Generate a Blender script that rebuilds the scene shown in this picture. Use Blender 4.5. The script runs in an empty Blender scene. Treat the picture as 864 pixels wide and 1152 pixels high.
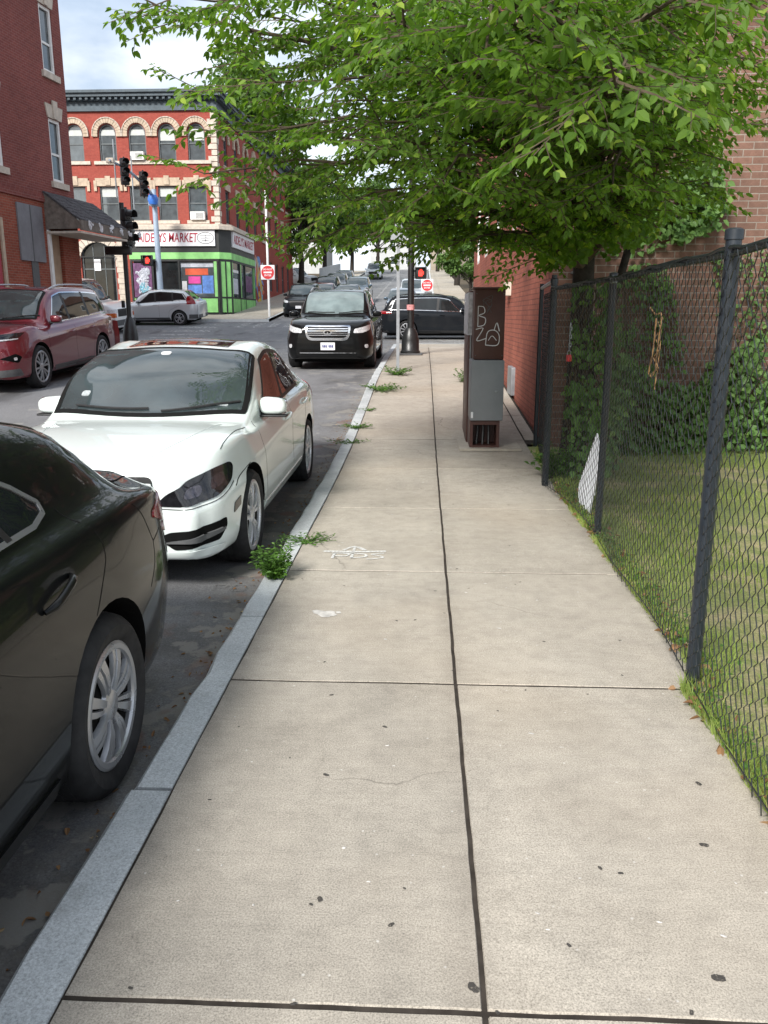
import bpy, bmesh, math, random
from mathutils import Vector, Matrix, Euler, noise
from mathutils.bvhtree import BVHTree
from mathutils.geometry import delaunay_2d_cdt
random.seed(7)
SC = bpy.context.scene
COL = SC.collection
R_ = math.radians
PI = math.pi

# ------------------------------------------------------------------ camera
CAMZ, PITCH, YAW, FPX = 1.55, 13.5, 2.7, 920.0
cam_d = bpy.data.cameras.new('camera')
cam = bpy.data.objects.new('camera', cam_d)
COL.objects.link(cam)
cam.location = (0, 0, CAMZ)
cam.rotation_euler = (R_(90 - PITCH), 0, R_(YAW))
cam_d.sensor_fit = 'VERTICAL'
cam_d.sensor_height = 24.0
cam_d.lens = 24.0 * FPX / 1152.0
cam_d.clip_start = 0.05
cam_d.clip_end = 3000
SC.camera = cam
CR = Euler((R_(90 - PITCH), 0, R_(YAW))).to_matrix()

def ray(px, py):
    return CR @ Vector(((px - 432) / FPX, -(py - 576) / FPX, -1))
def at(px, py, Y):
    d = ray(px, py)
    k = Y / d.y
    return Vector((d.x * k, Y, CAMZ + d.z * k))

# ------------------------------------------------------------------ helpers
def pchip(kn):
    kn = sorted(kn)
    out = [kn[0]]
    for a in kn[1:]:
        if a[0] - out[-1][0] > 0.012:
            out.append(a)
    xs = [a[0] for a in out]; ys = [a[1] for a in out]
    n = len(xs)
    h = [xs[i + 1] - xs[i] for i in range(n - 1)]
    d = [(ys[i + 1] - ys[i]) / h[i] for i in range(n - 1)]
    m = [0.0] * n
    if n > 1:
        m[0] = d[0]; m[-1] = d[-1]
    for i in range(1, n - 1):
        if d[i - 1] * d[i] <= 0:
            m[i] = 0
        else:
            w1 = 2 * h[i] + h[i - 1]; w2 = h[i] + 2 * h[i - 1]
            m[i] = (w1 + w2) / (w1 / d[i - 1] + w2 / d[i])
    def f(x):
        if x <= xs[0]: return ys[0]
        if x >= xs[-1]: return ys[-1]
        lo, hi = 0, n - 1
        while hi - lo > 1:
            k = (lo + hi) // 2
            if xs[k] <= x: lo = k
            else: hi = k
        t = (x - xs[lo]) / h[lo]
        t2, t3 = t * t, t * t * t
        return ((2 * t3 - 3 * t2 + 1) * ys[lo] + (t3 - 2 * t2 + t) * h[lo] * m[lo]
                + (-2 * t3 + 3 * t2) * ys[lo + 1] + (t3 - t2) * h[lo] * m[lo + 1])
    return f

# height of the pavement along the street: flat at the camera, climbing past the crossing
G = pchip([(-30, 0), (0, 0), (7, 0), (9, .04), (12.7, .25), (16, .45), (19, .54), (22, .60), (28, .66), (34, .76),
           (40, 1.22), (45, 1.60), (60, 2.8), (95, 5.6), (140, 9.0), (200, 10.5), (300, 11), (1200, 11)])
ROAD = .13

def lerp(a, b, t): return a + (b - a) * t

def tag(o, label=None, cat=None, group=None, kind=None):
    if label: o['label'] = label
    if cat: o['category'] = cat
    if group: o['group'] = group
    if kind: o['kind'] = kind
    return o

def empty(name, loc=(0, 0, 0), rz=0.0, label=None, cat=None, group=None):
    o = bpy.data.objects.new(name, None)
    o.location = loc
    o.rotation_euler = (0, 0, rz)
    o.empty_display_size = .2
    COL.objects.link(o)
    return tag(o, label, cat, group)

class MB:
    def __init__(self):
        self.v = []; self.f = []; self.m = []; self.mi = 0
    def add(self, vs, fs, M=None):
        b = len(self.v)
        for p in vs:
            p = Vector(p)
            self.v.append(M @ p if M is not None else p)
        for f in fs:
            self.f.append(tuple(b + i for i in f)); self.m.append(self.mi)
        return self
    def box(self, x0, x1, y0, y1, z0, z1, M=None, jit=0):
        vs = [(x, y, z) for z in (z0, z1) for y in (y0, y1) for x in (x0, x1)]
        return self.add(vs, [(0, 2, 3, 1), (4, 5, 7, 6), (0, 1, 5, 4), (2, 6, 7, 3), (0, 4, 6, 2), (1, 3, 7, 5)], M)
    def rbox(self, x0, x1, y0, y1, z0, z1, r=.01, M=None, seg=2):
        bm = bmesh.new()
        bmesh.ops.create_cube(bm, size=1)
        for v in bm.verts:
            v.co = Vector((lerp(x0, x1, v.co.x + .5), lerp(y0, y1, v.co.y + .5), lerp(z0, z1, v.co.z + .5)))
        r = min(r, .49 * min(x1 - x0, y1 - y0, z1 - z0))
        bmesh.ops.bevel(bm, geom=bm.edges[:], offset=r, segments=seg, profile=.5, affect='EDGES')
        bm.verts.index_update()
        self.add([v.co.copy() for v in bm.verts], [[v.index for v in f.verts] for f in bm.faces], M)
        bm.free()
        return self
    def tube(self, path, r, n=8, caps=True, M=None):
        path = [Vector(p) for p in path]
        k = len(path)
        rr = r if isinstance(r, (list, tuple)) else [r] * k
        t0 = (path[1] - path[0]).normalized()
        u = t0.orthogonal().normalized()
        vs = []
        for i in range(k):
            a = path[max(0, i - 1)]; b = path[min(k - 1, i + 1)]
            t = (b - a)
            t = t.normalized() if t.length > 1e-9 else t0
            u = (u - t * u.dot(t))
            u = u.normalized() if u.length > 1e-6 else t.orthogonal().normalized()
            w = t.cross(u)
            for j in range(n):
                an = 2 * PI * j / n
                vs.append(path[i] + (u * math.cos(an) + w * math.sin(an)) * rr[i])
        fs = []
        for i in range(k - 1):
            for j in range(n):
                j2 = (j + 1) % n
                fs.append((i * n + j, i * n + j2, (i + 1) * n + j2, (i + 1) * n + j))
        if caps:
            fs.append(tuple(reversed(range(n))))
            fs.append(tuple((k - 1) * n + j for j in range(n)))
        return self.add(vs, fs, M)
    def lathe(self, prof, n=24, axis='Z', M=None, closed=False):
        vs = []
        for (r, h) in prof:
            for j in range(n):
                a = 2 * PI * j / n
                if axis == 'Z': vs.append((r * math.cos(a), r * math.sin(a), h))
                else: vs.append((h, r * math.cos(a), r * math.sin(a)))
        fs = []
        k = len(prof)
        for i in range(k - 1 if not closed else k):
            i2 = (i + 1) % k
            for j in range(n):
                j2 = (j + 1) % n
                fs.append((i * n + j, i * n + j2, i2 * n + j2, i2 * n + j))
        if not closed:
            if prof[0][0] > 1e-4: fs.append(tuple(reversed(range(n))))
            if prof[-1][0] > 1e-4: fs.append(tuple((k - 1) * n + j for j in range(n)))
        return self.add(vs, fs, M)
    def prism(self, pts, d, M=None):
        """pts: 3d polygon, d: extrusion vector"""
        n = len(pts); d = Vector(d)
        vs = [Vector(p) for p in pts] + [Vector(p) + d for p in pts]
        fs = [tuple(range(n)), tuple(reversed(range(n, 2 * n)))]
        for i in range(n):
            fs.append((i, n + i, n + (i + 1) % n, (i + 1) % n))
        return self.add(vs, fs, M)
    def quad(self, a, b, c, d): return self.add([a, b, c, d], [(0, 1, 2, 3)])
    def build(self, name, mats, parent=None, smooth=None, fixn=True):
        me = bpy.data.meshes.new(name)
        me.from_pydata([tuple(p) for p in self.v], [], self.f)
        if not isinstance(mats, (list, tuple)): mats = [mats]
        for m in mats: me.materials.append(m)
        if len(mats) > 1:
            me.polygons.foreach_set('material_index', self.m)
        if fixn:
            bm = bmesh.new(); bm.from_mesh(me)
            bmesh.ops.recalc_face_normals(bm, faces=bm.faces)
            bm.to_mesh(me); bm.free()
        me.update()
        if smooth:
            me.shade_smooth()
            me.set_sharp_from_angle(angle=R_(smooth))
        o = bpy.data.objects.new(name, me)
        COL.objects.link(o)
        if parent is not None: o.parent = parent
        return o

def copy_tree(o, parent=None):
    c = o.copy(); COL.objects.link(c)
    if parent is not None: c.parent = parent
    for ch in list(o.children): copy_tree(ch, c)
    return c

def inpoly(p, poly):
    x, y = p[0], p[1]; c = False
    n = len(poly); j = n - 1
    for i in range(n):
        xi, yi = poly[i][0], poly[i][1]; xj, yj = poly[j][0], poly[j][1]
        if (yi > y) != (yj > y) and x < (xj - xi) * (y - yi) / (yj - yi) + xi: c = not c
        j = i
    return c

def densify(poly, res, closed=True):
    out = []
    n = len(poly)
    for i in range(n if closed else n - 1):
        a = Vector(poly[i][:2]); b = Vector(poly[(i + 1) % n][:2])
        k = max(1, int(math.ceil((b - a).length / res)))
        for j in range(k): out.append(a.lerp(b, j / k))
    if not closed: out.append(Vector(poly[-1][:2]))
    return out

def roundpoly(poly, r=.03, k=4):
    """round the corners of a polygon; a corner may carry its own radius as third value"""
    out = []
    n = len(poly)
    for i in range(n):
        p = Vector(poly[i][:2]); a = Vector(poly[i - 1][:2]); b = Vector(poly[(i + 1) % n][:2])
        rr = poly[i][2] if len(poly[i]) > 2 else r
        da = (a - p); db = (b - p)
        ra = min(rr, da.length * .45); rb = min(rr, db.length * .45)
        A = p + da.normalized() * ra; B = p + db.normalized() * rb
        for j in range(k + 1):
            t = j / k
            out.append(A * (1 - t) ** 2 + p * 2 * t * (1 - t) + B * t * t)
    return out

def tri_poly(outer, res=.08, holes=(), interior=True):
    vs = []; es = []
    for lp in [outer] + list(holes):
        b = len(vs); n = len(lp)
        vs += [Vector(p[:2]) for p in lp]
        es += [(b + i, b + (i + 1) % n) for i in range(n)]
    nb = len(outer)
    if interior:
        xs = [p[0] for p in outer]; ys = [p[1] for p in outer]
        y = min(ys) + res * .5
        row = 0
        while y < max(ys):
            x = min(xs) + res * (.5 if row % 2 else .25)
            while x < max(xs):
                p = Vector((x, y))
                if inpoly(p, outer) and not any(inpoly(p, h) for h in holes):
                    if all((p - q).length > res * .35 for q in vs[:nb]): vs.append(p)
                x += res
            y += res * .87; row += 1
    V, E, F, *_ = delaunay_2d_cdt(vs, es, [], 0, 1e-6)
    keep = []
    for f in F:
        c = sum((V[i] for i in f), Vector((0, 0))) / len(f)
        if inpoly(c, outer) and not any(inpoly(c, h) for h in holes): keep.append(tuple(f))
    return V, keep

# ------------------------------------------------------------------ materials
def new_mat(name):
    m = bpy.data.materials.new(name); m.use_nodes = True
    nt = m.node_tree
    b = nt.nodes['Principled BSDF']
    return m, nt, b
def nd(nt, t, **kw):
    n = nt.nodes.new(t)
    for k, v in kw.items():
        if k in ('inputs',): 
            for a, b in v.items(): n.inputs[a].default_value = b
        else: setattr(n, k, v)
    return n
def ramp(nt, fac, stops, interp='LINEAR'):
    r = nt.nodes.new('ShaderNodeValToRGB')
    r.color_ramp.interpolation = interp
    els = r.color_ramp.elements
    while len(els) < len(stops): els.new(.5)
    for e, (p, c) in zip(els, stops):
        e.position = p
        e.color = (c[0], c[1], c[2], 1) if isinstance(c, (tuple, list)) else (c, c, c, 1)
    nt.links.new(fac, r.inputs[0])
    return r.outputs[0]
def mixc(nt, fac, a, b, mode='MIX'):
    n = nt.nodes.new('ShaderNodeMix'); n.data_type = 'RGBA'; n.blend_type = mode
    for sock, val in ((n.inputs[0], fac), (n.inputs[6], a), (n.inputs[7], b)):
        if hasattr(val, 'is_linked') or hasattr(val, 'links'): nt.links.new(val, sock)
        elif isinstance(val, (int, float)): sock.default_value = val if sock.type == 'VALUE' else (val, val, val, 1)
        else: sock.default_value = (val[0], val[1], val[2], 1)
    return n.outputs[2]
def noise_n(nt, scale, detail=4, rough=.55, vec=None, dim=None):
    n = nt.nodes.new('ShaderNodeTexNoise')
    n.inputs['Scale'].default_value = scale; n.inputs['Detail'].default_value = detail; n.inputs['Roughness'].default_value = rough
    if vec is not None: nt.links.new(vec, n.inputs['Vector'])
    return n.outputs[0]
def coord(nt, scale=(1, 1, 1), rot=(0, 0, 0), kind='Object'):
    t = nt.nodes.new('ShaderNodeTexCoord'); mp = nt.nodes.new('ShaderNodeMapping')
    mp.inputs['Scale'].default_value = scale; mp.inputs['Rotation'].default_value = rot
    nt.links.new(t.outputs[kind], mp.inputs[0])
    return mp.outputs[0]
def bump(nt, b, h, strength=.3, dist=.01):
    n = nt.nodes.new('ShaderNodeBump'); n.inputs['Strength'].default_value = strength; n.inputs['Distance'].default_value = dist
    nt.links.new(h, n.inputs['Height']); nt.links.new(n.outputs[0], b.inputs['Normal'])

_plain = {}
def plain(name, col, rough=.5, metal=0.0, var=.12, scale=8, spec=.5, coat=0.0, bmp=0.0):
    key = name
    if key in _plain: return _plain[key]
    m, nt, b = new_mat(name)
    v = coord(nt)
    n = noise_n(nt, scale, 5, .6, v)
    lo = tuple(c * (1 - var) for c in col); hi = tuple(min(1, c * (1 + var)) for c in col)
    c = ramp(nt, n, [(.3, lo), (.7, hi)])
    nt.links.new(c, b.inputs['Base Color'])
    r = ramp(nt, noise_n(nt, scale * 2.3, 4, .6, v), [(.3, max(0, rough - .08)), (.7, min(1, rough + .08))])
    nt.links.new(r, b.inputs['Roughness'])
    b.inputs['Metallic'].default_value = metal
    b.inputs['Specular IOR Level'].default_value = spec
    if coat: b.inputs['Coat Weight'].default_value = coat; b.inputs['Coat Roughness'].default_value = .03
    if bmp: bump(nt, b, n, bmp, .01)
    _plain[key] = m
    return m

def paint(name, col, metal=0.0, rough=.35, flake=0.0, dirt=.06):
    m, nt, b = new_mat(name)
    v = coord(nt)
    d = ramp(nt, noise_n(nt, 2.2, 6, .65, v), [(.45, 0.0), (.8, 1.0)])
    dm = nt.nodes.new('ShaderNodeMath'); dm.operation = 'MULTIPLY'; dm.inputs[1].default_value = dirt
    nt.links.new(d, dm.inputs[0])
    nt.links.new(mixc(nt, dm.outputs[0], col, (.22, .2, .17)), b.inputs['Base Color'])
    b.inputs['Metallic'].default_value = metal
    b.inputs['Roughness'].default_value = rough
    b.inputs['Coat Weight'].default_value = 1.0
    if max(col) < .05: b.inputs['Specular IOR Level'].default_value = .05; b.inputs['Coat IOR'].default_value = 1.22
    cr = ramp(nt, noise_n(nt, 5, 5, .6, v), [(.4, .012), (.8, .06)])
    nt.links.new(cr, b.inputs['Coat Roughness'])
    return m

def glass_dark(name, col=(.012, .014, .015), spec=.5, ior=1.5, rough=.02):
    m, nt, b = new_mat(name)
    v = coord(nt)
    c = ramp(nt, noise_n(nt, 3.0, 3, .5, v), [(.35, col), (.7, tuple(k * 1.6 for k in col))])
    nt.links.new(c, b.inputs['Base Color'])
    b.inputs['Roughness'].default_value = rough
    b.inputs['IOR'].default_value = ior
    b.inputs['Specular IOR Level'].default_value = spec
    return m

def brick(name, orient, c1, c2, mortar, bw=.203, rh=.0677, ms=.010, var=.35, bmp=.5, stain=.25, rough=.85):
    m, nt, b = new_mat(name)
    t = nt.nodes.new('ShaderNodeTexCoord'); s = nt.nodes.new('ShaderNodeSeparateXYZ'); cb = nt.nodes.new('ShaderNodeCombineXYZ')
    nt.links.new(t.outputs['Object'], s.inputs[0])
    nt.links.new(s.outputs[0 if orient == 'xz' else 1], cb.inputs[0]); nt.links.new(s.outputs[2], cb.inputs[1])
    br = nt.nodes.new('ShaderNodeTexBrick')
    br.inputs['Scale'].default_value = 1.0
    br.inputs['Brick Width'].default_value = bw; br.inputs['Row Height'].default_value = rh
    br.inputs['Mortar Size'].default_value = ms * .5; br.inputs['Mortar Smooth'].default_value = .25; br.inputs['Bias'].default_value = 0
    br.inputs['Color1'].default_value = (*c1, 1); br.inputs['Color2'].default_value = (*c2, 1); br.inputs['Mortar'].default_value = (*mortar, 1)
    nt.links.new(cb.outputs[0], br.inputs['Vector'])
    v = coord(nt)
    n1 = ramp(nt, noise_n(nt, 0.55, 6, .65, v), [(.3, 1 - stain), (.7, 1 + stain * .3)])
    n2 = ramp(nt, noise_n(nt, 14, 5, .7, v), [(.25, 1 - var * .6), (.75, 1 + var * .4)])
    c = mixc(nt, 1.0, br.outputs[0], n1, 'MULTIPLY')
    c = mixc(nt, 1.0, c, n2, 'MULTIPLY')
    nt.links.new(c, b.inputs['Base Color'])
    b.inputs['Roughness'].default_value = rough
    b.inputs['Specular IOR Level'].default_value = .25
    h = nt.nodes.new('ShaderNodeMath'); h.operation = 'SUBTRACT'
    nt.links.new(noise_n(nt, 40, 4, .6, v), h.inputs[0]); nt.links.new(br.outputs[1], h.inputs[1])
    bump(nt, b, h.outputs[0], bmp, .008)
    return m

def leaf_mat(name, lo, mid, hi, trans=.35, rough=.45):
    m, nt, b = new_mat(name)
    geo = nt.nodes.new('ShaderNodeNewGeometry')
    c = ramp(nt, geo.outputs['Random Per Island'], [(0, lo), (.55, mid), (.9, mid), (1.0, hi)])
    v = coord(nt)
    n = ramp(nt, noise_n(nt, .9, 3, .5, v), [(.3, .75), (.7, 1.25)])
    c = mixc(nt, 1.0, c, n, 'MULTIPLY')
    nt.links.new(c, b.inputs['Base Color'])
    b.inputs['Roughness'].default_value = rough
    b.inputs['Specular IOR Level'].default_value = .35
    tr = nt.nodes.new('ShaderNodeBsdfTranslucent')
    tc = mixc(nt, 1.0, c, (1.5, 1.6, .55), 'MULTIPLY')
    nt.links.new(tc, tr.inputs['Color'])
    ms = nt.nodes.new('ShaderNodeMixShader'); ms.inputs[0].default_value = trans
    nt.links.new(b.outputs[0], ms.inputs[1]); nt.links.new(tr.outputs[0], ms.inputs[2])
    nt.links.new(ms.outputs[0], nt.nodes['Material Output'].inputs['Surface'])
    return m

M = {}
M['chrome'] = plain('chrome', (.75, .76, .78), .12, 1.0, .05, 6)
M['alloy'] = plain('silver_alloy', (.40, .41, .43), .32, .6, .05, 2)
M['bright_trim'] = plain('bright_window_trim', (.48, .49, .51), .2, .7, .04, 3)
M['alloy_bright'] = plain('bright_alloy', (.62, .63, .65), .3, .45, .05, 2)
M['darkalloy'] = plain('grey_alloy', (.18, .18, .19), .35, .8, .1, 9)
M['rubber'] = plain('tyre_rubber', (.022, .022, .023), .75, 0, .35, 12, .3)
M['blackp'] = plain('black_plastic', (.018, .018, .019), .5, 0, .25, 20, .4)
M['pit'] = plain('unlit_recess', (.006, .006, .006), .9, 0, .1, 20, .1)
M['greyp'] = plain('grey_plastic', (.09, .092, .095), .6, 0, .15, 20, .4)
M['seam'] = plain('panel_gap_black', (.008, .008, .008), .7, 0, .1, 20, .15)
M['glass'] = glass_dark('tinted_car_glass')
M['glass_brown'] = glass_dark('bronze_car_glass', (.035, .012, .009))
M['glass_shield'] = glass_dark('windshield_glass', (.03, .040, .043), .9, 1.6, .03)
M['glass_teal'] = glass_dark('pale_windshield_glass', (.12, .155, .155), .8, 1.6, .03)
M['glass_win'] = glass_dark('window_glass', (.065, .078, .084), .9, 1.6, .03)  # base colour lifted to stand in for sky reflected in the panes
M['lamp_dark'] = plain('smoked_headlight', (.012, .012, .014), .06, 0, .5, 30, .5, .5)
M['lamp_clear'] = plain('clear_headlight', (.55, .56, .58), .15, .15, .35, 30, .5, .6)
M['lamp_red'] = plain('red_tail_lamp', (.24, .006, .008), .12, 0, .25, 25, .5, .3)
M['lamp_redd'] = plain('clear_tail_lamp', (.52, .38, .36), .1, .2, .2, 25, .6, .8)
M['lamp_amber'] = plain('amber_lamp', (.55, .12, .02), .15, 0, .2, 25, .6, .6)
M['white_plate'] = plain('plate_white', (.72, .72, .75), .4, 0, .06, 30)
M['plate_ink'] = plain('plate_blue', (.05, .06, .22), .5, 0, .1, 30)
M['black_metal'] = plain('black_painted_metal', (.016, .017, .018), .38, 0, .3, 7, .5)
M['galv'] = plain('galvanised_steel', (.30, .32, .34), .5, .55, .18, 6)
M['bluegrey'] = plain('pale_blue_grey_metal', (.34, .42, .52), .5, .2, .15, 4)
M['white_trim'] = plain('white_window_paint', (.74, .74, .72), .5, 0, .07, 6)
M['stone'] = plain('tan_stone', (.46, .37, .28), .85, 0, .22, 5, .3, 0, .4)
M['stone_pale'] = plain('pale_sandstone', (.52, .46, .39), .85, 0, .18, 6, .3, 0, .3)
M['slate'] = plain('dark_cornice_paint', (.055, .078, .095), .6, 0, .22, 3)
M['winframe'] = plain('dark_sash_paint', (.10, .115, .12), .5, 0, .2, 6)
# ------------------------------------------------------------------ world and light
SUN_EL, SUN_AZ = 37, 204      # azimuth: compass-like angle from +Y, clockwise
wd = bpy.data.worlds.new('World'); SC.world = wd; wd.use_nodes = True
nt = wd.node_tree
bg = nt.nodes['Background']
sky = nt.nodes.new('ShaderNodeTexSky'); sky.sky_type = 'NISHITA'; sky.sun_disc = False
sky.sun_elevation = R_(SUN_EL); sky.sun_rotation = R_(SUN_AZ); sky.air_density = 1.0; sky.dust_density = 2.0; sky.ozone_density = 1.2
tc = nt.nodes.new('ShaderNodeTexCoord')
mp = nt.nodes.new('ShaderNodeMapping'); mp.inputs['Scale'].default_value = (1.0, 1.0, 2.2); mp.inputs['Location'].default_value = (3.1, .4, .2)
nt.links.new(tc.outputs['Generated'], mp.inputs[0])
cn = noise_n(nt, 2.1, 7, .55, mp.outputs[0])
cf = ramp(nt, cn, [(.34, 0.0), (.55, .93)])
cn2 = noise_n(nt, 4.3, 6, .5, mp.outputs[0])
cc = ramp(nt, cn2, [(.3, (5.9, 6.8, 7.9)), (.65, (9.2, 9.5, 9.9))])
nt.links.new(mixc(nt, cf, sky.outputs[0], cc), bg.inputs['Color'])
bg.inputs['Strength'].default_value = .085
sl = bpy.data.lights.new('sun', 'SUN'); sl.energy = 3.2; sl.angle = R_(14); sl.color = (1, .965, .91)
so = bpy.data.objects.new('sun', sl); COL.objects.link(so)
az = R_(SUN_AZ); el = R_(SUN_EL)
sdir = Vector((math.sin(az) * math.cos(el), math.cos(az) * math.cos(el), math.sin(el)))
so.rotation_euler = sdir.to_track_quat('Z', 'Y').to_euler()
so.location = (0, 0, 60)
vs_ = SC.view_settings
vs_.view_transform = 'Standard'; vs_.look = 'None'; vs_.gamma = 1; vs_.use_curve_mapping = False
vs_.exposure = 0.88

# ------------------------------------------------------------------ ground
KX0, KX1 = -.985, -.83          # kerb
FX = 1.20                        # fence line
LK = -9.2                        # kerb on the far side of the street
CY0, CY1 = 27.5, 42.0            # cross street
BLK = -7.8                       # kerb of the block beyond, left
BRK = .6

def concrete_mat():
    m, nt, b = new_mat('sidewalk_concrete')
    v = coord(nt)
    base = ramp(nt, noise_n(nt, .8, 6, .65, v), [(.3, (.36, .325, .275)), (.5, (.40, .363, .308)), (.72, (.435, .398, .34))])
    st = ramp(nt, noise_n(nt, 2.6, 8, .75, v), [(.3, .86), (.55, 1.0), (.8, 1.06)])
    c = mixc(nt, 1.0, base, st, 'MULTIPLY')
    geo = nt.nodes.new('ShaderNodeNewGeometry')
    sv = ramp(nt, geo.outputs['Random Per Island'], [(0, .90), (1, 1.07)])
    c = mixc(nt, 1.0, c, sv, 'MULTIPLY')
    gr = ramp(nt, noise_n(nt, 190, 3, .75, v), [(.32, .55), (.5, 1.0), (.68, 1.32)])
    c = mixc(nt, 1.0, c, gr, 'MULTIPLY')
    vo = nt.nodes.new('ShaderNodeTexVoronoi'); vo.inputs['Scale'].default_value = 65; nt.links.new(v, vo.inputs['Vector'])
    sp = ramp(nt, vo.outputs['Distance'], [(.10, 1.0), (.2, 0.0)])
    pick = ramp(nt, vo.outputs['Color'], [(.78, 0.0), (.82, .55)])
    k = nt.nodes.new('ShaderNodeMath'); k.operation = 'MULTIPLY'; nt.links.new(sp, k.inputs[0]); nt.links.new(pick, k.inputs[1])
    c = mixc(nt, k.outputs[0], c, (.13, .115, .10))
    vo2 = nt.nodes.new('ShaderNodeTexVoronoi'); vo2.inputs['Scale'].default_value = 26; nt.links.new(v, vo2.inputs['Vector'])
    sp2 = ramp(nt, vo2.outputs['Distance'], [(.07, 1.0), (.13, 0.0)])
    pick2 = ramp(nt, vo2.outputs['Color'], [(.70, 0.0), (.74, .7)])
    k2 = nt.nodes.new('ShaderNodeMath'); k2.operation = 'MULTIPLY'; nt.links.new(sp2, k2.inputs[0]); nt.links.new(pick2, k2.inputs[1])
    c = mixc(nt, k2.outputs[0], c, (.62, .6, .56))
    # dark weathering patches
    dk = ramp(nt, noise_n(nt, 1.3, 7, .7, coord(nt, (1, .7, 1), (0, 0, .4))), [(.54, 0.0), (.72, .30)])
    c = mixc(nt, dk, c, (.20, .185, .165))
    # mottling, trowel streaks, hairline cracks, and grime that gathers along the joints and edges
    c = mixc(nt, 1.0, c, ramp(nt, noise_n(nt, 11, 5, .7, v), [(.28, .86), (.5, 1.0), (.74, 1.09)]), 'MULTIPLY')
    c = mixc(nt, 1.0, c, ramp(nt, noise_n(nt, 6, 4, .6, coord(nt, (1, 9, 1))), [(.3, .94), (.7, 1.05)]), 'MULTIPLY')
    dn = nt.nodes.new('ShaderNodeVectorMath'); dn.operation = 'MULTIPLY_ADD'
    nz = nt.nodes.new('ShaderNodeTexNoise'); nz.inputs['Scale'].default_value = 2.2; nz.inputs['Detail'].default_value = 5; nt.links.new(v, nz.inputs['Vector'])
    nt.links.new(nz.outputs['Color'], dn.inputs[0]); dn.inputs[1].default_value = (.5, .5, 0); nt.links.new(v, dn.inputs[2])
    vc = nt.nodes.new('ShaderNodeTexVoronoi'); vc.feature = 'DISTANCE_TO_EDGE'; vc.inputs['Scale'].default_value = .62; nt.links.new(dn.outputs[0], vc.inputs['Vector'])
    ck = ramp(nt, vc.outputs['Distance'], [(.0012, .75), (.0035, 0.0)])
    cm = ramp(nt, noise_n(nt, .7, 2, .5, v), [(.52, 0.0), (.60, 1.0)])
    kk = nt.nodes.new('ShaderNodeMath'); kk.operation = 'MULTIPLY'; nt.links.new(ck, kk.inputs[0]); nt.links.new(cm, kk.inputs[1])
    c = mixc(nt, kk.outputs[0], c, (.12, .105, .09))
    sx = nt.nodes.new('ShaderNodeSeparateXYZ'); nt.links.new(v, sx.inputs[0])
    gsum = None
    for (xc, wd_) in ((.1575, .10), (-.83, .10), (1.22, .14)):
        m1 = nt.nodes.new('ShaderNodeMath'); m1.operation = 'SUBTRACT'; nt.links.new(sx.outputs[0], m1.inputs[0]); m1.inputs[1].default_value = xc
        m2 = nt.nodes.new('ShaderNodeMath'); m2.operation = 'ABSOLUTE'; nt.links.new(m1.outputs[0], m2.inputs[0])
        g1 = ramp(nt, m2.outputs[0], [(0, .55), (wd_, 0.0)])
        if gsum is None: gsum = g1
        else:
            ad = nt.nodes.new('ShaderNodeMath'); ad.operation = 'ADD'; nt.links.new(gsum, ad.inputs[0]); nt.links.new(g1, ad.inputs[1]); gsum = ad.outputs[0]
    gm_ = nt.nodes.new('ShaderNodeMath'); gm_.operation = 'MULTIPLY'; nt.links.new(gsum, gm_.inputs[0])
    nt.links.new(ramp(nt, noise_n(nt, 4, 6, .75, v), [(.38, 0.0), (.68, 1.0)]), gm_.inputs[1])
    c = mixc(nt, gm_.outputs[0], c, (.17, .15, .13))
    rv = ramp(nt, noise_n(nt, .45, 3, .5, v), [(.5, 0.0), (.75, .25)])
    c = mixc(nt, rv, c, (.46, .35, .23))
    nt.links.new(c, b.inputs['Base Color'])
    b.inputs['Roughness'].default_value = .9; b.inputs['Specular IOR Level'].default_value = .25
    bump(nt, b, noise_n(nt, 130, 5, .7, v), .35, .004)
    return m
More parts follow.
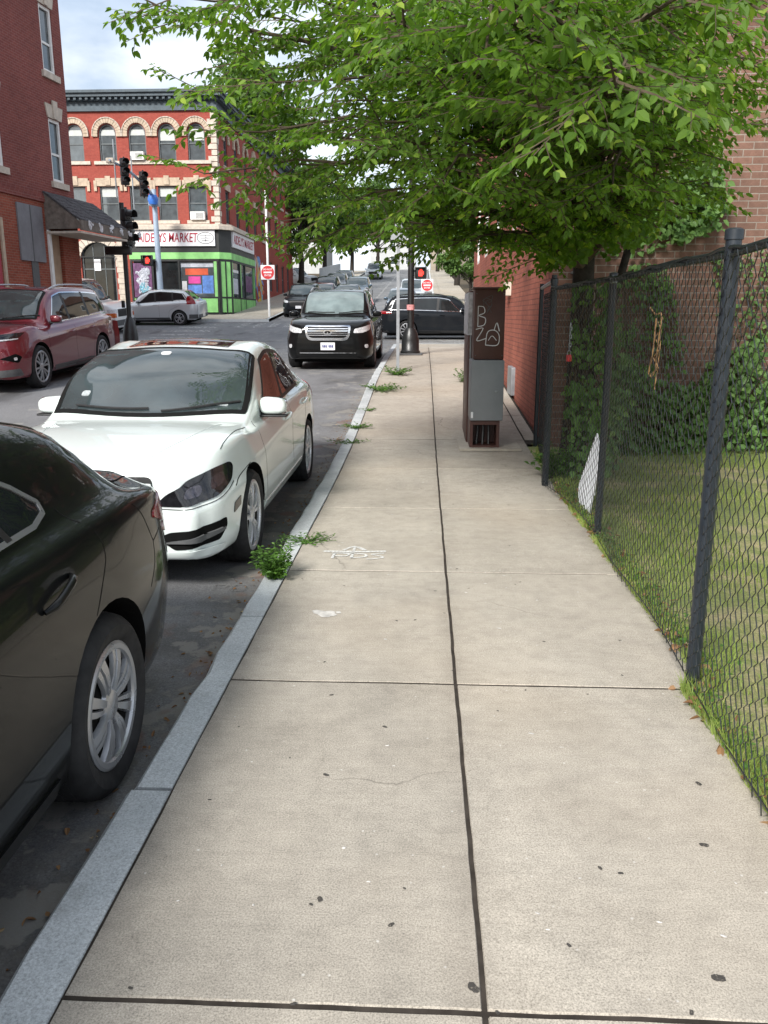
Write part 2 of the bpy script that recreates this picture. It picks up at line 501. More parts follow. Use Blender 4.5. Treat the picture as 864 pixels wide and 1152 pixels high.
def asphalt_mat():
    m, nt, b = new_mat('asphalt')
    v = coord(nt)
    base = ramp(nt, noise_n(nt, .5, 6, .65, v), [(.3, (.145, .147, .152)), (.7, (.215, .217, .224))])
    gr = ramp(nt, noise_n(nt, 120, 3, .75, v), [(.3, .55), (.5, 1.0), (.74, 1.6)])
    c = mixc(nt, 1.0, base, gr, 'MULTIPLY')
    n = ramp(nt, noise_n(nt, 2.1, 5, .55, coord(nt, (1, .6, 1))), [(.59, 0.0), (.62, .6)])
    c = mixc(nt, n, c, (.27, .265, .25))
    n = ramp(nt, noise_n(nt, 1.1, 4, .5, coord(nt, (1, .35, 1), (0, 0, .1))), [(.58, 0.0), (.66, .55)])
    c = mixc(nt, n, c, (.06, .06, .061))
    # gutter: patchy dark strip, crumbled pale patches and sand beside the kerb
    sx = nt.nodes.new('ShaderNodeSeparateXYZ'); nt.links.new(v, sx.inputs[0])
    def near(lo, hi, fac):
        mr = nt.nodes.new('ShaderNodeMapRange'); nt.links.new(sx.outputs[0], mr.inputs['Value'])
        mr.inputs['From Min'].default_value = lo; mr.inputs['From Max'].default_value = hi; mr.inputs['To Max'].default_value = 1.0
        q = nt.nodes.new('ShaderNodeMath'); q.operation = 'MULTIPLY'; nt.links.new(mr.outputs[0], q.inputs[0]); nt.links.new(fac, q.inputs[1])
        return q.outputs[0]
    c = mixc(nt, near(-2.6, -1.2, ramp(nt, noise_n(nt, 1.7, 6, .65, v), [(.42, 0.0), (.62, .62)])), c, (.055, .053, .050))
    c = mixc(nt, near(-1.7, -1.25, ramp(nt, noise_n(nt, 3.4, 6, .6, v), [(.555, 0.0), (.585, .75)])), c, (.26, .25, .23))
    c = mixc(nt, near(-1.35, -1.0, ramp(nt, noise_n(nt, 9, 6, .7, v), [(.40, 0.0), (.62, .55)])), c, (.20, .175, .145))
    c = mixc(nt, near(-1.6, -1.2, ramp(nt, noise_n(nt, 2.3, 3, .6, coord(nt, (1, .8, 1), (0, 0, 1.0))), [(.63, 0.0), (.68, .5)])), c, (.17, .085, .06))
    vo = nt.nodes.new('ShaderNodeTexVoronoi'); vo.inputs['Scale'].default_value = 55; nt.links.new(v, vo.inputs['Vector'])
    sp = ramp(nt, vo.outputs['Distance'], [(.12, .8), (.2, 0.0)])
    pk = ramp(nt, vo.outputs['Color'], [(.7, 0.0), (.75, 1.0)])
    k = nt.nodes.new('ShaderNodeMath'); k.operation = 'MULTIPLY'; nt.links.new(sp, k.inputs[0]); nt.links.new(pk, k.inputs[1])
    c = mixc(nt, k.outputs[0], c, (.24, .235, .22))
    nt.links.new(c, b.inputs['Base Color'])
    b.inputs['Roughness'].default_value = .85; b.inputs['Specular IOR Level'].default_value = .3
    bump(nt, b, noise_n(nt, 100, 4, .7, v), .5, .006)
    return m
def granite_mat():
    m, nt, b = new_mat('kerb_granite')
    v = coord(nt)
    base = ramp(nt, noise_n(nt, 2.0, 6, .7, v), [(.3, (.39, .415, .425)), (.7, (.56, .585, .59))])
    gr = ramp(nt, noise_n(nt, 140, 3, .8, v), [(.3, .6), (.5, 1.0), (.72, 1.35)])
    c = mixc(nt, 1.0, base, gr, 'MULTIPLY')
    d = ramp(nt, noise_n(nt, 5.5, 6, .7, v), [(.55, 0.0), (.75, .5)])
    c = mixc(nt, d, c, (.22, .215, .20))
    geo = nt.nodes.new('ShaderNodeNewGeometry')
    c = mixc(nt, 1.0, c, ramp(nt, geo.outputs['Random Per Island'], [(0, .82), (1, 1.1)]), 'MULTIPLY')
    nt.links.new(c, b.inputs['Base Color']); b.inputs['Roughness'].default_value = .85
    bump(nt, b, noise_n(nt, 60, 5, .7, v), .5, .006)
    return m
M['concrete'] = concrete_mat(); M['asphalt'] = asphalt_mat(); M['granite'] = granite_mat()
M['soil'] = plain('soil', (.10, .08, .055), .95, 0, .4, 9, .2, 0, .6)
def spray(name, col, thr=.42, sc=75):
    m, nt, b = new_mat(name)
    v = coord(nt)
    b.inputs['Base Color'].default_value = (*col, 1); b.inputs['Roughness'].default_value = .9
    nt.links.new(ramp(nt, noise_n(nt, sc, 5, .75, v), [(thr - .08, 0.0), (thr + .08, .92)]), b.inputs['Alpha'])
    return m
M['roadpaint'] = spray('worn_road_paint', (.46, .46, .45), .50, 7)
def lawn_mat():
    m, nt, b = new_mat('lawn_ground')
    v = coord(nt)
    c = ramp(nt, noise_n(nt, 1.3, 6, .65, v), [(.3, (.13, .17, .045)), (.5, (.21, .24, .075)), (.62, (.40, .34, .19)), (.75, (.19, .21, .075))])
    c = mixc(nt, 1.0, c, ramp(nt, noise_n(nt, 60, 4, .7, v), [(.3, .6), (.7, 1.3)]), 'MULTIPLY')
    nt.links.new(c, b.inputs['Base Color']); b.inputs['Roughness'].default_value = .95
    bump(nt, b, noise_n(nt, 50, 4, .7, v), .8, .02)
    return m
M['lawn'] = lawn_mat()

def sheet(mb, x0, x1, y0, y1, dz, ny=None, nx=1, f=None):
    """a strip that follows the slope of the street"""
    ny = ny or max(1, int((y1 - y0) / 1.0))
    vs = []; fs = []
    for i in range(ny + 1):
        y = lerp(y0, y1, i / ny)
        for j in range(nx + 1):
            x = lerp(x0, x1, j / nx)
            vs.append((x, y, G(y) + dz + (f(x, y) if f else 0)))
    for i in range(ny):
        for j in range(nx):
            a = i * (nx + 1) + j
            fs.append((a, a + 1, a + nx + 2, a + nx + 1))
    mb.add(vs, fs)

# one terrain sheet to the horizon, under everything
mb = MB()
ys = [-40] + list(range(-10, 200, 2)) + [230, 300, 500, 1200]
xs = [-900, -300, -100, -40, -20, -10, 0, 5, 20, 60, 200, 900]
b0 = len(mb.v)
vs = [(x, y, G(y) - .32) for y in ys for x in xs]
fs = []
for i in range(len(ys) - 1):
    for j in range(len(xs) - 1):
        a = i * len(xs) + j
        fs.append((a, a + 1, a + len(xs) + 1, a + len(xs)))
mb.add(vs, fs)
tag(mb.build('ground', M['soil']), kind='structure')

# road: the street, the cross street and the street beyond
mb = MB()
sheet(mb, LK, KX0 + .01, -12, CY0, -ROAD, 60, 6)
sheet(mb, -60, 40, CY0, CY1, -ROAD, 16, 8)
sheet(mb, BLK - .01, BRK + .01, CY1, 190, -ROAD, 90, 3)
tag(mb.build('road', M['asphalt']), kind='structure')

# kerb stones
rng = random.Random(3)
def kerb_run(mb, x0, x1, y0, y1, step, gap=.006):
    y = y0
    while y < y1 - .05:
        e = min(y1, y + step * rng.uniform(.85, 1.2))
        n = max(2, int((e - y) / .22)); vs = []; fs = []
        dx = rng.uniform(-.006, .006); dz = rng.uniform(-.006, .004)
        for i in range(n + 1):
            yy = lerp(y + gap, e, i / n)
            g = G(yy)
            jx = lambda: noise.noise(Vector((yy * 6, x0, 3))) * .013 + noise.noise(Vector((yy * 2, x0, 8))) * .008
            edge = .016 + .014 * noise.noise(Vector((yy * 4, 7, 1)))
            vs += [(x0 + dx + jx(), yy, g - .30), (x0 + dx + jx(), yy, g - edge + dz), (x0 + dx + edge + jx(), yy, g + dz), (x1 + dx * .3 - .006, yy, g + dz + .001), (x1, yy, g - .012), (x1, yy, g - .30)]
        for i in range(n):
            for k in range(5):
                fs.append((i * 6 + k, i * 6 + k + 1, (i + 1) * 6 + k + 1, (i + 1) * 6 + k))
        fs.append(tuple(range(6))); fs.append(tuple(reversed([n * 6 + k for k in range(6)])))
        mb.add(vs, fs)
        y = e
mb = MB()
kerb_run(mb, KX0, KX1, -2.0, .25, 4)
kerb_run(mb, KX0, KX1, .26, 2.42, 4)
kerb_run(mb, KX0 + .015, KX1, 2.43, CY0 - .3, 1.9)
tag(mb.build('kerb', M['granite'], smooth=40), kind='structure')
mb = MB()
kerb_run(mb, LK - .15, LK, -4, CY0 - .2, 2.0)
tag(mb.build('kerb', M['granite'], smooth=40), kind='structure')
mb = MB()
mb.box(-60, LK - .16, CY0 - .18, CY0, G(CY0) - .3, G(CY0) + .004)
mb.box(KX0 + .1, 40, CY0 - .18, CY0, G(CY0) - .3, G(CY0) + .004)
mb.box(-60, BLK - .01, CY1, CY1 + .18, G(CY1) - .3, G(CY1) + .004)
mb.box(BRK, 40, CY1, CY1 + .18, G(CY1) - .3, G(CY1) + .004)
sheet(mb, BLK - .17, BLK - .02, CY1 + .18, 190, .004)
sheet(mb, BRK + .02, BRK + .17, CY1 + .18, 190, .004)
tag(mb.build('kerb', M['granite']), kind='structure')

# sidewalk: separate slabs with real joints over a dark bed
mb = MB()
ROWS = [-2.0, -.15, 1.56, 3.28, 4.87, 6.6, 8.3, 9.95, 11.6, 13.3, 15.0, 16.4, 18.1, 19.8, 21.5, 23.2, 25.2, CY0 - .19]
COLS = [(KX1 + .002, .1545), (.1605, FX - .06)]
def slab(mb, x0, x1, y0, y1, sag=0):
    nx = 14; ny = max(3, int((y1 - y0) / .09)) if y0 < 9 else max(3, int((y1 - y0) / .28))
    if y0 > 9: nx = 4
    vs = []; fs = []
    e = .006
    tl = [rng.uniform(-.0012, .0012) for _ in range(4)]
    xs = [x0, x0 + e] + [lerp(x0, x1, k / nx) for k in range(1, nx)] + [x1 - e, x1]
    ys = [y0, y0 + e] + [lerp(y0, y1, k / ny) for k in range(1, ny)] + [y1 - e, y1]
    for i, y in enumerate(ys):
        for j, x in enumerate(xs):
            u = (x - x0) / (x1 - x0); t = (y - y0) / (y1 - y0)
            z = G(y) + lerp(lerp(tl[0], tl[1], u), lerp(tl[2], tl[3], u), t)
            z += .001 * noise.noise(Vector((x * 2, y * 2, 0)))
            if i in (0, len(ys) - 1) or j in (0, len(xs) - 1): z -= .012
            xx = x + (.004 * noise.noise(Vector((y * 3.1, x * 9, 5))) + .002 * noise.noise(Vector((y * 19, x * 9, 5))) if j in (0, 1, len(xs) - 2, len(xs) - 1) else 0)
            yy = y + (.004 * noise.noise(Vector((x * 3.1, y * 9, 9))) + .002 * noise.noise(Vector((x * 19, y * 9, 9))) if i in (0, 1, len(ys) - 2, len(ys) - 1) else 0)
            vs.append((xx, yy, z))
    k = len(xs)
    for i in range(len(ys) - 1):
        for j in range(k - 1):
            a = i * k + j
            fs.append((a, a + 1, a + k + 1, a + k))
    mb.add(vs, fs)
for i in range(len(ROWS) - 1):
    g = .004 if ROWS[i + 1] - ROWS[i] > .2 else .004
    if ROWS[i + 1] - ROWS[i] < .1: continue
    for (a, c) in COLS:
        if c > 1 and ROWS[i] > 3: c = 1.235
        if ROWS[i] > 24: c = 1.36
        slab(mb, a, c, ROWS[i] + .005, ROWS[i + 1] - .005)
# wide pavement beside the red building
for i in range(7, len(ROWS) - 1):
    slab(mb, FX + .045, 1.40, ROWS[i] + .005, ROWS[i + 1] - .005)
for x in (3.2, 5.2, 7.2, 9.2, 11.2): slab(mb, x - 1.9, x, 25.2, CY0 - .19)
tag(mb.build('sidewalk', M['concrete'], smooth=30), kind='structure')
mb = MB()
sheet(mb, KX1, FX - .05, -2, 24.5, -.0044)
sheet(mb, FX - .05, 1.43, 9.7, 27.4, -.0044)
tag(mb.build('ground', plain('joint_dirt', (.045, .038, .032), .95, 0, .4, 12, .1)), kind='structure')
mb = MB()
y = -4.0
while y < CY0 - .4:
    slab(mb, -11.4, LK - .16, y, min(y + 1.6, CY0 - .19)); y += 1.61
for k in range(22): slab(mb, -13.0 - k * 1.61, -11.41 - k * 1.61, 25.2, CY0 - .19)
for k in range(18):
    for (a, c) in ((CY1 + .19, CY1 + 1.75), (CY1 + 1.76, CY1 + 3.4)):
        slab(mb, BLK - .2 - (k + 1) * 1.6, BLK - .21 - k * 1.6, a, c)
y = CY1 + 3.41
while y < 120:
    slab(mb, -11.5, BLK - .18, y, y + 1.98); slab(mb, BRK + .18, 3.2, y, y + 1.98); y += 2.0
for k in range(8): slab(mb, BRK + .2 + k * 1.6, BRK + 1.79 + k * 1.6, CY1 + .19, CY1 + 3.4)
tag(mb.build('sidewalk', M['concrete'], smooth=30), kind='structure')

# lawn behind the fence
mb = MB()
sheet(mb, FX - .055, 14, -3, 9.6, -.012, 26, 14, lambda x, y: .05 * noise.noise(Vector((x * .8, y * .8, 2))) * min(1, max(0, (x - 1.3) * 2)) - .0)
tag(mb.build('lawn', M['lawn'], smooth=80), kind='structure')

# painted road markings
mb = MB()
def mark(x0, x1, y0, y1): sheet(mb, x0, x1, y0, y1, -ROAD + .005, max(1, int((y1 - y0) / .5)), 1)
mark(-9.0, -1.1, 23.6, 24.0)
mark(-9.0, -1.1, 25.9, 26.05)
for k in range(11): mark(-8.9 + k * .75, -8.5 + k * .75, CY1 - 3.0, CY1 - .6)
for k in range(9): mark(-11.5 + .0, -9.6, CY0 + .7 + k * 1.5, CY0 + 1.3 + k * 1.5)
for k in range(9): mark(-.3, 2.2, CY0 + .7 + k * 1.5, CY0 + 1.25 + k * 1.5)
mark(-60, -12.5, 34.6, 34.72); mark(3.5, 40, 34.6, 34.72)
mark(-3.5, -3.38, 46, 120)
tag(mb.build('road_markings', M['roadpaint']), kind='structure')
# ------------------------------------------------------------------ cars
# local frame of a car: x to its left, y from the front (negative) to the rear, z up, origin between the axles on the road
def car_lines(p):
    L, W, H = p['L'], p['W'], p['H']; w = W / 2
    h0, c, hc, rf, rr, ds, dz = p['h0'], p['c'], p['hc'], p['rf'], p['rr'], p['ds'], p['dz']
    b0, b1 = p['b0'], p['b1']
    cl0, cl1 = p.get('cl0', .74), p.get('cl1', .84)
    zb = p.get('zb', .19)
    mid = (rf + rr) / 2 - .05
    nf = p.get('nose', 1.0); tf = p.get('tail', 1.0)
    plan = pchip([(0, .63 * nf), (.025, .715 * nf ** .6), (.07, .805), (.15, .885), (.3, .945), (.55, .985), (.95, 1), (L - .95, 1), (L - .55, .982),
                  (L - .28, .94), (L - .13, .875), (L - .05, .79 * tf), (L, .62 * tf)])
    rd = p.get('rdrop', 0)
    nd = p.get('nd', .13)
    Z9 = pchip([(0, h0 - nd), (.02, h0 - nd * .38), (.08, h0 + .01), (.35 * c, h0 + (hc - h0) * .56), (.7 * c, h0 + (hc - h0) * .86), (c, hc), (c + .05, hc + .02),
                (lerp(c, rf, .5), lerp(hc, H, .56)), (rf, H - .05), (rf + .4, H - .012), (mid, H), (rr, H - .05 - rd), (lerp(rr, ds, .5), lerp(H - .05 - rd, dz, p.get('mid2', .46))),
                (ds, dz + .03), (ds + .07, dz), (L - .12, dz - .0), (L - .04, dz - .035), (L, dz - .16)])
    Z7 = pchip([(0, h0 - nd - .01), (.02, h0 - nd * .38 - .015), (.08, h0 - .01), (.35 * c, h0 + (hc - h0) * .53), (.7 * c, h0 + (hc - h0) * .82), (c, hc - .03), (c + .16, hc + .01),
                (lerp(c, rf, .62), lerp(hc, H, .53)), (rf + .16, H - .105), (rf + .5, H - .07), (mid, H - .06), (rr, H - .105 - rd), (lerp(rr, ds, .55), lerp(H - .1 - rd, dz, p.get('mid2', .46) + .01)),
                (ds, dz + .005), (ds + .07, dz - .012), (L - .12, dz - .012), (L - .04, dz - .05), (L, dz - .17)])
    X7 = pchip([(0, .55), (.35 * c, .60), (c, p.get('cx', .745) - .01), (c + .16, p.get('cx', .745)), (rf + .2, p.get('rx', .645)), (mid, p.get('rx', .645) + .005), (rr, p.get('rx', .645) - .01), (ds, p.get('dx', .70)), (L, .72)])
    X6 = pchip([(0, .70), (.08, .72), (.35 * c, .77), (c, max(.845, p.get('cx', .745) + .045)), (c + .3, max(.875, p.get('cx', .745) + .05)), (mid, max(.885, p.get('cx', .745) + .05)), (rr, .872), (ds, .84), (L, .80)])
    Z6 = pchip([(0, h0 - nd - .03), (.02, h0 - nd * .4 - .035), (.08, h0 - .035), (.35 * c, h0 + (hc - h0) * .47), (.7 * c, h0 + (hc - h0) * .73), (c, b0 - .01), (c + .3, b0),
                (ds - .3, b1), (ds, min(b1 + .01, dz - .03)), (L - .12, min(b1, dz - .04)), (L - .03, min(b1, dz - .04) - .04), (L, min(b1, dz - .04) - .14)])
    X5 = pchip([(0, .82), (.35 * c, .885), (c, .93), (mid, .945), (ds, p.get('sh', .945)), (L, .90)])
    Z5 = pchip([(0, h0 - nd - .06), (.02, h0 - nd * .5 - .065), (.08, h0 - .085), (.35 * c, h0 + (hc - h0) * .3), (.7 * c, h0 + (hc - h0) * .52), (c, b0 - .055), (ds - .2, b1 - .055),
                (L - .12, min(b1, dz - .03) - .06), (L, min(b1, dz - .03) - .19)])
    X4 = pchip([(0, .93), (c, .985), (mid, .988), (L, .97)])
    Z4 = pchip([(0, min(cl0 - .1, h0 - .24)), (.3, min(cl0 - .04, h0 - .16)), (c, cl0), (ds, cl1), (L - .1, cl1 - .01), (L, cl1 - .06)])
    z3 = p.get('z3', .60)
    Z3 = pchip([(0, min(z3 - .1, .5)), (.4, z3), (L - .4, z3 + .02), (L, z3)])
    X3 = pchip([(0, .98), (.6, 1.0), (c, .995), (L * .5, .985), (L - 1.3, .99), (L - .8, 1.0), (L, 1.0)])
    Z2 = pchip([(0, .37), (.5, .34), (L - .4, .36), (L, .42)])
    X2 = pchip([(0, .97), (.8, .985), (L * .5, .985), (L, .97)])
    Z1 = pchip([(0, zb + .05), (.1, zb), (L - .3, zb + .02), (L, zb + .13)])
    def sect(s):
        q = w * plan(s)
        z9, z7 = Z9(s), Z7(s); x7 = X7(s) * q
        return [(0, Z1(s) + .0), (q * .86, Z1(s)), (q * .93, Z1(s) + .01), (q * X2(s), Z2(s)), (q * X3(s), Z3(s)), (q * X4(s), Z4(s)), (q * X5(s), Z5(s)),
                (q * X6(s), Z6(s)), (x7, z7), (x7 * .62, lerp(z7, z9, .72)), (0, z9)]
    return sect, dict(Z6=Z6, Z7=Z7, X7=lambda s: X7(s) * w * plan(s), Z9=Z9, Z5=Z5, Z4=Z4, plan=plan)

def catrom(P, k, sharp=()):
    out = []
    n = len(P)
    P = [Vector(p) for p in P]
    for i in range(n - 1):
        p0 = P[i - 1] if i > 0 else Vector((-P[1].x, P[1].y)); p1 = P[i]; p2 = P[i + 1]
        p3 = P[i + 2] if i + 2 < n else Vector((-P[n - 2].x, P[n - 2].y))
        if i in sharp: p0 = p1 * 2 - p2
        if i + 1 in sharp: p3 = p2 * 2 - p1
        m1 = (p2 - p0) * .5; m2 = (p3 - p1) * .5
        lim = (p2 - p1).length
        if m1.length > lim: m1 = m1.normalized() * lim
        if m2.length > lim: m2 = m2.normalized() * lim
        for j in range(k):
            t = j / k; t2 = t * t; t3 = t2 * t
            out.append(p1 * (2 * t3 - 3 * t2 + 1) + m1 * (t3 - 2 * t2 + t) + p2 * (-2 * t3 + 3 * t2) + m2 * (t3 - t2))
    out.append(P[-1])
    return out

def catrom2(P, k):
    P = [Vector(p[:2]) for p in P]; out = []; n = len(P)
    if n < 3: return P
    for i in range(n - 1):
        p0 = P[max(0, i - 1)]; p1 = P[i]; p2 = P[i + 1]; p3 = P[min(n - 1, i + 2)]
        m1 = (p2 - p0) * .5; m2 = (p3 - p1) * .5
        for j in range(k):
            t = j / k; t2 = t * t; t3 = t2 * t
            out.append(p1 * (2 * t3 - 3 * t2 + 1) + m1 * (t3 - 2 * t2 + t) + p2 * (-2 * t3 + 3 * t2) + m2 * (t3 - t2))
    out.append(P[-1])
    return out

def wheel_parts(name_parent, p, loc, side, tyre_only=False):
    Rt, tw, Rr = p['rt'], p.get('tw', .22), p.get('rr_', p['rt'] - .105)
    Mx = Matrix.Translation(loc) @ Matrix.Rotation(0 if side > 0 else PI, 4, 'Z')
    hub = MB()
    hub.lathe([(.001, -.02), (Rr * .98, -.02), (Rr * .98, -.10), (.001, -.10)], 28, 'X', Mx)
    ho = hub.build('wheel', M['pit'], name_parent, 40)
    t = MB()
    h = tw / 2
    prof = [(Rr, -.005), (Rr + .012, .0), (Rr + .03, .012), (lerp(Rr, Rt, .6), .018), (Rt - .022, .006), (Rt - .006, -.014), (Rt, -.035), (Rt, -tw + .035), (Rt - .02, -tw + .005), (Rr + .02, -tw), (Rr, -tw + .02)]
    t.lathe([(a, b) for a, b in prof], 44, 'X', Mx, closed=True)
    for k in range(3):   # tread grooves as thin raised ribs
        x0 = -tw + .05 + k * (tw - .09) / 3
        t.lathe([(Rt + .003, x0), (Rt + .003, x0 + (tw - .09) / 3 - .014)], 44, 'X', Mx)
    t.build('tyre', M['rubber'], ho, 35)
    r = MB()
    r.lathe([(Rr - .030, -.006), (Rr - .024, .004), (Rr - .006, .006), (Rr + .004, .0), (Rr, -.02), (Rr - .03, -.025)], 44, 'X', Mx, closed=True)
    n = p.get('spokes', 5); style = p.get('wstyle', 'twin')
    wi, wo = p.get('wi', .05), p.get('wo', .05)
    def bar(a, r0, r1, w0, w1, x0=.0, x1=.0, tw_=0, th=.02):
        pts = []
        for k in range(4):
            u = k / 3; rad = lerp(r0, r1, u); ww = lerp(w0, w1, u) / 2; an = a + tw_ * u
            xx = lerp(x0, x1, u) + .012 * math.sin(PI * u)
            c, s = math.cos(an), math.sin(an)
            for (d, e) in ((-1, -th), (-.8, 0), (.8, 0), (1, -th)):
                pts.append((xx + e, rad * c - d * ww * s, rad * s + d * ww * c))
        fs = []
        for k in range(3):
            for j in range(3): fs.append((k * 4 + j, k * 4 + j + 1, (k + 1) * 4 + j + 1, (k + 1) * 4 + j))
        r.add(pts, fs, Mx)
    for k in range(n):
        a = 2 * PI * k / n + .3
        if style == 'twin':
            for d in (-1, 1): bar(a + d * .16, .045, Rr - .02, wi, wo, -.012, -.006, d * p.get('spread', .06))
        elif style == 'swirl':
            bar(a, .045, Rr - .02, wi, wo, -.004, -.004, .0)
            bar(a + .33, .06, Rr - .02, wi * .6, wo * .62, -.008, -.006, -.12, .015)
        else:
            bar(a, .045, Rr - .02, wi, wo, -.012, -.006)
    r.lathe([(.001, .002), (.045, .0), (.062, -.008), (.07, -.02)], 20, 'X', Mx)
    r.build('rim', M[p.get('rimmat', 'alloy')], ho, 30)
    return ho

def make_car(p, name, label, cat, x=0, y=0, rz=0, group=None, detail=2):
    L, W, H = p['L'], p['W'], p['H']; w = W / 2
    sect, fn = car_lines(p)
    fo, wb = p['fo'], p['wb']
    off = -(fo + wb / 2)                 # y = s + off
    root = empty(name, (0, 0, 0), 0, label, cat, group)
    # stations
    st = [0, .008, .02, .045, .08, .12, .17, .23, .3]
    st += [.3 + (L - .6) * k / 64 for k in range(1, 64)]
    st += [L - q for q in (.3, .23, .17, .12, .08, .05, .025, .01, 0)]
    if detail < 2: st = [0, .02, .06, .12, .2, .3] + [.3 + (L - .6) * k / 30 for k in range(1, 30)] + [L - q for q in (.3, .2, .12, .06, .02, 0)]
    k = 4 if detail > 1 else 2
    mb = MB(); nh = None
    for s in st:
        half = catrom(sect(s), k, p.get('sharp', (5,)))
        nh = len(half)
        for q in half: mb.v.append(Vector((q.x, s + off, q.y)))
        for q in half[1:-1]: mb.v.append(Vector((-q.x, s + off, q.y)))
    ring = 2 * nh - 2
    def idx(i, j, sd):
        if j == 0 or j == nh - 1 or sd > 0: return i * ring + j
        return i * ring + nh + j - 1
    for i in range(len(st) - 1):
        for j in range(nh - 1):
            mb.f.append((idx(i, j, 1), idx(i, j + 1, 1), idx(i + 1, j + 1, 1), idx(i + 1, j, 1)))
            mb.f.append((idx(i, j, -1), idx(i + 1, j, -1), idx(i + 1, j + 1, -1), idx(i, j + 1, -1)))
    for i in (0, len(st) - 1):
        for j in range(nh - 1):
            q = [idx(i, j, 1), idx(i, j + 1, 1), idx(i, j + 1, -1), idx(i, j, -1)]
            q2 = []
            for a in q:
                if a not in q2: q2.append(a)
            mb.f.append(tuple(q2))
    mb.m = [0] * len(mb.f)
    body = mb.build('body', [M[p['paint']], M['pit']], root)
    # wheel arches
    ya = [off + fo, off + fo + wb]
    ra = p['rt'] + p.get('gap', .035)
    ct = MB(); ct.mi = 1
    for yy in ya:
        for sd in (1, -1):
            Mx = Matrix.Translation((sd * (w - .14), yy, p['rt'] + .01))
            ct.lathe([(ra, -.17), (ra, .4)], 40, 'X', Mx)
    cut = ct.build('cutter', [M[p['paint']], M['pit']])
    md = body.modifiers.new('b', 'BOOLEAN'); md.operation = 'DIFFERENCE'; md.object = cut; md.solver = 'EXACT'
    dg = bpy.context.evaluated_depsgraph_get()
    me = bpy.data.meshes.new_from_object(body.evaluated_get(dg))
    body.modifiers.clear(); old = body.data; body.data = me; me.name = 'body'
    bpy.data.meshes.remove(old); bpy.data.objects.remove(cut)
    me.shade_smooth(); me.set_sharp_from_angle(angle=R_(38))
    bm = bmesh.new(); bm.from_mesh(me)
    # BVH of painted faces only
    vs = [v.co.copy() for v in bm.verts]; fs = [[v.index for v in f.verts] for f in bm.faces if f.material_index == 0]
    bvh = BVHTree.FromPolygons(vs, fs); bm.free()

    def cast(axis, a, b, sd=1):
        """X: (s, z) seen from the side; F/B: (x, z) from front or back; T: (x, s) from above"""
        if axis == 'X': o = Vector((sd * 3, a + off, b)); d = Vector((-sd, 0, 0))
        elif axis == 'F': o = Vector((a, -6, b)); d = Vector((0, 1, 0))
        elif axis == 'D':      # (u, z) seen from the front corner
            ca, sa = .766, .643
            o = Vector((sd * (a * ca + sa * 4), off + a * sa - ca * 4, b)); d = Vector((-sd * sa, ca, 0))
        elif axis == 'E':      # (u, z) seen from the rear corner
            ca, sa = .766, .643
            o = Vector((sd * (a * ca + sa * 4), off + L - a * sa + ca * 4, b)); d = Vector((-sd * sa, -ca, 0))
        elif axis == 'B': o = Vector((a, 6, b)); d = Vector((0, -1, 0))
        else: o = Vector((a, b + off, 5)); d = Vector((0, 0, -1))
        h = bvh.ray_cast(o, d)
        if h[0] is None: return None
        n = h[1]
        if n.dot(d) > 0: n = -n
        return h[0], n, d
    def patch(mbx, poly, axis, o=.004, sd=1, res=.07, depth=.012):
        V, F = tri_poly(densify(poly, res), res)
        idm = {}; base = len(mbx.v); pts = []
        for i, v in enumerate(V):
            h = cast(axis, v.x, v.y, sd)
            if h is None: continue
            nn = (h[1] - h[2] * 1.0).normalized()
            idm[i] = len(pts); pts.append((h[0] + nn * o, nn))
        if not pts: return
        fl = [tuple(idm[i] for i in f) for f in F if all(i in idm for i in f)]
        # drop triangles stretched over a fold
        fl = [f for f in fl if max((pts[f[a]][0] - pts[f[a - 1]][0]).length for a in range(3)) < res * 6]
        par = list(range(len(pts)))
        def fd(q):
            while par[q] != q: par[q] = par[par[q]]; q = par[q]
            return q
        for f in fl:
            for q in f[1:]: par[fd(q)] = fd(f[0])
        ct_ = {}
        for f in fl: ct_[fd(f[0])] = ct_.get(fd(f[0]), 0) + 1
        if not ct_: return
        best = max(ct_, key=ct_.get)
        fl = [f for f in fl if fd(f[0]) == best]
        used = sorted({q for f in fl for q in f}); rm = {q: i for i, q in enumerate(used)}
        fl = [tuple(rm[q] for q in f) for f in fl]; pts = [pts[q] for q in used]
        cnt = {}
        for f in fl:
            for a in range(len(f)):
                e = (f[a], f[(a + 1) % len(f)])
                cnt[e] = 1
        vv = [q[0] for q in pts]; n0 = len(vv)
        bd = [e for e in cnt if (e[1], e[0]) not in cnt]
        m2 = {}
        for e in bd:
            for q in e:
                if q not in m2:
                    m2[q] = len(vv); vv.append(pts[q][0] - pts[q][1] * depth)
        for e in bd: fl.append((e[1], e[0], m2[e[0]], m2[e[1]]))
        mbx.add(vv, fl)
    def ribbon(mbx, path, axis, width=.006, o=.0015, sd=1, closed=False, res=.05, depth=.004, keep=False):
        pts = densify(path, res, closed)
        n = len(pts); L_ = []; 
        for i in range(n):
            a = pts[i - 1] if (i > 0 or closed) else pts[i]; b = pts[(i + 1) % n] if (i < n - 1 or closed) else pts[i]
            t = (b - a)
            if t.length < 1e-7: L_.append(None); continue
            t.normalize(); nn = Vector((-t.y, t.x)) * width / 2
            h1 = cast(axis, pts[i].x + nn.x, pts[i].y + nn.y, sd); h2 = cast(axis, pts[i].x - nn.x, pts[i].y - nn.y, sd)
            if h1 is None or h2 is None: L_.append(None); continue
            L_.append((h1[0] + h1[1] * o, h2[0] + h2[1] * o, h1[0] - h1[1] * depth, h2[0] - h2[1] * depth))
        rng_ = range(n if closed else n - 1)
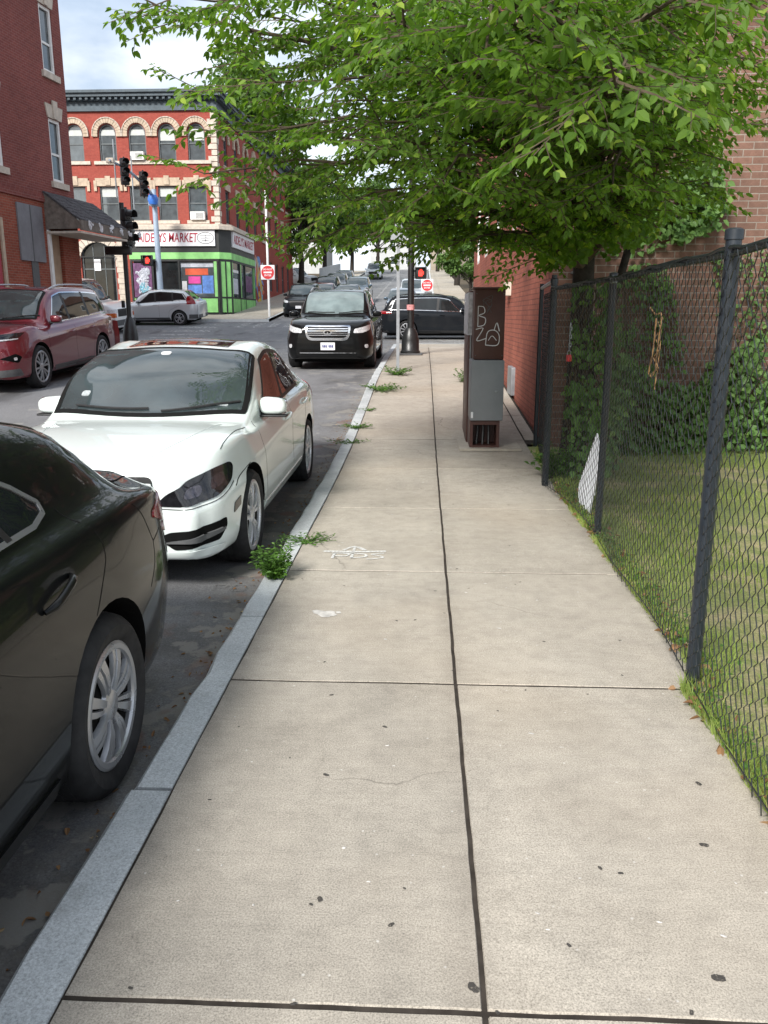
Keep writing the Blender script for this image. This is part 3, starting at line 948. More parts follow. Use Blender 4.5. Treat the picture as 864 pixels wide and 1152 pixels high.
        if not closed:      # keep the longest unbroken run
            best = cur = (0, 0); st0 = 0
            for i in range(n):
                brk = L_[i] is None or (i > 0 and L_[i - 1] is not None and (L_[i][0] - L_[i - 1][0]).length > .35)
                if brk: st0 = i if L_[i] is not None else i + 1
                if i - st0 > best[1] - best[0]: best = (st0, i)
            rng_ = range(best[0], best[1])
        for i in rng_:
            A, B = L_[i], L_[(i + 1) % n]
            if A is None or B is None or (A[0] - B[0]).length > .35: continue
            mbx.add([A[0], A[1], B[1], B[0], A[2], A[3], B[3], B[2]], [(0, 1, 2, 3), (4, 0, 3, 7), (1, 5, 6, 2)])
    Z6, Z7 = fn['Z6'], fn['Z7']
    def wpt(s, t): return Vector((s, lerp(Z6(s), Z7(s), t)))
    def wpoly(c4, k=8):
        out = []
        n = len(c4)
        for i in range(n):
            a = c4[i]; b = c4[(i + 1) % n]
            for j in range(k): out.append(wpt(lerp(a[0], b[0], j / k), lerp(a[1], b[1], j / k)))
        return out
    ctx = dict(root=root, body=body, patch=patch, ribbon=ribbon, cast=cast, wpoly=wpoly, wpt=wpt, off=off, fn=fn, p=p, w=w)
    # windshield and rear window
    c, rf, rr, ds = p['c'], p['rf'], p['rr'], p['ds']
    X7 = fn['X7']
    def screen(s0, s1, f=.93, e0=.10, e1=.02, flip=False):
        lf = []; rt = []
        for i in range(13):
            s = lerp(s0, s1, i / 12)
            xx = X7(s) * f
            rt.append(Vector((xx, s + (e0 * (1 - i / 12) + e1 * i / 12)))); lf.append(Vector((-xx, s + (e0 * (1 - i / 12) + e1 * i / 12))))
        bot = [Vector((lerp(lf[0].x, rt[0].x, q / 10), s0 + e0 * (abs(q / 5 - 1) ** 2))) for q in range(1, 10)]
        top = [Vector((lerp(rt[-1].x, lf[-1].x, q / 10), s1 + e1 * (abs(q / 5 - 1) ** 2))) for q in range(1, 10)]
        return bot + rt + top + list(reversed(lf))
    g = MB()
    wsp = screen(c + .05, rf - .03, p.get('wsf', .945), .13, .07)
    patch(g, wsp, 'T', .006, 1, .045)
    ws = g.build('windshield', M[p.get('wsmat', 'glass_shield')], root, 50)
    if detail > 1:
        g = MB(); ribbon(g, wsp, 'T', .04, .008, closed=True, res=.03)
        g.build('windshield_seal', M['seam'], root, 50)
        g = MB()
        for x0, x1 in ((-.55 * w / .9, .02), (.12, .68 * w / .9)):
            pth = []
            for i in range(9):
                xx = lerp(x0, x1, i / 8); sv = c + .08 + .13 * (xx / (w * .7)) ** 2 + .03 * (i / 8)
                h = cast('T', xx, sv)
                if h: pth.append(h[0] + h[1] * .018)
            if len(pth) > 2: g.tube(pth, .009, 6)
        g.build('wiper', M['blackp'], root)
    if p.get('rearglass', True):
        g = MB(); patch(g, screen(rr + .05, ds - (.05 if ds - rr > .4 else .02), .93, -.02, -.10), 'T', .004)
        g.build('rear_window', M['glass'], root, 50)
    # side windows
    for sd in (1, -1):
        if p.get('sides', (1, -1)) and sd not in p.get('sides', (1, -1)): continue
        allp = p['winall']
        if detail > 1:
            g = MB(); ribbon(g, wpoly(allp, 10), 'X', p.get('trimw', .03), .004, sd, True)
            g.build('window_trim', M[p.get('trim', 'blackp')], root, 40)
        for q in p['wins']:
            g = MB(); patch(g, wpoly(q), 'X', .003, sd, .06)
            g.build('window', M[p.get('glassmat', 'glass')], root, 50)
        if detail > 1:
            for q in p.get('pillars', []):
                g = MB(); patch(g, wpoly(q), 'X', .0045, sd, .06)
                if g.v: g.build('window_pillar', M['blackp'], root, 50)
            for pth in p['seams']:
                g = MB(); ribbon(g, catrom2(pth, 6), 'X', .006, .0006, sd)
                if g.v: g.build('door_gap', M['seam'], root)
            for (s, z) in p['handles']:
                h = cast('X', s, z, sd)
                if not h: continue
                g = MB()
                q0, nn = h[0], h[1]
                ang = p.get('hang', .03)
                Mh = Matrix.Translation(q0) @ Matrix.Rotation(math.atan2(nn.z, abs(nn.x)) * (-sd), 4, 'Y')
                pts = []
                for i in range(9):
                    u = i / 8 * 2 - 1
                    pts.append(Vector((sd * (.032 - .028 * u ** 4), u * .105, u * ang * .5)))
                g.tube(pts, [.008] + [.013] * 7 + [.008], 8, True, Mh)
                g.build('door_handle', M[p.get('handlemat', p['paint'])], root, 60)
        # sill
        if p.get('sill'):
            g = MB(); s0, s1 = fo + ra - .02, fo + wb - ra + .02
            patch(g, [(s0, .235), (s1, .25), (s1, .25 + p['sill']), (s0, .235 + p['sill'])], 'X', .008, sd, .1)
            g.build('sill', M[p.get('clad', 'blackp')], root, 40)
        # wheel arch lip
        for yy in ya:
            g = MB(); P_ = []
            for i in range(33):
                a = PI * (-.10 + 1.2 * i / 32)
                P_.append((yy - off + math.cos(a) * (ra + .012), p['rt'] + .01 + math.sin(a) * (ra + .012)))
            ribbon(g, P_, 'X', p.get('lipw', .03), p.get('lipo', .006), sd, res=.05, keep=True)
            g.build('wheel_arch', M[p.get('lipmat', p['paint'])], root, 60)
        # mirror
        if p.get('mirror', True):
            ms = c + p.get('mo', .42); zz = fn['Z6'](ms) + p.get('mirz', .11)
            xx = w * p.get('mirw', .88)
            g = MB()
            bm = bmesh.new(); bmesh.ops.create_uvsphere(bm, u_segments=18, v_segments=12, radius=1)
            for v in bm.verts:
                q = v.co
                f = lambda t: math.copysign(abs(t) ** .62, t)
                v.co = Vector((f(q.x) * .105, f(q.y) * .08 * (1 if q.y < 0 else .45), f(q.z) * (.066 - .010 * q.x) - .006 * q.x))
            Mm = Matrix.Translation((sd * (xx + .115), ms + off, zz)) @ Matrix.Scale(sd, 4, (1, 0, 0))
            bm.verts.index_update()
            g.add([v.co.copy() for v in bm.verts], [[v.index for v in f.verts] for f in bm.faces], Mm); bm.free()
            mo = g.build('mirror', M[p.get('mirmat', p['paint'])], root, 60)
            g = MB()
            g.rbox(-.10, .10, .012, .042, -.06, .055, .02, Mm)
            g.build('mirror_glass', M['chrome'], mo, 50)
            g = MB(); g.tube([(sd * (xx - .05), ms + off + .02, zz - .10), (sd * (xx + .05), ms + off, zz - .05)], [.035, .028], 8)
            g.rbox(sd * (xx + .115) - .11, sd * (xx + .115) + .11, ms + off - .07, ms + off + .03, zz - .082, zz - .066, .006)
            g.build('mirror_foot', M['blackp'], mo, 50)
    for yy in ya:
        for sd in (1, -1):
            wheel_parts(root, p, (sd * (w - .022), yy, p['rt']), sd)
    # underbody
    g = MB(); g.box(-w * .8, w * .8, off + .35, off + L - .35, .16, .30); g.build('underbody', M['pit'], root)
    for nm, mat, axis, poly, o, both in p.get('extra', []):
        for sd in ((1, -1) if both else (1,)):
            g = MB()
            if nm.endswith('_line'):
                wd_ = o
                pl = [(q[0] * sd, q[1]) for q in poly] if axis in 'FBT' else poly
                ribbon(g, catrom2(pl, 6), axis, wd_, .003, sd, False); nn = nm[:-5]
            else:
                pl = [(q[0] * sd,) + tuple(q[1:]) for q in poly] if axis in 'FBT' else poly
                patch(g, roundpoly(pl, .02), axis, o, sd, .035); nn = nm
            if g.v: g.build(nn, M[mat], root, 50)
    if p.get('rails'):
        for sd in (1, -1):
            g = MB(); pth = []
            for i in range(15):
                s = lerp(rf + .25, rr - .02, i / 14)
                h = cast('T', sd * X7(s) * .93, s)
                lift = .05 * min(1, 5 * min(i / 14, 1 - i / 14))
                if h: pth.append(h[0] + Vector((0, 0, lift + .005)))
            g.tube(pth, .017, 6); g.build('roof_rail', M[p['rails']], root, 50)
    # put on the road
    root.location = (x, y, 0)
    cz, sz = math.cos(rz), math.sin(rz)
    fwd = Vector((sz, -cz, 0))
    lat = Vector((cz, sz, 0))
    hb = wb / 2
    zf = G(y + fwd.y * hb) - ROAD; zr = G(y - fwd.y * hb) - ROAD
    zl = G(y + lat.y * w * .8) - ROAD; zr2 = G(y - lat.y * w * .8) - ROAD
    root.location.z = (zf + zr) / 2 if abs(fwd.y) > .5 else (zl + zr2) / 2
    pitch = math.atan2(zr - zf, wb); roll = math.atan2(zl - zr2, w * 1.6)
    root.rotation_euler = (Matrix.Rotation(rz, 4, 'Z') @ Matrix.Rotation(pitch, 4, 'X') @ Matrix.Rotation(-roll, 4, 'Y')).to_euler()
    return ctx

M['poster_grey'] = plain('faded_sticker', (.34, .37, .38), .4, 0, .3, 60)
M['lamp_smoke'] = plain('headlight_reflector', (.07, .065, .08), .1, .7, .4, 40, .8, .9)
M['paint_black'] = paint('black_car_paint', (.006, .0065, .007), .0, .3, dirt=.02)
M['paint_black2'] = paint('black_blue_car_paint', (.010, .012, .015), .0, .3, dirt=.03)
M['paint_white'] = paint('pearl_white_car_paint', (.70, .76, .74), .0, .35, dirt=.04)
M['paint_vanwhite'] = paint('plain_white_van_paint', (.74, .75, .75), .0, .4, dirt=.06)
M['paint_red'] = paint('dark_red_car_paint', (.155, .010, .020), .25, .3, dirt=.04)
M['paint_silver'] = paint('silver_car_paint', (.60, .63, .65), .45, .34, dirt=.05)
M['paint_grey'] = paint('grey_car_paint', (.14, .15, .16), .5, .34, dirt=.05)
M['paint_blue'] = paint('steel_blue_car_paint', (.10, .14, .18), .5, .34, dirt=.05)

def sedan_wins(c, rf, rr, ds):
    return dict()

# ---------- black sedan, parked nearest
P_BLACK = dict(L=4.88, W=1.84, H=1.475, fo=.97, wb=2.825, h0=.76, c=1.22, hc=1.0, rf=2.0, rr=3.45, ds=4.50, dz=1.005, b0=.955, b1=1.035, rdrop=.01, mid2=.24,
    cl0=.72, cl1=.87, paint='paint_black', rt=.328, rr_=.225, tw=.225, wstyle='swirl', spokes=8, wi=.024, wo=.050, rimmat='alloy', gap=.045, trim='bright_trim', trimw=.016, dx=.70, sh=.955, tail=.98,
    winall=[(1.62, .05), (3.56, .05), (3.66, .12), (3.67, .22), (3.58, .42), (3.34, .78), (3.15, .90), (2.35, .92), (2.1, .88)],
    wins=[[(1.66, .07), (2.62, .07), (2.55, .89), (2.36, .90), (2.12, .86)], [(2.70, .07), (3.38, .07), (3.30, .74), (3.24, .80), (3.10, .88), (2.64, .90)], [(3.415, .07), (3.56, .07), (3.64, .14), (3.64, .21), (3.56, .40), (3.335, .70)]],
    pillars=[[(2.62, .05), (2.70, .05), (2.64, .9), (2.55, .9)], [(3.38, .05), (3.415, .05), (3.335, .72), (3.30, .74)]],
    seams=[[(1.30, .95), (1.26, .80), (1.28, .45), (1.36, .28)], [(2.66, .97), (2.64, .60), (2.66, .27)], [(3.74, 1.06), (3.80, .97), (3.83, .88), (3.76, .78), (3.62, .62), (3.50, .45), (3.42, .32), (3.36, .27)],
           [(1.36, .27), (3.36, .27)], [(4.18, .98), (4.28, .90), (4.36, .78)], [(4.36, .78), (4.50, .80)], [(4.36, .78), (4.33, .70), (4.24, .62)]],
    handles=[(2.45, .84), (3.44, .87)], handlemat='paint_black', lipw=.045, lipo=.008, sill=.06, clad='paint_black', hang=.05,
    extra=[('taillight', 'lamp_red', 'E', [(.30, .905), (.60, .925), (.84, .915), (.96, .89), (.97, .865), (.84, .81), (.62, .79), (.30, .81)], .008, True),
           ('taillight', 'lamp_redd', 'E', [(.45, .78), (.64, .78), (.83, .80), (.84, .76), (.62, .71), (.48, .72)], .007, True),
           ('rear_bumper_insert', 'blackp', 'B', [(-.62, .40), (.62, .40), (.62, .28), (-.62, .28)], .005, False),
           ('trunk_gap_line', 'seam', 'T', [(.66, 4.36), (.66, 4.62), (.62, 4.84)], .006, True),
           ('headlight', 'lamp_clear', 'D', [(.36, .62), (.8, .68), (1.0, .78), (.8, .76), (.4, .70)], .006, True)])
# ---------- white sedan
P_WHITE = dict(L=4.60, W=1.775, H=1.47, fo=.81, wb=2.76, sharp=(5, 7), h0=.815, nd=.06, c=1.15, hc=.945, cx=.83, rx=.725, wsf=.965, mo=.50, mirw=.86, mirz=.085, rf=2.02, rr=3.10, ds=3.98, dz=1.08, b0=.90, b1=.985, cl0=.70, cl1=.84, paint='paint_white',
    rt=.325, rr_=.245, tw=.225, wstyle='twin', spokes=5, wi=.026, wo=.03, spread=.07, rimmat='alloy_bright', gap=.035, glassmat='glass_brown', trim='blackp', trimw=.03, nose=1.17, zb=.215,
    winall=[(1.66, .05), (3.58, .05), (3.50, .30), (3.22, .74), (3.02, .90), (2.4, .92), (2.14, .88)],
    wins=[[(1.70, .07), (2.56, .07), (2.52, .89), (2.38, .90), (2.14, .86)], [(2.64, .07), (3.26, .07), (3.20, .72), (3.00, .88), (2.60, .90)], [(3.30, .07), (3.55, .07), (3.46, .32), (3.24, .66)]],
    pillars=[[(2.56, .05), (2.64, .05), (2.60, .9), (2.52, .9)]],
    seams=[[(1.32, .93), (1.28, .78), (1.28, .45), (1.34, .28)], [(2.60, .98), (2.58, .60), (2.60, .29)], [(3.52, 1.0), (3.44, .82), (3.36, .66), (3.24, .42), (3.14, .29)], [(1.34, .285), (3.14, .285)],
           [(.40, .62), (.52, .66), (.80, .70)]],
    handles=[(2.38, .82), (3.34, .85)], sill=.085, clad='paint_white', lipw=.025, lipo=.003,
    extra=[('headlight', 'lamp_dark', 'D', [(.335, .575, .03), (.52, .57, .04), (.72, .60, .04), (.885, .665, .03), (.925, .745, .03), (.89, .775, .03), (.74, .765, .06), (.54, .72, .05), (.40, .655, .04)], .008, True),
           ('headlight_lens', 'lamp_smoke', 'D', [(.47, .61, .04), (.60, .615, .04), (.62, .685, .04), (.50, .67, .04)], .010, True),
           ('headlight_lens', 'lamp_smoke', 'D', [(.67, .635, .04), (.80, .665, .04), (.82, .735, .04), (.70, .72, .04)], .010, True),
           ('grille', 'blackp', 'F', [(-.44, .752, .05), (.44, .752, .05), (.42, .55, .08), (-.42, .55, .08)], .008, False),
           ('grille_bar', 'paint_white', 'F', [(-.435, .715), (.435, .715), (.43, .692), (-.43, .692)], .024, False),
           ('grille_bar', 'paint_white', 'F', [(-.425, .645), (.425, .645), (.42, .622), (-.42, .622)], .024, False),
           ('air_intake', 'pit', 'D', [(.34, .375, .015), (.40, .41, .015), (.78, .455, .015), (.785, .40, .015), (.72, .325, .02), (.42, .30, .015)], .006, True),
           ('daytime_lamp', 'greyp', 'D', [(.33, .345, .01), (.56, .345, .01), (.755, .385, .01), (.755, .405, .01), (.56, .385, .01)], .024, True),
           ('air_intake', 'blackp', 'F', [(-.34, .44), (.34, .44), (.36, .35), (-.36, .35)], .006, False),
           
           ('front_lip', 'paint_white', 'F', [(-.80, .29), (.80, .29), (.78, .245), (-.78, .245)], .018, False),
           ('bumper_gap_line', 'seam', 'D', [(.33, .56), (.52, .553), (.73, .583), (.90, .65)], .004, True),
           ('hood_gap_line', 'seam', 'T', [(.755, .40), (.752, .6), (.752, .85), (.765, 1.10)], .0035, True),
           ('hood_crease_line', 'paint_white', 'T', [(.36, .14), (.50, .55), (.60, 1.05)], .02, True),
           ('side_marker', 'lamp_dark', 'X', [(.34, .455, .01), (.45, .49, .01), (.45, .55, .01), (.35, .52, .01)], .005, True),
           ('sunroof', 'glass_brown', 'T', [(-.42, 2.16), (.42, 2.16), (.42, 2.62), (-.42, 2.62)], .004, False),
           ('sunroof', 'glass_brown', 'T', [(-.42, 2.68), (.42, 2.68), (.42, 3.0), (-.42, 3.0)], .004, False),
           ('windshield_sticker', 'poster_grey', 'T', [(-.55, 1.42), (-.48, 1.41), (-.475, 1.45), (-.54, 1.46)], .011, False),
           ('windshield_sticker', 'white_plate', 'T', [(-.05, 1.84), (.03, 1.84), (.03, 1.885), (-.05, 1.885)], .011, False),
           ('windshield_sticker', 'poster_grey', 'T', [(.50, 1.335), (.59, 1.345), (.59, 1.365), (.50, 1.355)], .011, False),
           ('taillight', 'lamp_red', 'E', [(.40, .98), (.84, .96), (.84, .80), (.46, .80)], .006, True)])
# ---------- big SUVs
def suv(**k):
    L = k.get('L', 4.95)
    c, rf = k.get('c', 1.22), k.get('rf', 1.98)
    rr, ds = k.get('rr', L - .62), k.get('ds', L - .20)
    fo, wb = k.get('fo', .93), k.get('wb', 2.90)
    ra_ = fo + wb
    b = dict(L=L, W=1.96, H=1.74, fo=fo, wb=wb, h0=.93, c=c, hc=1.13, rf=rf, rr=rr, ds=ds, dz=1.14, b0=1.06, b1=1.14, cl0=.86, cl1=.98, rt=.375, rr_=.27, tw=.24, z3=.66, zb=.24,
        wstyle='twin', spokes=6, wi=.03, wo=.035, rx=.70, dx=.80, tail=1.22, nose=1.08, gap=.05,
        winall=[(c + .42, .05), (rr + .12, .05), (rr - .06, .86), (2.6, .92), (rf + .16, .86)],
        wins=[[(c + .46, .07), (2.55, .07), (2.50, .90), (rf + .30, .88), (rf + .14, .82)], [(2.64, .07), (3.52, .07), (3.50, .89), (2.6, .90)], [(3.62, .08), (rr + .05, .14), (rr - .1, .84), (3.60, .88)]],
        pillars=[[(2.55, .05), (2.64, .05), (2.60, .9), (2.50, .9)], [(3.52, .05), (3.62, .05), (3.60, .9), (3.50, .9)]],
        seams=[[(c + .1, 1.05), (c + .06, .80), (c + .08, .5), (c + .14, .32)], [(2.60, 1.1), (2.58, .70), (2.60, .32)], [(3.60, 1.14), (3.58, .95), (ra_ - .42, .72), (ra_ - .50, .45), (ra_ - .52, .32)], [(c + .14, .32), (ra_ - .52, .32)]],
        handles=[(2.40, .95), (3.42, .98)], sill=.13, clad='greyp', lipw=.07, lipo=.012, lipmat='greyp',
        extra=[])
    ex = k.pop('extra', [])
    b.update(k); b['extra'] = ex
    return b
def suv_front(lm='lamp_clear', grille='blackp', plate=True, dz=0):
    e = [('headlight', lm, 'D', [(.42, .80 + dz, .03), (.62, .80 + dz, .03), (.90, .86 + dz, .03), (1.06, .97 + dz, .03), (.86, .955 + dz, .03), (.46, .885 + dz, .02)], .008, True),
         ('grille', grille, 'F', [(-.50, .90 + dz, .05), (.50, .90 + dz, .05), (.44, .60 + dz, .08), (-.44, .60 + dz, .08)], .006, False),
         ('air_intake', 'pit', 'F', [(-.62, .46), (.62, .46), (.56, .36), (-.56, .36)], .006, False),
         ('fog_lamp', 'lamp_clear', 'D', [(.66, .48, .04), (.76, .48, .04), (.76, .56, .04), (.66, .56, .04)], .008, True)]
    if plate: e.append(('license_plate', 'white_plate', 'F', [(-.155, .50, .01), (.155, .50, .01), (.155, .64, .01), (-.155, .64, .01)], .03, False))
    return e
# ------------------------------------------------------------------ the cars where they stand
CTX = {}
CTX['black'] = make_car(P_BLACK, 'black_sedan', 'glossy black sedan closest to the camera, only its rear door and rear wheel showing', 'car', -1.99, 1.22, 0)
CTX['white'] = make_car(P_WHITE, 'white_sedan', 'pearl white sedan with smoked headlights parked along the granite kerb', 'car', -2.04, 6.90, 0)
P_RED = suv(L=5.08, W=1.98, H=1.79, wb=2.95, fo=.98, c=1.30, rf=2.02, paint='paint_red', rt=.385, rr_=.285, rails='alloy', h0=1.0, hc=1.17, b0=1.09, b1=1.19, cl0=.92, cl1=1.04, spokes=6, clad='greyp', lipmat='greyp',
    trim='chrome', trimw=.02,
    extra=[('headlight', 'lamp_dark', 'D', [(.40, .90, .02), (.64, .90, .02), (.94, .95, .02), (1.06, 1.02, .02), (.86, 1.02, .02), (.42, .985, .02)], .008, True),
           ('headlight_strip', 'lamp_clear', 'D', [(.42, .885, .01), (.90, .915, .01), (.90, .935, .01), (.42, .91, .01)], .014, True),
           ('grille', 'blackp', 'F', [(-.46, .84, .03), (.46, .84, .03), (.62, .52, .05), (-.62, .52, .05)], .006, False),
           ('bumper_guard', 'greyp', 'D', [(.30, .40), (.86, .42), (.92, .30), (.30, .28)], .012, True),
           ('fog_recess', 'pit', 'D', [(.52, .60, .03), (.80, .68, .03), (.92, .62, .03), (.84, .52, .03)], .006, True),
           ('fog_lamp', 'lamp_clear', 'D', [(.76, .57, .02), (.82, .57, .02), (.82, .62, .02), (.76, .62, .02)], .012, True),
           ('taillight', 'lamp_red', 'E', [(.40, 1.14), (1.0, 1.16), (1.0, 1.05), (.40, 1.04)], .008, True)])
CTX['red'] = make_car(P_RED, 'red_suv', 'dark red three-row SUV with silver roof rails on the opposite side of the street', 'car', -7.92, 16.35, 0)
fr = suv_front()
fr = [e for e in fr if e[0] != 'license_plate' and e[0] != 'grille']
P_INF = suv(L=4.99, W=1.96, H=1.74, wb=2.90, fo=.95, paint='paint_black', h0=.98, hc=1.14, rails='alloy', wsmat='glass_teal', spokes=5, lipmat='paint_black', clad='paint_black', trim='chrome', trimw=.018, nose=1.12,
    extra=fr + [('grille_frame', 'chrome', 'F', [(-.50, .96, .06), (.50, .96, .06), (.47, .72, .08), (.40, .64, .10), (-.40, .64, .10), (-.47, .72, .08)], .012, False),
                ('grille', 'pit', 'F', [(-.455, .925, .05), (.455, .925, .05), (.43, .74, .08), (.36, .695, .08), (-.36, .695, .08), (-.43, .74, .08)], .018, False)]
    + [('grille_bar', 'chrome', 'F', [(-.45, z + .012), (.45, z + .012), (.44, z - .008), (-.44, z - .008)], .030, False) for z in (.75, .795, .84, .885)]
    + [('emblem', 'chrome', 'F', [(-.10, .81), (-.07, .77), (.07, .77), (.10, .81), (.07, .855), (-.07, .855)], .040, False),
       ('emblem_inset', 'pit', 'F', [(-.07, .805), (-.02, .784), (0, .835), (.02, .784), (.07, .805), (.05, .843), (-.05, .843)], .046, False),
       ('license_plate', 'white_plate', 'F', [(-.155, .44, .01), (.155, .44, .01), (.155, .60, .01), (-.155, .60, .01)], .03, False)]
    + [('license_plate_mark', 'plate_ink', 'F', [(x, .495), (x + .022, .495), (x + .022, .55), (x, .55)], .045, False) for x in (-.115, -.08, -.045, .02, .055, .09)]
    + [('bumper_strip', 'chrome', 'F', [(-.62, .385), (.62, .385), (.60, .37), (-.60, .37)], .02, False)])
CTX['inf'] = make_car(P_INF, 'black_suv', 'black SUV with a wide chrome grille facing the camera just short of the crossing', 'car', -2.06, 20.35, 0)
for nm_ in [o for o in CTX['inf']['root'].children if o.name.startswith('license_plate_mark')]: pass
P_HL = suv(L=4.95, W=1.93, H=1.73, wb=2.85, fo=.95, paint='paint_black2', lipmat='paint_black2', clad='blackp', spokes=10, wstyle='single', wi=.03, wo=.045, trim='chrome', trimw=.02, rails='blackp', sides=(-1, 1),
    extra=[('taillight', 'lamp_red', 'E', [(.30, 1.10), (.70, 1.12), (1.05, 1.08), (1.05, 1.02), (.70, 1.0), (.30, 1.0)], .008, True),
           ('bumper_guard', 'blackp', 'B', [(-.9, .46), (.9, .46), (.9, .30), (-.9, .30)], .01, False)] + suv_front(plate=False))
CTX['hl'] = make_car(P_HL, 'crossing_suv', 'black SUV seen side-on as it drives through the crossing beside the lamp post', 'car', .76, 34.2, PI / 2)
P_CRV = suv(L=4.53, W=1.82, H=1.66, wb=2.62, fo=.92, c=1.15, rf=1.95, rr=3.75, ds=4.30, paint='paint_silver', rt=.345, rr_=.235, spokes=5, wi=.035, wo=.04, lipmat='greyp', clad='greyp', lipw=.05, trim='blackp', h0=.90, hc=1.08, b0=1.02, b1=1.13,
    winall=[(1.55, .05), (3.95, .2), (3.75, .80), (2.6, .92), (2.1, .86)],
    wins=[[(1.6, .07), (2.36, .07), (2.32, .90), (2.2, .88), (2.04, .80)], [(2.44, .07), (3.20, .07), (3.18, .88), (2.42, .90)], [(3.28, .10), (3.86, .22), (3.70, .76), (3.26, .87)]],
    pillars=[[(2.36, .05), (2.44, .05), (2.42, .9), (2.32, .9)], [(3.20, .05), (3.28, .05), (3.26, .9), (3.18, .9)]],
    extra=[('taillight', 'lamp_red', 'E', [(.62, 1.40), (.92, 1.36), (1.02, 1.10), (1.06, 1.0), (.72, 1.0)], .01, True),
           ('bumper_guard', 'greyp', 'E', [(.2, .52), (1.0, .52), (1.0, .32), (.2, .32)], .01, True)] + suv_front(plate=False))
CTX['crv'] = make_car(P_CRV, 'silver_suv', 'small silver SUV parked side-on in front of the corner market', 'car', -13.05, 40.85, -PI / 2)
P_VAN = suv(L=5.5, W=2.0, H=2.3, wb=3.4, fo=.95, c=.98, rf=1.75, rr=5.25, ds=5.42, paint='paint_vanwhite', rt=.37, rr_=.21, h0=1.14, hc=1.38, b0=1.34, b1=1.40, dz=1.42, cl0=.95, cl1=1.05, lipmat='paint_vanwhite', clad='greyp', lipw=.04, rx=.80, mirmat='blackp', handlemat='blackp', nose=1.25,
    winall=[(1.35, .05), (2.4, .05), (2.36, .88), (1.95, .86)], wins=[[(1.4, .07), (2.34, .07), (2.32, .84), (1.98, .84)]], pillars=[],
    extra=[('grille', 'blackp', 'F', [(-.52, 1.06, .03), (.52, 1.06, .03), (.52, .74, .03), (-.52, .74, .03)], .01, False),
           ('headlight', 'lamp_clear', 'F', [(.58, 1.06, .02), (.88, 1.06, .02), (.88, .92, .02), (.58, .92, .02)], .012, True),
           ('turn_lamp', 'lamp_amber', 'D', [(.50, .90, .02), (1.0, .90, .02), (1.0, .72, .02), (.50, .72, .02)], .014, True),
           ('bumper', 'greyp', 'D', [(.0, .60), (1.02, .60), (1.02, .36), (.0, .36)], .04, True)])
CTX['van'] = make_car(P_VAN, 'white_van', 'white work van with an amber corner lamp nosing out from behind the left brick building', 'van', -15.85, 37.4, R_(78))
# ---------- cars up the hill
def far(paintn, **k):
    return suv(L=4.6, W=1.85, H=k.pop('H', 1.66), wb=2.7, fo=.90, c=1.15, rf=1.95, rr=3.85, ds=4.36, paint=paintn, rt=.345, rr_=.24, lipmat=paintn, clad='blackp', h0=.92, hc=1.08, b0=1.02, b1=1.12,
               winall=[(1.55, .05), (3.95, .2), (3.8, .80), (2.6, .92), (2.1, .86)], wins=[[(1.6, .07), (2.36, .07), (2.32, .90), (2.04, .80)], [(2.44, .07), (3.20, .07), (3.18, .88), (2.42, .90)], [(3.28, .10), (3.86, .22), (3.70, .76), (3.26, .87)]],
               extra=k.pop('extra', suv_front()), **k)
def farsedan(paintn, **k):
    q = dict(P_WHITE); q.update(paint=paintn, clad=paintn, glassmat='glass', extra=[('headlight', 'lamp_clear', 'D', [(.34, .62), (.78, .66), (.98, .79), (.76, .78), (.5, .73)], .01, True),
             ('grille', 'blackp', 'F', [(-.40, .74), (.40, .74), (.36, .58), (-.36, .58)], .01, False), ('license_plate', 'white_plate', 'F', [(-.15, .40), (.15, .40), (.15, .52), (-.15, .52)], .03, False)])
    q.update(k); return q
GR = 'cars along the street climbing the hill'
make_car(far('paint_black2', H=1.68), 'parked_suv', 'small dark SUV parked at the far kerb just past the do not enter sign', 'car', -6.62, 46.6, 0, GR)
make_car(farsedan('paint_red'), 'parked_sedan', 'red sedan tucked behind the dark SUV on the hill street', 'car', -6.3, 52.6, 0, GR, 1)
make_car(far('paint_black'), 'parked_suv', 'black SUV parked behind the red sedan along the hill', 'car', -6.7, 58.6, 0, GR, 1)
make_car(far('paint_grey'), 'parked_suv', 'grey SUV in the left kerb row of the hill street, behind a black one', 'car', -6.7, 65.0, 0, GR, 1)
make_car(far('paint_blue'), 'parked_suv', 'steel blue SUV farthest up in the row at the left kerb of the hill', 'car', -6.8, 72.0, 0, GR, 1)
make_car(far('paint_vanwhite', H=1.75), 'parked_suv', 'white SUV standing high on the slope beyond the brick corner building', 'car', -11.9, 78.0, R_(60), GR, 1)
make_car(farsedan('paint_black2'), 'waiting_sedan', 'dark sedan coming down the hill right behind the chrome-grilled black SUV', 'car', -4.55, 50.5, 0, GR, 1)
make_car(far('paint_blue'), 'waiting_suv', 'dark blue SUV next in line behind the dark sedan coming down the hill', 'car', -4.5, 57.5, 0, GR, 1)
make_car(far('paint_silver', H=1.75), 'distant_suv', 'silver SUV alone in the middle of the road near the hilltop', 'car', -5.7, 97.0, 0, GR, 1)
make_car(farsedan('paint_blue'), 'right_lane_sedan', 'dark blue sedan peeking out from behind the crossing black SUV', 'car', -1.15, 45.5, 0, GR, 1)
make_car(far('paint_silver'), 'right_lane_suv', 'light grey car parked up the hill above the crossing SUV roof', 'car', -.72, 53.5, 0, GR, 1)
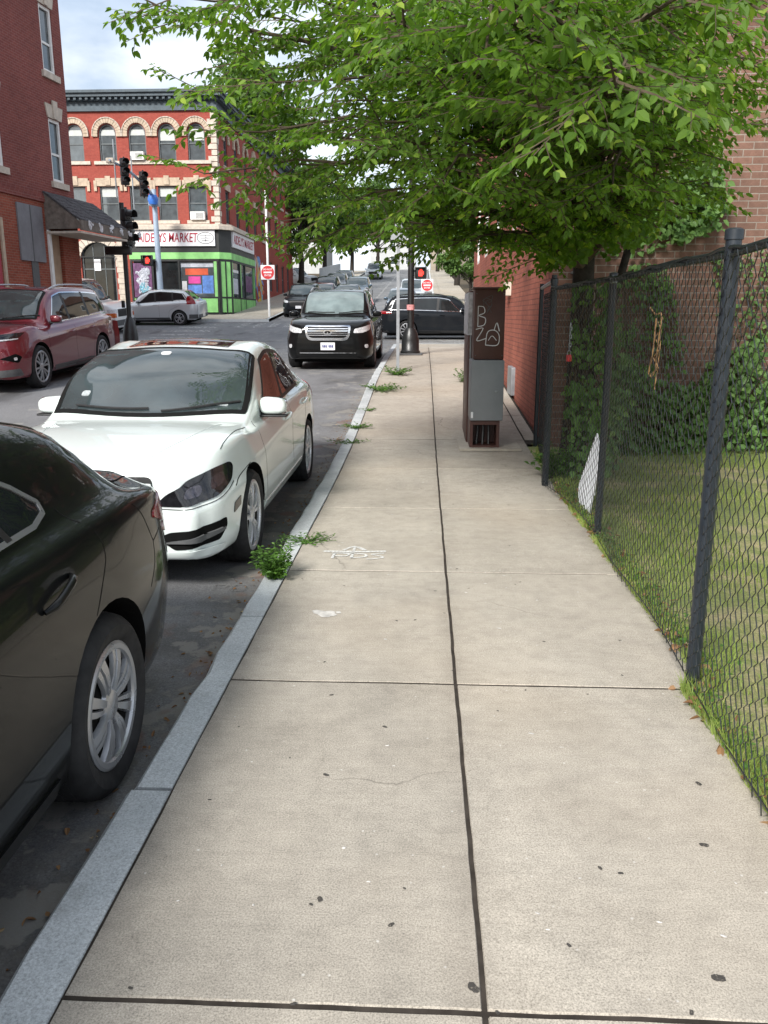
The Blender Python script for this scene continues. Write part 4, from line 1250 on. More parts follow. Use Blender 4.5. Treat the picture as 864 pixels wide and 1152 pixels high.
# ------------------------------------------------------------------ buildings
def onplane(px, py, O, n):
    d = ray(px, py); c = Vector((0, 0, CAMZ))
    return c + d * ((O - c).dot(n) / d.dot(n))
class Wall:
    """a vertical wall: origin O, direction U along it, outward normal N; 2d coordinates (u, z)"""
    def __init__(s, O, U, N):
        s.O = Vector(O); s.U = Vector(U).normalized(); s.N = Vector(N).normalized()
    def p(s, u, z, d=0): return Vector((s.O.x + s.U.x * u + s.N.x * d, s.O.y + s.U.y * u + s.N.y * d, z))
    def px(s, x, y):
        q = onplane(x, y, s.O, s.N)
        return ((q - s.O).dot(s.U), q.z)
    def face(s, mb, outer, holes=(), reveal=.14, d=0, mi_rev=None):
        V, F = tri_poly([Vector(o) for o in outer], 1, holes, interior=False)
        flip = s.U.cross(Vector((0, 0, 1))).dot(s.N) < 0
        mb.add([s.p(v.x, v.y, d) for v in V], [tuple(reversed(f)) if flip else f for f in F])
        if mi_rev is not None: om = mb.mi; mb.mi = mi_rev
        for h in holes:
            n = len(h)
            for i in range(n):
                a, b = h[i], h[(i + 1) % n]
                mb.quad(s.p(a[0], a[1], d), s.p(b[0], b[1], d), s.p(b[0], b[1], d - reveal), s.p(a[0], a[1], d - reveal))
        if mi_rev is not None: mb.mi = om
    def bar(s, mb, poly, d0, d1):
        """a flat shape on the wall from depth d0 to d1"""
        n = len(poly)
        vs = [s.p(q[0], q[1], d0) for q in poly] + [s.p(q[0], q[1], d1) for q in poly]
        fs = [tuple(range(n)), tuple(reversed(range(n, 2 * n)))] + [(i, n + i, n + (i + 1) % n, (i + 1) % n) for i in range(n)]
        mb.add(vs, fs)
    def rect(s, mb, u0, u1, z0, z1, d0, d1): s.bar(mb, [(u0, z0), (u1, z0), (u1, z1), (u0, z1)], d0, d1)
def opening(u0, u1, z0, z1, arch=0, d=0):
    """arch: rise of the arched head included in z1"""
    u0 += d; u1 -= d; z0 += d; z1 -= d
    if arch <= 0: return [(u0, z0), (u1, z0), (u1, z1), (u0, z1)]
    c = (u0 + u1) / 2; hw = (u1 - u0) / 2; zs = z1 - arch + (d * .0)
    rise = z1 - zs
    return [(u0, z0), (u1, z0)] + [(c + hw * math.cos(PI * k / 12), zs + rise * math.sin(PI * k / 12)) for k in range(13)]
def ringbar(w, mb, a, b, d0, d1):
    n = len(a)
    for i in range(n):
        j = (i + 1) % n
        w.bar(mb, [a[i], a[j], b[j], b[i]], d0, d1)
def add_window(w, parent, u0, u1, z0, z1, arch=0, frame='winframe', glass='glass_win', fw=.055, ins=.12, mid=.5, ac=False, mull=0, curtain=0):
    f = MB()
    ringbar(w, f, opening(u0, u1, z0, z1, arch), opening(u0, u1, z0, z1, arch, fw), -ins, -ins + .055)
    o = f.build('window', M[frame], parent)
    zm = lerp(z0, z1, mid)
    g = MB(); w.bar(g, opening(u0, u1, z0, z1, arch, fw * .8), -ins - .03, -ins - .01)
    g.build('pane', M[glass], o)
    s = MB(); w.rect(s, u0 + fw * .8, u1 - fw * .8, zm - .03, zm + .03, -ins - .008, -ins + .025)
    for k in range(mull):
        uu = lerp(u0, u1, (k + 1) / (mull + 1)); w.rect(s, uu - .02, uu + .02, z0 + fw, z1 - fw, -ins - .007, -ins + .018)
    s.build('sash', M[frame], o)
    if curtain:
        c = MB(); w.rect(c, u0 + fw * .9, u1 - fw * .9, lerp(z0, z1, 1 - curtain), z1 - fw - (arch * .45), -ins - .0095, -ins - .004)
        c.build('blind', M['blind'], o)
    if ac:
        c = MB(); w.rect(c, lerp(u0, u1, .12), lerp(u0, u1, .88), z0 + .02, z0 + .42, -ins - .05, .22); a = c.build('air_conditioner', M['white_trim'], o)
        c = MB()
        for k in range(6): w.rect(c, lerp(u0, u1, .18), lerp(u0, u1, .6), z0 + .07 + k * .05, z0 + .095 + k * .05, .22, .225)
        c.build('air_conditioner_grille', M['greyp'], o)
    return o
M['blind'] = plain('pale_blind', (.50, .52, .50), .8, 0, .08, 5)
def text_on(w, parent, name, s, u, z, size, d, mat, align='LEFT', shear=0, bold=.012, ext=.006, spacing=1.0, squash=1.0):
    cu = bpy.data.curves.new(name, 'FONT'); cu.body = s; cu.size = size; cu.shear = shear; cu.offset = bold; cu.extrude = ext; cu.space_character = spacing
    cu.align_x = align; cu.align_y = 'CENTER'; cu.resolution_u = 3
    t = bpy.data.objects.new(name, cu); COL.objects.link(t)
    dg = bpy.context.evaluated_depsgraph_get(); me = bpy.data.meshes.new_from_object(t.evaluated_get(dg))
    bpy.data.objects.remove(t)
    U = w.U; N = w.N
    for v in me.vertices:
        x, y, zz = v.co
        v.co = w.p(u + x * squash, z + y, d + zz)
    me.materials.clear(); me.materials.append(M[mat]); me.name = name
    o = bpy.data.objects.new(name, me); COL.objects.link(o)
    if parent: o.parent = parent
    return o
def scribble(w, mb, u, z, s, d, rng, n=9, r=.008):
    P = [Vector((u + rng.uniform(-s, s), z + rng.uniform(-s, s))) for _ in range(n)]
    pts = catrom2(P, 5)
    mb.tube([w.p(q.x, q.y, d) for q in pts], r, 4)

M['brick_dark'] = brick('dark_red_brick', 'yz', (.20, .056, .050), (.25, .073, .06), (.30, .17, .15), stain=.2)
M['brick_orange'] = brick('orange_red_brick', 'yz', (.27, .065, .040), (.34, .09, .055), (.30, .20, .15), stain=.25)
M['brick_orange_x'] = brick('orange_red_brick_end', 'xz', (.25, .06, .04), (.32, .085, .055), (.26, .17, .13), stain=.25)
M['brick_market'] = brick('market_red_brick', 'xz', (.31, .064, .048), (.36, .08, .058), (.30, .10, .08), ms=.008, stain=.2)
M['brick_market_y'] = brick('market_red_brick_side', 'yz', (.31, .064, .048), (.36, .08, .058), (.30, .10, .08), ms=.008, stain=.2)
M['brick_redpaint'] = brick('red_painted_brick', 'yz', (.36, .115, .080), (.42, .14, .095), (.24, .085, .065), ms=.012, bmp=.9, stain=.5)
M['brick_brown'] = brick('brown_pink_brick', 'xz', (.165, .095, .072), (.225, .122, .092), (.28, .235, .20), ms=.012, stain=.3, bw=.215, rh=.075)
M['green_paint'] = plain('lime_green_paint', (.24, .55, .18), .55, 0, .2, 2)
M['black_trim'] = plain('black_shopfront_paint', (.018, .02, .02), .5, 0, .2, 4)
M['sign_white'] = plain('sign_white', (.72, .72, .74), .5, 0, .05, 3)
M['sign_maroon'] = plain('sign_maroon', (.33, .012, .035), .5, 0, .1, 9)
M['sign_red'] = plain('sign_red', (.55, .03, .035), .45, 0, .1, 9)
M['roofing'] = plain('dark_roofing', (.06, .06, .065), .9, 0, .3, 4)
M['shingle'] = plain('worn_shingles', (.085, .08, .085), .95, 0, .5, 14, .2, 0, .8)
M['old_wood'] = plain('weathered_boards', (.17, .145, .125), .9, 0, .35, 7, .2, 0, .6)
M['plywood'] = plain('plywood_panel', (.40, .29, .20), .85, 0, .2, 3, .2)
M['grey_board'] = plain('grey_painted_board', (.18, .18, .195), .7, 0, .12, 4)
M['graf_white'] = plain('white_spray_paint', (.66, .66, .68), .6, 0, .1, 9)

# ---------- left brick building
YB = 25.6
Bc = at(84.5, 235, YB)
dL = ray(585, 356); dL = Vector((dL.x, dL.y, 0)).normalized()
nL = Vector((dL.y, -dL.x, 0))
WL = Wall((Bc.x, Bc.y, 0), dL, nL)          # u<0 towards the camera
z_b = .35
LBz = 16.5
bl = empty('brick_building', (Bc.x, Bc.y, G(YB)), 0, 'dark red brick building with a worn shingled awning over its boarded door', 'building')
bl_loc = bl.location.copy()
def under(o, root):
    """keep a part built in world space where it is when it goes under its thing"""
    o.parent = root; o.matrix_parent_inverse = Matrix.Translation(-root.location)
    return o
def part(mb, name, mats, root, smooth=None):
    o = mb.build(name, mats, None, smooth); return under(o, root)
zbelt = WL.px(30, 219)[1]
wins = []
for (xa, xb, ya, yb) in ((57.2, 70.2, 136, 205), (46.6, 63.5, 10, 82)):
    u0 = WL.px(xa, (ya + yb) / 2)[0]; u1 = WL.px(xb, (ya + yb) / 2)[0]
    z1 = WL.px((xa + xb) / 2, ya)[1]; z0 = WL.px((xa + xb) / 2, yb)[1]
    wins.append([u0, u1, z0, z1])
uw = (wins[0][0], wins[0][1])
W1 = (uw[0], uw[1], wins[0][2], wins[0][3]); W2 = (uw[0], uw[1], wins[1][2], wins[1][3])
ul = WL.px(1.2, 150)[0]
holes = []
spec = []
for (z0, z1) in ((W1[2], W1[3]), (W2[2], W2[3]), (W2[2] + 3.3, W2[3] + 3.3)):
    for k in range(5):
        u1 = uw[1] - k * (uw[1] - ul); u0 = u1 - (uw[1] - uw[0])
        holes.append(opening(u0, u1, z0, z1)); spec.append((u0, u1, z0, z1))
mb = MB()
WL.face(mb, [(-24, zbelt), (0, zbelt), (0, LBz), (-24, LBz)], holes, .12)
part(mb, 'wall', M['brick_dark'], bl)
mb = MB()
# lower storey: door opening and boarded window
du0, du1 = WL.px(57, 300)[0], WL.px(72, 300)[0]
dz1 = WL.px(65, 263)[1]
bu0, bu1 = WL.px(20, 270)[0], WL.px(47.5, 270)[0]
bz1, bz0 = WL.px(34, 231)[1], WL.px(36, 294)[1]
WL.face(mb, [(-24, -.2), (0, -.2), (0, zbelt), (-24, zbelt)], [opening(du0, du1, .2, dz1)], .18, .03)
part(mb, 'lower_wall', M['brick_orange'], bl)
mb = MB()
WL.rect(mb, -24, 0, zbelt - .10, zbelt + .06, .025, .075); WL.rect(mb, -24, .02, zbelt + .06, zbelt + .13, .004, .05)
part(mb, 'belt_course', M['brick_dark'], bl)
WE = Wall((Bc.x, Bc.y, 0), (-1, 0, 0), (0, 1, 0))
mb = MB(); WE.face(mb, [(0, -.2), (14, -.2), (14, LBz), (0, LBz)]); part(mb, 'wall', M['brick_orange_x'], bl)
mb = MB(); 
for a in (WL.p(-24, LBz), ): pass
mb.quad(WL.p(0, LBz - .1), WL.p(-24, LBz - .1), WL.p(-24, LBz - .1, -14), WL.p(0, LBz - .1, -14)); part(mb, 'roof', M['roofing'], bl)
mb = MB(); WL.rect(mb, -24, .1, LBz - .1, LBz + .4, -.2, .25); part(mb, 'parapet', M['slate'], bl)
for (u0, u1, z0, z1) in spec:
    o = add_window(WL, None, u0, u1, z0, z1, 0, 'white_trim', 'glass_win', .085, .085, .45); under(o, bl)
    mb = MB(); WL.rect(mb, u0 - .12, u1 + .12, z0 - .17, z0 - .003, -.10, .07); part(mb, 'window_sill', M['stone_pale'], bl)
    mb = MB()
    ucm = (u0 + u1) / 2
    WL.bar(mb, [(u0 - .04, z1 + .003), (u1 + .04, z1 + .003), (u1 + .14, z1 + .36), (u0 - .14, z1 + .36)], -.02, .035)
    WL.bar(mb, [(ucm - .09, z1 + .005), (ucm + .09, z1 + .005), (ucm + .13, z1 + .48), (ucm - .13, z1 + .48)], .036, .075)
    part(mb, 'lintel', M['stone_pale'], bl)
mb = MB(); WL.rect(mb, bu0, bu1, bz0, bz1, .03, .075); part(mb, 'boarded_window', M['grey_board'], bl)
um = (bu0 + bu1) / 2
mb = MB(); WL.rect(mb, um - .02, um + .02, bz0 + .01, bz1 - .01, .075, .082); WL.rect(mb, um - .10, um + .22, .3, bz0, .03, .05); part(mb, 'board_batten', M['greyp'], bl)
mb = MB(); WL.rect(mb, du0 + .02, du1 - .02, .25, dz1 - .02, -.12, -.07); part(mb, 'boarded_door', M['plywood'], bl)
mb = MB()
rg = random.Random(5)
for k in range(4): scribble(WL, mb, lerp(du0, du1, .35 + .1 * k), G(24) + 1.0 + .1 * k, .28, -.066, rg, 10, .010)
part(mb, 'graffiti', M['greyp'], bl)
mb = MB(); WL.rect(mb, du0 - .10, du0 + .02, .2, dz1 + .05, .02, .10); part(mb, 'door_casing', M['white_trim'], bl)
u5 = WL.px(2.5, 290)[0]
mb = MB(); WL.rect(mb, u5 - .05, u5 + .05, .2, WL.px(3, 245)[1], .03, .09); part(mb, 'pilaster_strip', M['stone'], bl)
mb = MB(); WL.rect(mb, u5 - 1.6, u5 - .15, .2, WL.px(3, 238)[1], .03, .06); part(mb, 'boarded_window', M['sign_maroon'], bl)
# awning
ua, uz = WL.px(48.5, 235)[0], 1.05
zt_ = WL.px(48.5, 215)[1]; zeave = WL.px(48.5, 254)[1] + .02
pr = 1.10
zt2, ze1 = zt_, zeave + .14
aw = MB()
A0, A1 = WL.p(ua, zt2, .03), WL.p(uz, zt2, .03); E0, E1 = WL.p(ua, ze1, pr), WL.p(uz, ze1, pr)
aw.prism([A0, A1, E1, E0], Vector((0, 0, -.05)))
awo = part(aw, 'awning_roof', M['shingle'], bl)
rg = random.Random(8)
mb = MB()
for r_ in range(7):
    for k in range(9):
        if rg.random() < .2: continue
        t0, t1 = r_ / 7, (r_ + 1.02) / 7; a, b = k / 9, (k + .96) / 9
        q = [A0.lerp(A1, a).lerp(E0.lerp(E1, a), t0), A0.lerp(A1, b).lerp(E0.lerp(E1, b), t0), A0.lerp(A1, b).lerp(E0.lerp(E1, b), t1), A0.lerp(A1, a).lerp(E0.lerp(E1, a), t1)]
        up = Vector((0, 0, .004)); up2 = Vector((0, 0, .016 + rg.uniform(0, .008)))
        mb.add([q[0] + up, q[1] + up, q[2] + up2, q[3] + up2, q[2] + up, q[3] + up], [(0, 1, 2, 3), (3, 2, 4, 5)])
o = mb.build('shingles', M['shingle']); under(o, bl)
mb = MB()
mb.prism([WL.p(ua, zt2 - .06, .03), WL.p(ua, ze1 - .05, pr - .03), WL.p(ua, zeave - .10, pr - .03), WL.p(ua, zeave - .10, .03)], WL.U * .04)
part(mb, 'awning_end_boards', M['old_wood'], bl)
mb = MB(); WL.rect(mb, ua - .02, uz + .02, zeave - .14, ze1 - .01, pr - .028, pr + .02); part(mb, 'awning_fascia', M['old_wood'], bl)
mb = MB()
for k in range(6): scribble(WL, mb, ua + .5 + k * .62, lerp(zeave - .1, ze1, .5), .12, pr + .024, rg, 9, .03)
part(mb, 'graffiti', M['graf_white'], bl)
mb = MB(); mb.prism([WL.p(ua, zeave - .16, .03), WL.p(uz, zeave - .16, .03), WL.p(uz, zeave - .16, pr), WL.p(ua, zeave - .16, pr)], Vector((0, 0, -.06))); part(mb, 'awning_soffit', M['stone_pale'], bl)

# ---------- corner market building
YM = 45.6
cx = at(246, 230, YM).x
WM = Wall((cx, YM, 0), (-1, 0, 0), (0, -1, 0))      # u grows to the left
WS = Wall((cx, YM, 0), (0, 1, 0), (1, 0, 0))        # u grows away from the camera
gz = G(YM) - .1
mk = empty('market_building', (cx, YM, gz), 0, 'three-storey red brick corner building with round-arched top windows and a lime green market below', 'building')
zc1 = WM.px(160, 103)[1]; zc0 = WM.px(160, 125)[1]
MW = 12.5; MD = 25.0
aw_z1, aw_z0 = WM.px(154, 139)[1], WM.px(154, 181)[1]
hw = .46
holes = []; warch = []; wflat = []
for k, px_ in enumerate((220.8, 187.8, 154.4, 121, 84)):
    u = WM.px(px_, 160)[0]; warch.append((u, u)); holes.append(opening(u - hw, u + hw, aw_z0, aw_z1, hw))
f_z1, f_z0 = WM.px(190, 209)[1], WM.px(190, 248)[1]
for px_ in (222.5, 189, 157, 123.5, 87):
    u = WM.px(px_, 228)[0]; wflat.append(u); holes.append(opening(u - .5, u + .5, f_z0, f_z1))
ent0, ent1 = WM.px(131, 310)[0], WM.px(93, 310)[0]
ez1 = WM.px(112, 271)[1]
holes.append(opening(ent0, ent1, gz + .1, ez1, .55))
mb = MB(); WM.face(mb, [(0, gz - .4), (MW, gz - .4), (MW, zc0 + .1), (0, zc0 + .1)], holes, .16); part(mb, 'wall', M['brick_market'], mk)
# side wall
sh = []; sa = []; sf = []; sg = []
for k in range(9):
    u = 2.1 + k * 2.55
    if k in (2,): pass
    sa.append(u); sh.append(opening(u - .42, u + .42, aw_z0, aw_z1, .42))
    sf.append(u); sh.append(opening(u - .45, u + .45, f_z0, f_z1))
    if k > 4: sg.append(u); sh.append(opening(u - .5, u + .5, gz + 1.7, gz + 3.7))
mb = MB(); WS.face(mb, [(0, gz - .4), (MD, gz - .4), (MD, zc0 + .1), (0, zc0 + .1)], sh, .16); part(mb, 'wall', M['brick_market_y'], mk)
mb = MB()
q = [(cx, YM + MD), (cx - MW, YM + MD), (cx - MW, YM)]
for a, b in ((q[0], q[1]), (q[1], q[2])): mb.quad((a[0], a[1], gz - .4), (b[0], b[1], gz - .4), (b[0], b[1], zc0), (a[0], a[1], zc0))
part(mb, 'wall', M['brick_market'], mk)
mb = MB(); mb.box(cx - MW, cx, YM, YM + MD, zc1 - .25, zc1 - .1); part(mb, 'roof', M['roofing'], mk)
# cornice, stepped, round two sides
mb = MB()
for (za, zb_, d) in ((0, .25, .12), (.25, .52, .05), (.52, .68, .22), (.68, .86, .42), (.86, 1.0, .52)):
    a = lerp(zc0, zc1, za); b = lerp(zc0, zc1, zb_)
    mb.box(cx - MW - .1, cx + d, YM - d, YM + MD + .1, a + .002, b)
for k in range(40):
    u = k * .31
    WM.rect(mb, u, u + .13, lerp(zc0, zc1, .54), lerp(zc0, zc1, .67), .2, .36)
for k in range(80):
    u = k * .31
    WS.rect(mb, u, u + .13, lerp(zc0, zc1, .54), lerp(zc0, zc1, .67), .2, .36)
part(mb, 'cornice', M['slate'], mk)
def arch_ring(w, u, r0, r1, zs, foot, d1=.07):
    mb = MB(); n = 14
    for k in range(n):
        a, b = PI * k / n + .012, PI * (k + 1) / n - .012
        w.bar(mb, [(u + r0 * math.cos(a), zs + r0 * math.sin(a)), (u + r1 * math.cos(a), zs + r1 * math.sin(a)), (u + r1 * math.cos(b), zs + r1 * math.sin(b)), (u + r0 * math.cos(b), zs + r0 * math.sin(b))], -.02, d1 + .012 * (k % 2))
    for s in (-1, 1):
        a, b = sorted((u + s * r0, u + s * r1)); w.rect(mb, a, b, zs - foot, zs - .008, -.02, d1 + .02)
    return mb
zs = aw_z1 - hw
rgw = random.Random(12)
for k, (u, _) in enumerate(warch):
    part(arch_ring(WM, u, hw + .04, hw + .27, zs, .16), 'window_arch', M['stone'], mk)
    part(arch_ring(WM, u, hw + .28, hw + .325, zs, .16, .10), 'window_arch', M['stone_pale'], mk)
    o = add_window(WM, None, u - hw, u + hw, aw_z0, aw_z1, hw, 'winframe', 'glass_win', .06, .12, .47, ac=(k == 2), curtain=(.45 if k in (0, 1) else .3)); under(o, mk)
    mb = MB(); WM.rect(mb, u - .775, u + .775, aw_z0 - .17, aw_z0 - .004, -.12, .08); part(mb, 'window_sill', M['stone_pale'], mk)
for k, u in enumerate(wflat):
    o = add_window(WM, None, u - .5, u + .5, f_z0, f_z1, 0, 'winframe', 'glass_win', .06, .12, .5, ac=(k == 0), curtain=(.3 if k % 2 else 0)); under(o, mk)
    mb = MB(); WM.rect(mb, u - .6, u + .6, f_z0 - .17, f_z0 - .004, -.12, .08); part(mb, 'window_sill', M['stone_pale'], mk)
    mb = MB(); WM.bar(mb, [(u - .62, f_z1 + .004), (u + .62, f_z1 + .004), (u + .70, f_z1 + .40), (u - .70, f_z1 + .40)], -.02, .06)
    WM.rect(mb, u - .775, u - .62, f_z1 - .25, f_z1 + .28, .062, .08); WM.rect(mb, u + .62, u + .775, f_z1 - .25, f_z1 + .28, .062, .08); WM.rect(mb, u - .14, u + .14, f_z1 + .05, f_z1 + .5, .062, .10)
    part(mb, 'lintel', M['stone'], mk)
for k, u in enumerate(sa):
    part(arch_ring(WS, u, .46, .80, aw_z1 - .42, .16), 'window_arch', M['stone'], mk)
    o = add_window(WS, None, u - .42, u + .42, aw_z0, aw_z1, .42); under(o, mk)
    mb = MB(); WS.rect(mb, u - .7, u + .7, aw_z0 - .17, aw_z0 - .004, -.12, .08); part(mb, 'window_sill', M['stone_pale'], mk)
    o = add_window(WS, None, sf[k] - .45, sf[k] + .45, f_z0, f_z1, 0); under(o, mk)
    mb = MB(); WS.rect(mb, sf[k] - .55, sf[k] + .55, f_z0 - .17, f_z0 - .004, -.12, .08); part(mb, 'window_sill', M['stone_pale'], mk)
    mb = MB(); WS.rect(mb, sf[k] - .6, sf[k] + .6, f_z1 + .004, f_z1 + .36, -.02, .06); part(mb, 'lintel', M['stone'], mk)
for u in sg:
    o = add_window(WS, None, u - .5, u + .5, gz + 1.7, gz + 3.7, 0); under(o, mk)
# quoins
mb = MB(); z = WM.px(246, 256)[1]; k = 0
while z < zc0 - .1:
    a, b = (.42, .24) if k % 2 else (.24, .42)
    WM.rect(mb, -.05, a, z, z + .26, -.01, .05 - .001); WS.rect(mb, -.0505, b, z + .001, z + .259, -.01, .05); z += .30; k += 1
part(mb, 'quoins', M['stone_pale'], mk)
# entrance on the left: dark glazed arch with stone piers
o = add_window(WM, None, ent0, ent1, gz + .1, ez1, .55, 'winframe', 'glass', .09, .16, .62, mull=2); under(o, mk)
part(arch_ring(WM, (ent0 + ent1) / 2, (ent1 - ent0) / 2 + .05, (ent1 - ent0) / 2 + .45, ez1 - .55 - .5, .3), 'entrance_arch', M['stone_pale'], mk)
mb = MB()
z = gz; k = 0
while z < WM.px(137, 270)[1] - .1:
    e = .05 * (k % 2); WM.rect(mb, ent0 - .62 + e, ent0 - .10 - e, z, z + .27, -.01, .12 - e * .4); z += .285; k += 1
part(mb, 'stone_pier', M['stone_pale'], mk)
mb = MB(); WM.rect(mb, ent0 - .1, ent1 + .1, WM.px(110, 290)[1], WM.px(110, 290)[1] + .06, .2, .24); part(mb, 'railing', M['black_metal'], mk)
mb = MB(); uu, zz = WM.px(109, 298); WM.rect(mb, uu - .18, uu + .18, zz - .3, zz + .3, -.10, -.09); part(mb, 'notice', M['sign_white'], mk)
# ---------- shopfront
pd = .55                                            # how far it stands out
Ys = YM - pd
WF = Wall((cx, Ys, 0), (-1, 0, 0), (0, -1, 0))
Xs = cx + pd
WR = Wall((Xs, YM, 0), (0, 1, 0), (1, 0, 0))
uL = WF.px(147, 300)[0]; uR = -.05                   # front extents
cu_ = .35                                           # chamfer
sL = 6.3
z_sg1, z_sg0 = WF.px(200, 259)[1], WF.px(200, 277)[1]
z_bk = WF.px(200, 283.5)[1]; z_gn = WF.px(200, 291.5)[1]; z_wn = WF.px(220, 334)[1]; z_bs = gz + .12
C1 = Vector((cx + uR * -1 - .0, Ys)); C2 = Vector((Xs, YM - .35 + .35))
poly = [(cx - uL, YM), (cx - uL, Ys), (cx + .05, Ys), (Xs, YM - .05), (Xs, YM + sL), (cx, YM + sL)]
def band(mb, z0, z1, o):
    """a band that runs round the shopfront, standing out by o"""
    P = [(cx - uL - o, YM), (cx - uL - o, Ys - o), (cx + .05 + o * .4, Ys - o), (Xs + o, YM - .05 - o * .4), (Xs + o, YM + sL + o), (cx, YM + sL + o)]
    mb.prism([(a, b, z0) for a, b in P], (0, 0, z1 - z0))
mb = MB(); band(mb, gz - .3, z_gn - .002, -.12); part(mb, 'shop_wall', M['black_trim'], mk)
mb = MB(); band(mb, z_gn, z_sg1 + .02, .0); band(mb, gz - .3, z_bs, .03); part(mb, 'shop_fascia', M['black_trim'], mk)
mb = MB(); band(mb, z_sg1 + .022, z_sg1 + .20, .22); band(mb, z_sg1 + .202, z_sg1 + .30, .10); part(mb, 'shop_cornice', M['stone_pale'], mk)
mb = MB(); band(mb, z_gn + .004, z_bk - .02, .03); part(mb, 'green_band', M['green_paint'], mk)
D_ = Vector((Xs - (cx + .05), YM - .05 - Ys, 0)); WC = Wall((cx + .05, Ys, 0), D_, (D_.y, -D_.x, 0)); cl = D_.length
# stall risers and posts in green, mullions in black
for (w, us) in ((WF, [(0.15, 1.65), (1.75, uL - .1)]), (WC, [(.06, cl * .5 - .04), (cl * .5 + .04, cl - .06)]), (WR, [(.15, 3.0), (3.1, 6.2)])):
    for (a, b) in us:
        mb = MB(); w.rect(mb, a, b, z_bs + .06, z_wn - .08, -.13, .0); part(mb, 'green_panel', M['green_paint'], mk)
for (w, us) in ((WC, [(.06, cl * .5 - .04), (cl * .5 + .04, cl - .06)]), (WF, [(.10, .28)]), (WR, [(.10, .28), (2.2, 2.42), (6.0, 6.2)])):
    for (a, b) in us:
        mb = MB(); w.rect(mb, a, b, z_wn + .01, z_gn - .12, -.13, .0); part(mb, 'green_post', M['green_paint'], mk)
mb = MB()
for (w, L_) in ((WF, uL), (WC, cl), (WR, sL)):
    w.rect(mb, 0.0, L_, z_wn - .075, z_wn - .001, -.13, .012); w.rect(mb, 0.0, L_, z_gn - .11, z_gn - .001, -.13, .012)
for u in (0.02, 2.12, 3.55, uL - .08): WF.rect(mb, u, u + .10, z_bs, z_gn - .112, -.13, .015)
for u in (1.98, 3.4, 6.2): WR.rect(mb, u, u + .10, z_bs, z_gn - .112, -.13, .015)
WC.rect(mb, cl * .5 - .03, cl * .5 + .03, z_bs, z_gn - .112, -.13, .02); WC.rect(mb, -.04, .05, z_bs, z_gn - .112, -.13, .02); WC.rect(mb, cl - .05, cl + .04, z_bs, z_gn - .112, -.13, .02)
part(mb, 'shop_mullions', M['black_trim'], mk)
for (w, a, b) in ((WF, .30, 2.10), (WR, .30, 1.96), (WR, 2.45, 3.38), (WR, 3.52, 5.98)):
    mb = MB(); w.rect(mb, a, b, z_wn, z_gn - .115, -.125, -.06); part(mb, 'shop_window', M['glass_win'], mk)
mb = MB(); WF.rect(mb, 2.24, 3.53, z_bs, z_gn - .115, -.125, -.09); dr = part(mb, 'shop_door', M['glass'], mk)
M['poster_red'] = plain('poster_orange_red', (.62, .10, .04), .5, 0, .12, 7); M['poster_blue'] = plain('poster_blue', (.10, .22, .55), .5, 0, .3, 7); M['poster_pink'] = plain('poster_pink', (.62, .06, .30), .5, 0, .15, 9)
M['poster_purple'] = plain('poster_purple', (.13, .05, .13), .5, 0, .5, 5); M['poster_pale'] = plain('poster_pale', (.5, .52, .58), .5, 0, .25, 6); M['poster_cyan'] = plain('poster_cyan', (.2, .45, .55), .5, 0, .3, 9)
def poster(w, a, b, z0, z1, m, d=-.058, nm='window_poster'):
    mb = MB(); w.rect(mb, a, b, z0, z1, d - .004, d); part(mb, nm, M[m], mk)
H_ = z_gn - .115 - z_wn
zz = lambda t: z_wn + H_ * t
poster(WF, .62, 1.85, zz(.62), zz(.80), 'poster_red'); poster(WF, .35, .95, zz(.10), zz(.60), 'poster_blue'); poster(WF, 1.0, 1.75, zz(.10), zz(.34), 'poster_blue'); poster(WF, 1.05, 1.70, zz(.38), zz(.58), 'poster_pink', -.054)
poster(WF, .32, 2.08, zz(.84), zz(.94), 'poster_pale'); poster(WF, 1.8, 2.06, zz(.05), zz(.45), 'sign_white', -.056)
poster(WF, 3.68, uL - .12, z_bs + .5, z_gn - .2, 'poster_purple', -.02)
rg = random.Random(31)
mb = MB()
for k in range(12): scribble(WF, mb, rg.uniform(4.0, uL - .5), rg.uniform(zz(.05), zz(.85)), .28, -.014, rg, 8, .045)
part(mb, 'mural_art', M['poster_pale'], mk)
mb = MB()
for k in range(5): scribble(WF, mb, rg.uniform(4.0, uL - .6), rg.uniform(zz(.05), zz(.4)), .22, -.010, rg, 8, .05)
part(mb, 'mural_art', M['poster_cyan'], mk)
poster(WR, .5, 1.7, zz(.1), zz(.55), 'poster_pale'); poster(WR, .42, 1.9, zz(.72), zz(.8), 'sign_white'); poster(WR, 3.7, 5.5, zz(.2), zz(.7), 'poster_purple')
# signs
mb = MB(); us0, us1 = WF.px(242, 267)[0], WF.px(152, 267)[0]
WF.rect(mb, us0, us1, z_sg0, z_sg1, .004, .10); part(mb, 'shop_sign', M['sign_white'], mk)
tw_ = (us1 - us0)
o = text_on(WF, None, 'shop_sign_lettering', 'AIDELYS MARKET', 0, 0, .70, 0, 'sign_maroon', shear=.12, bold=.018)
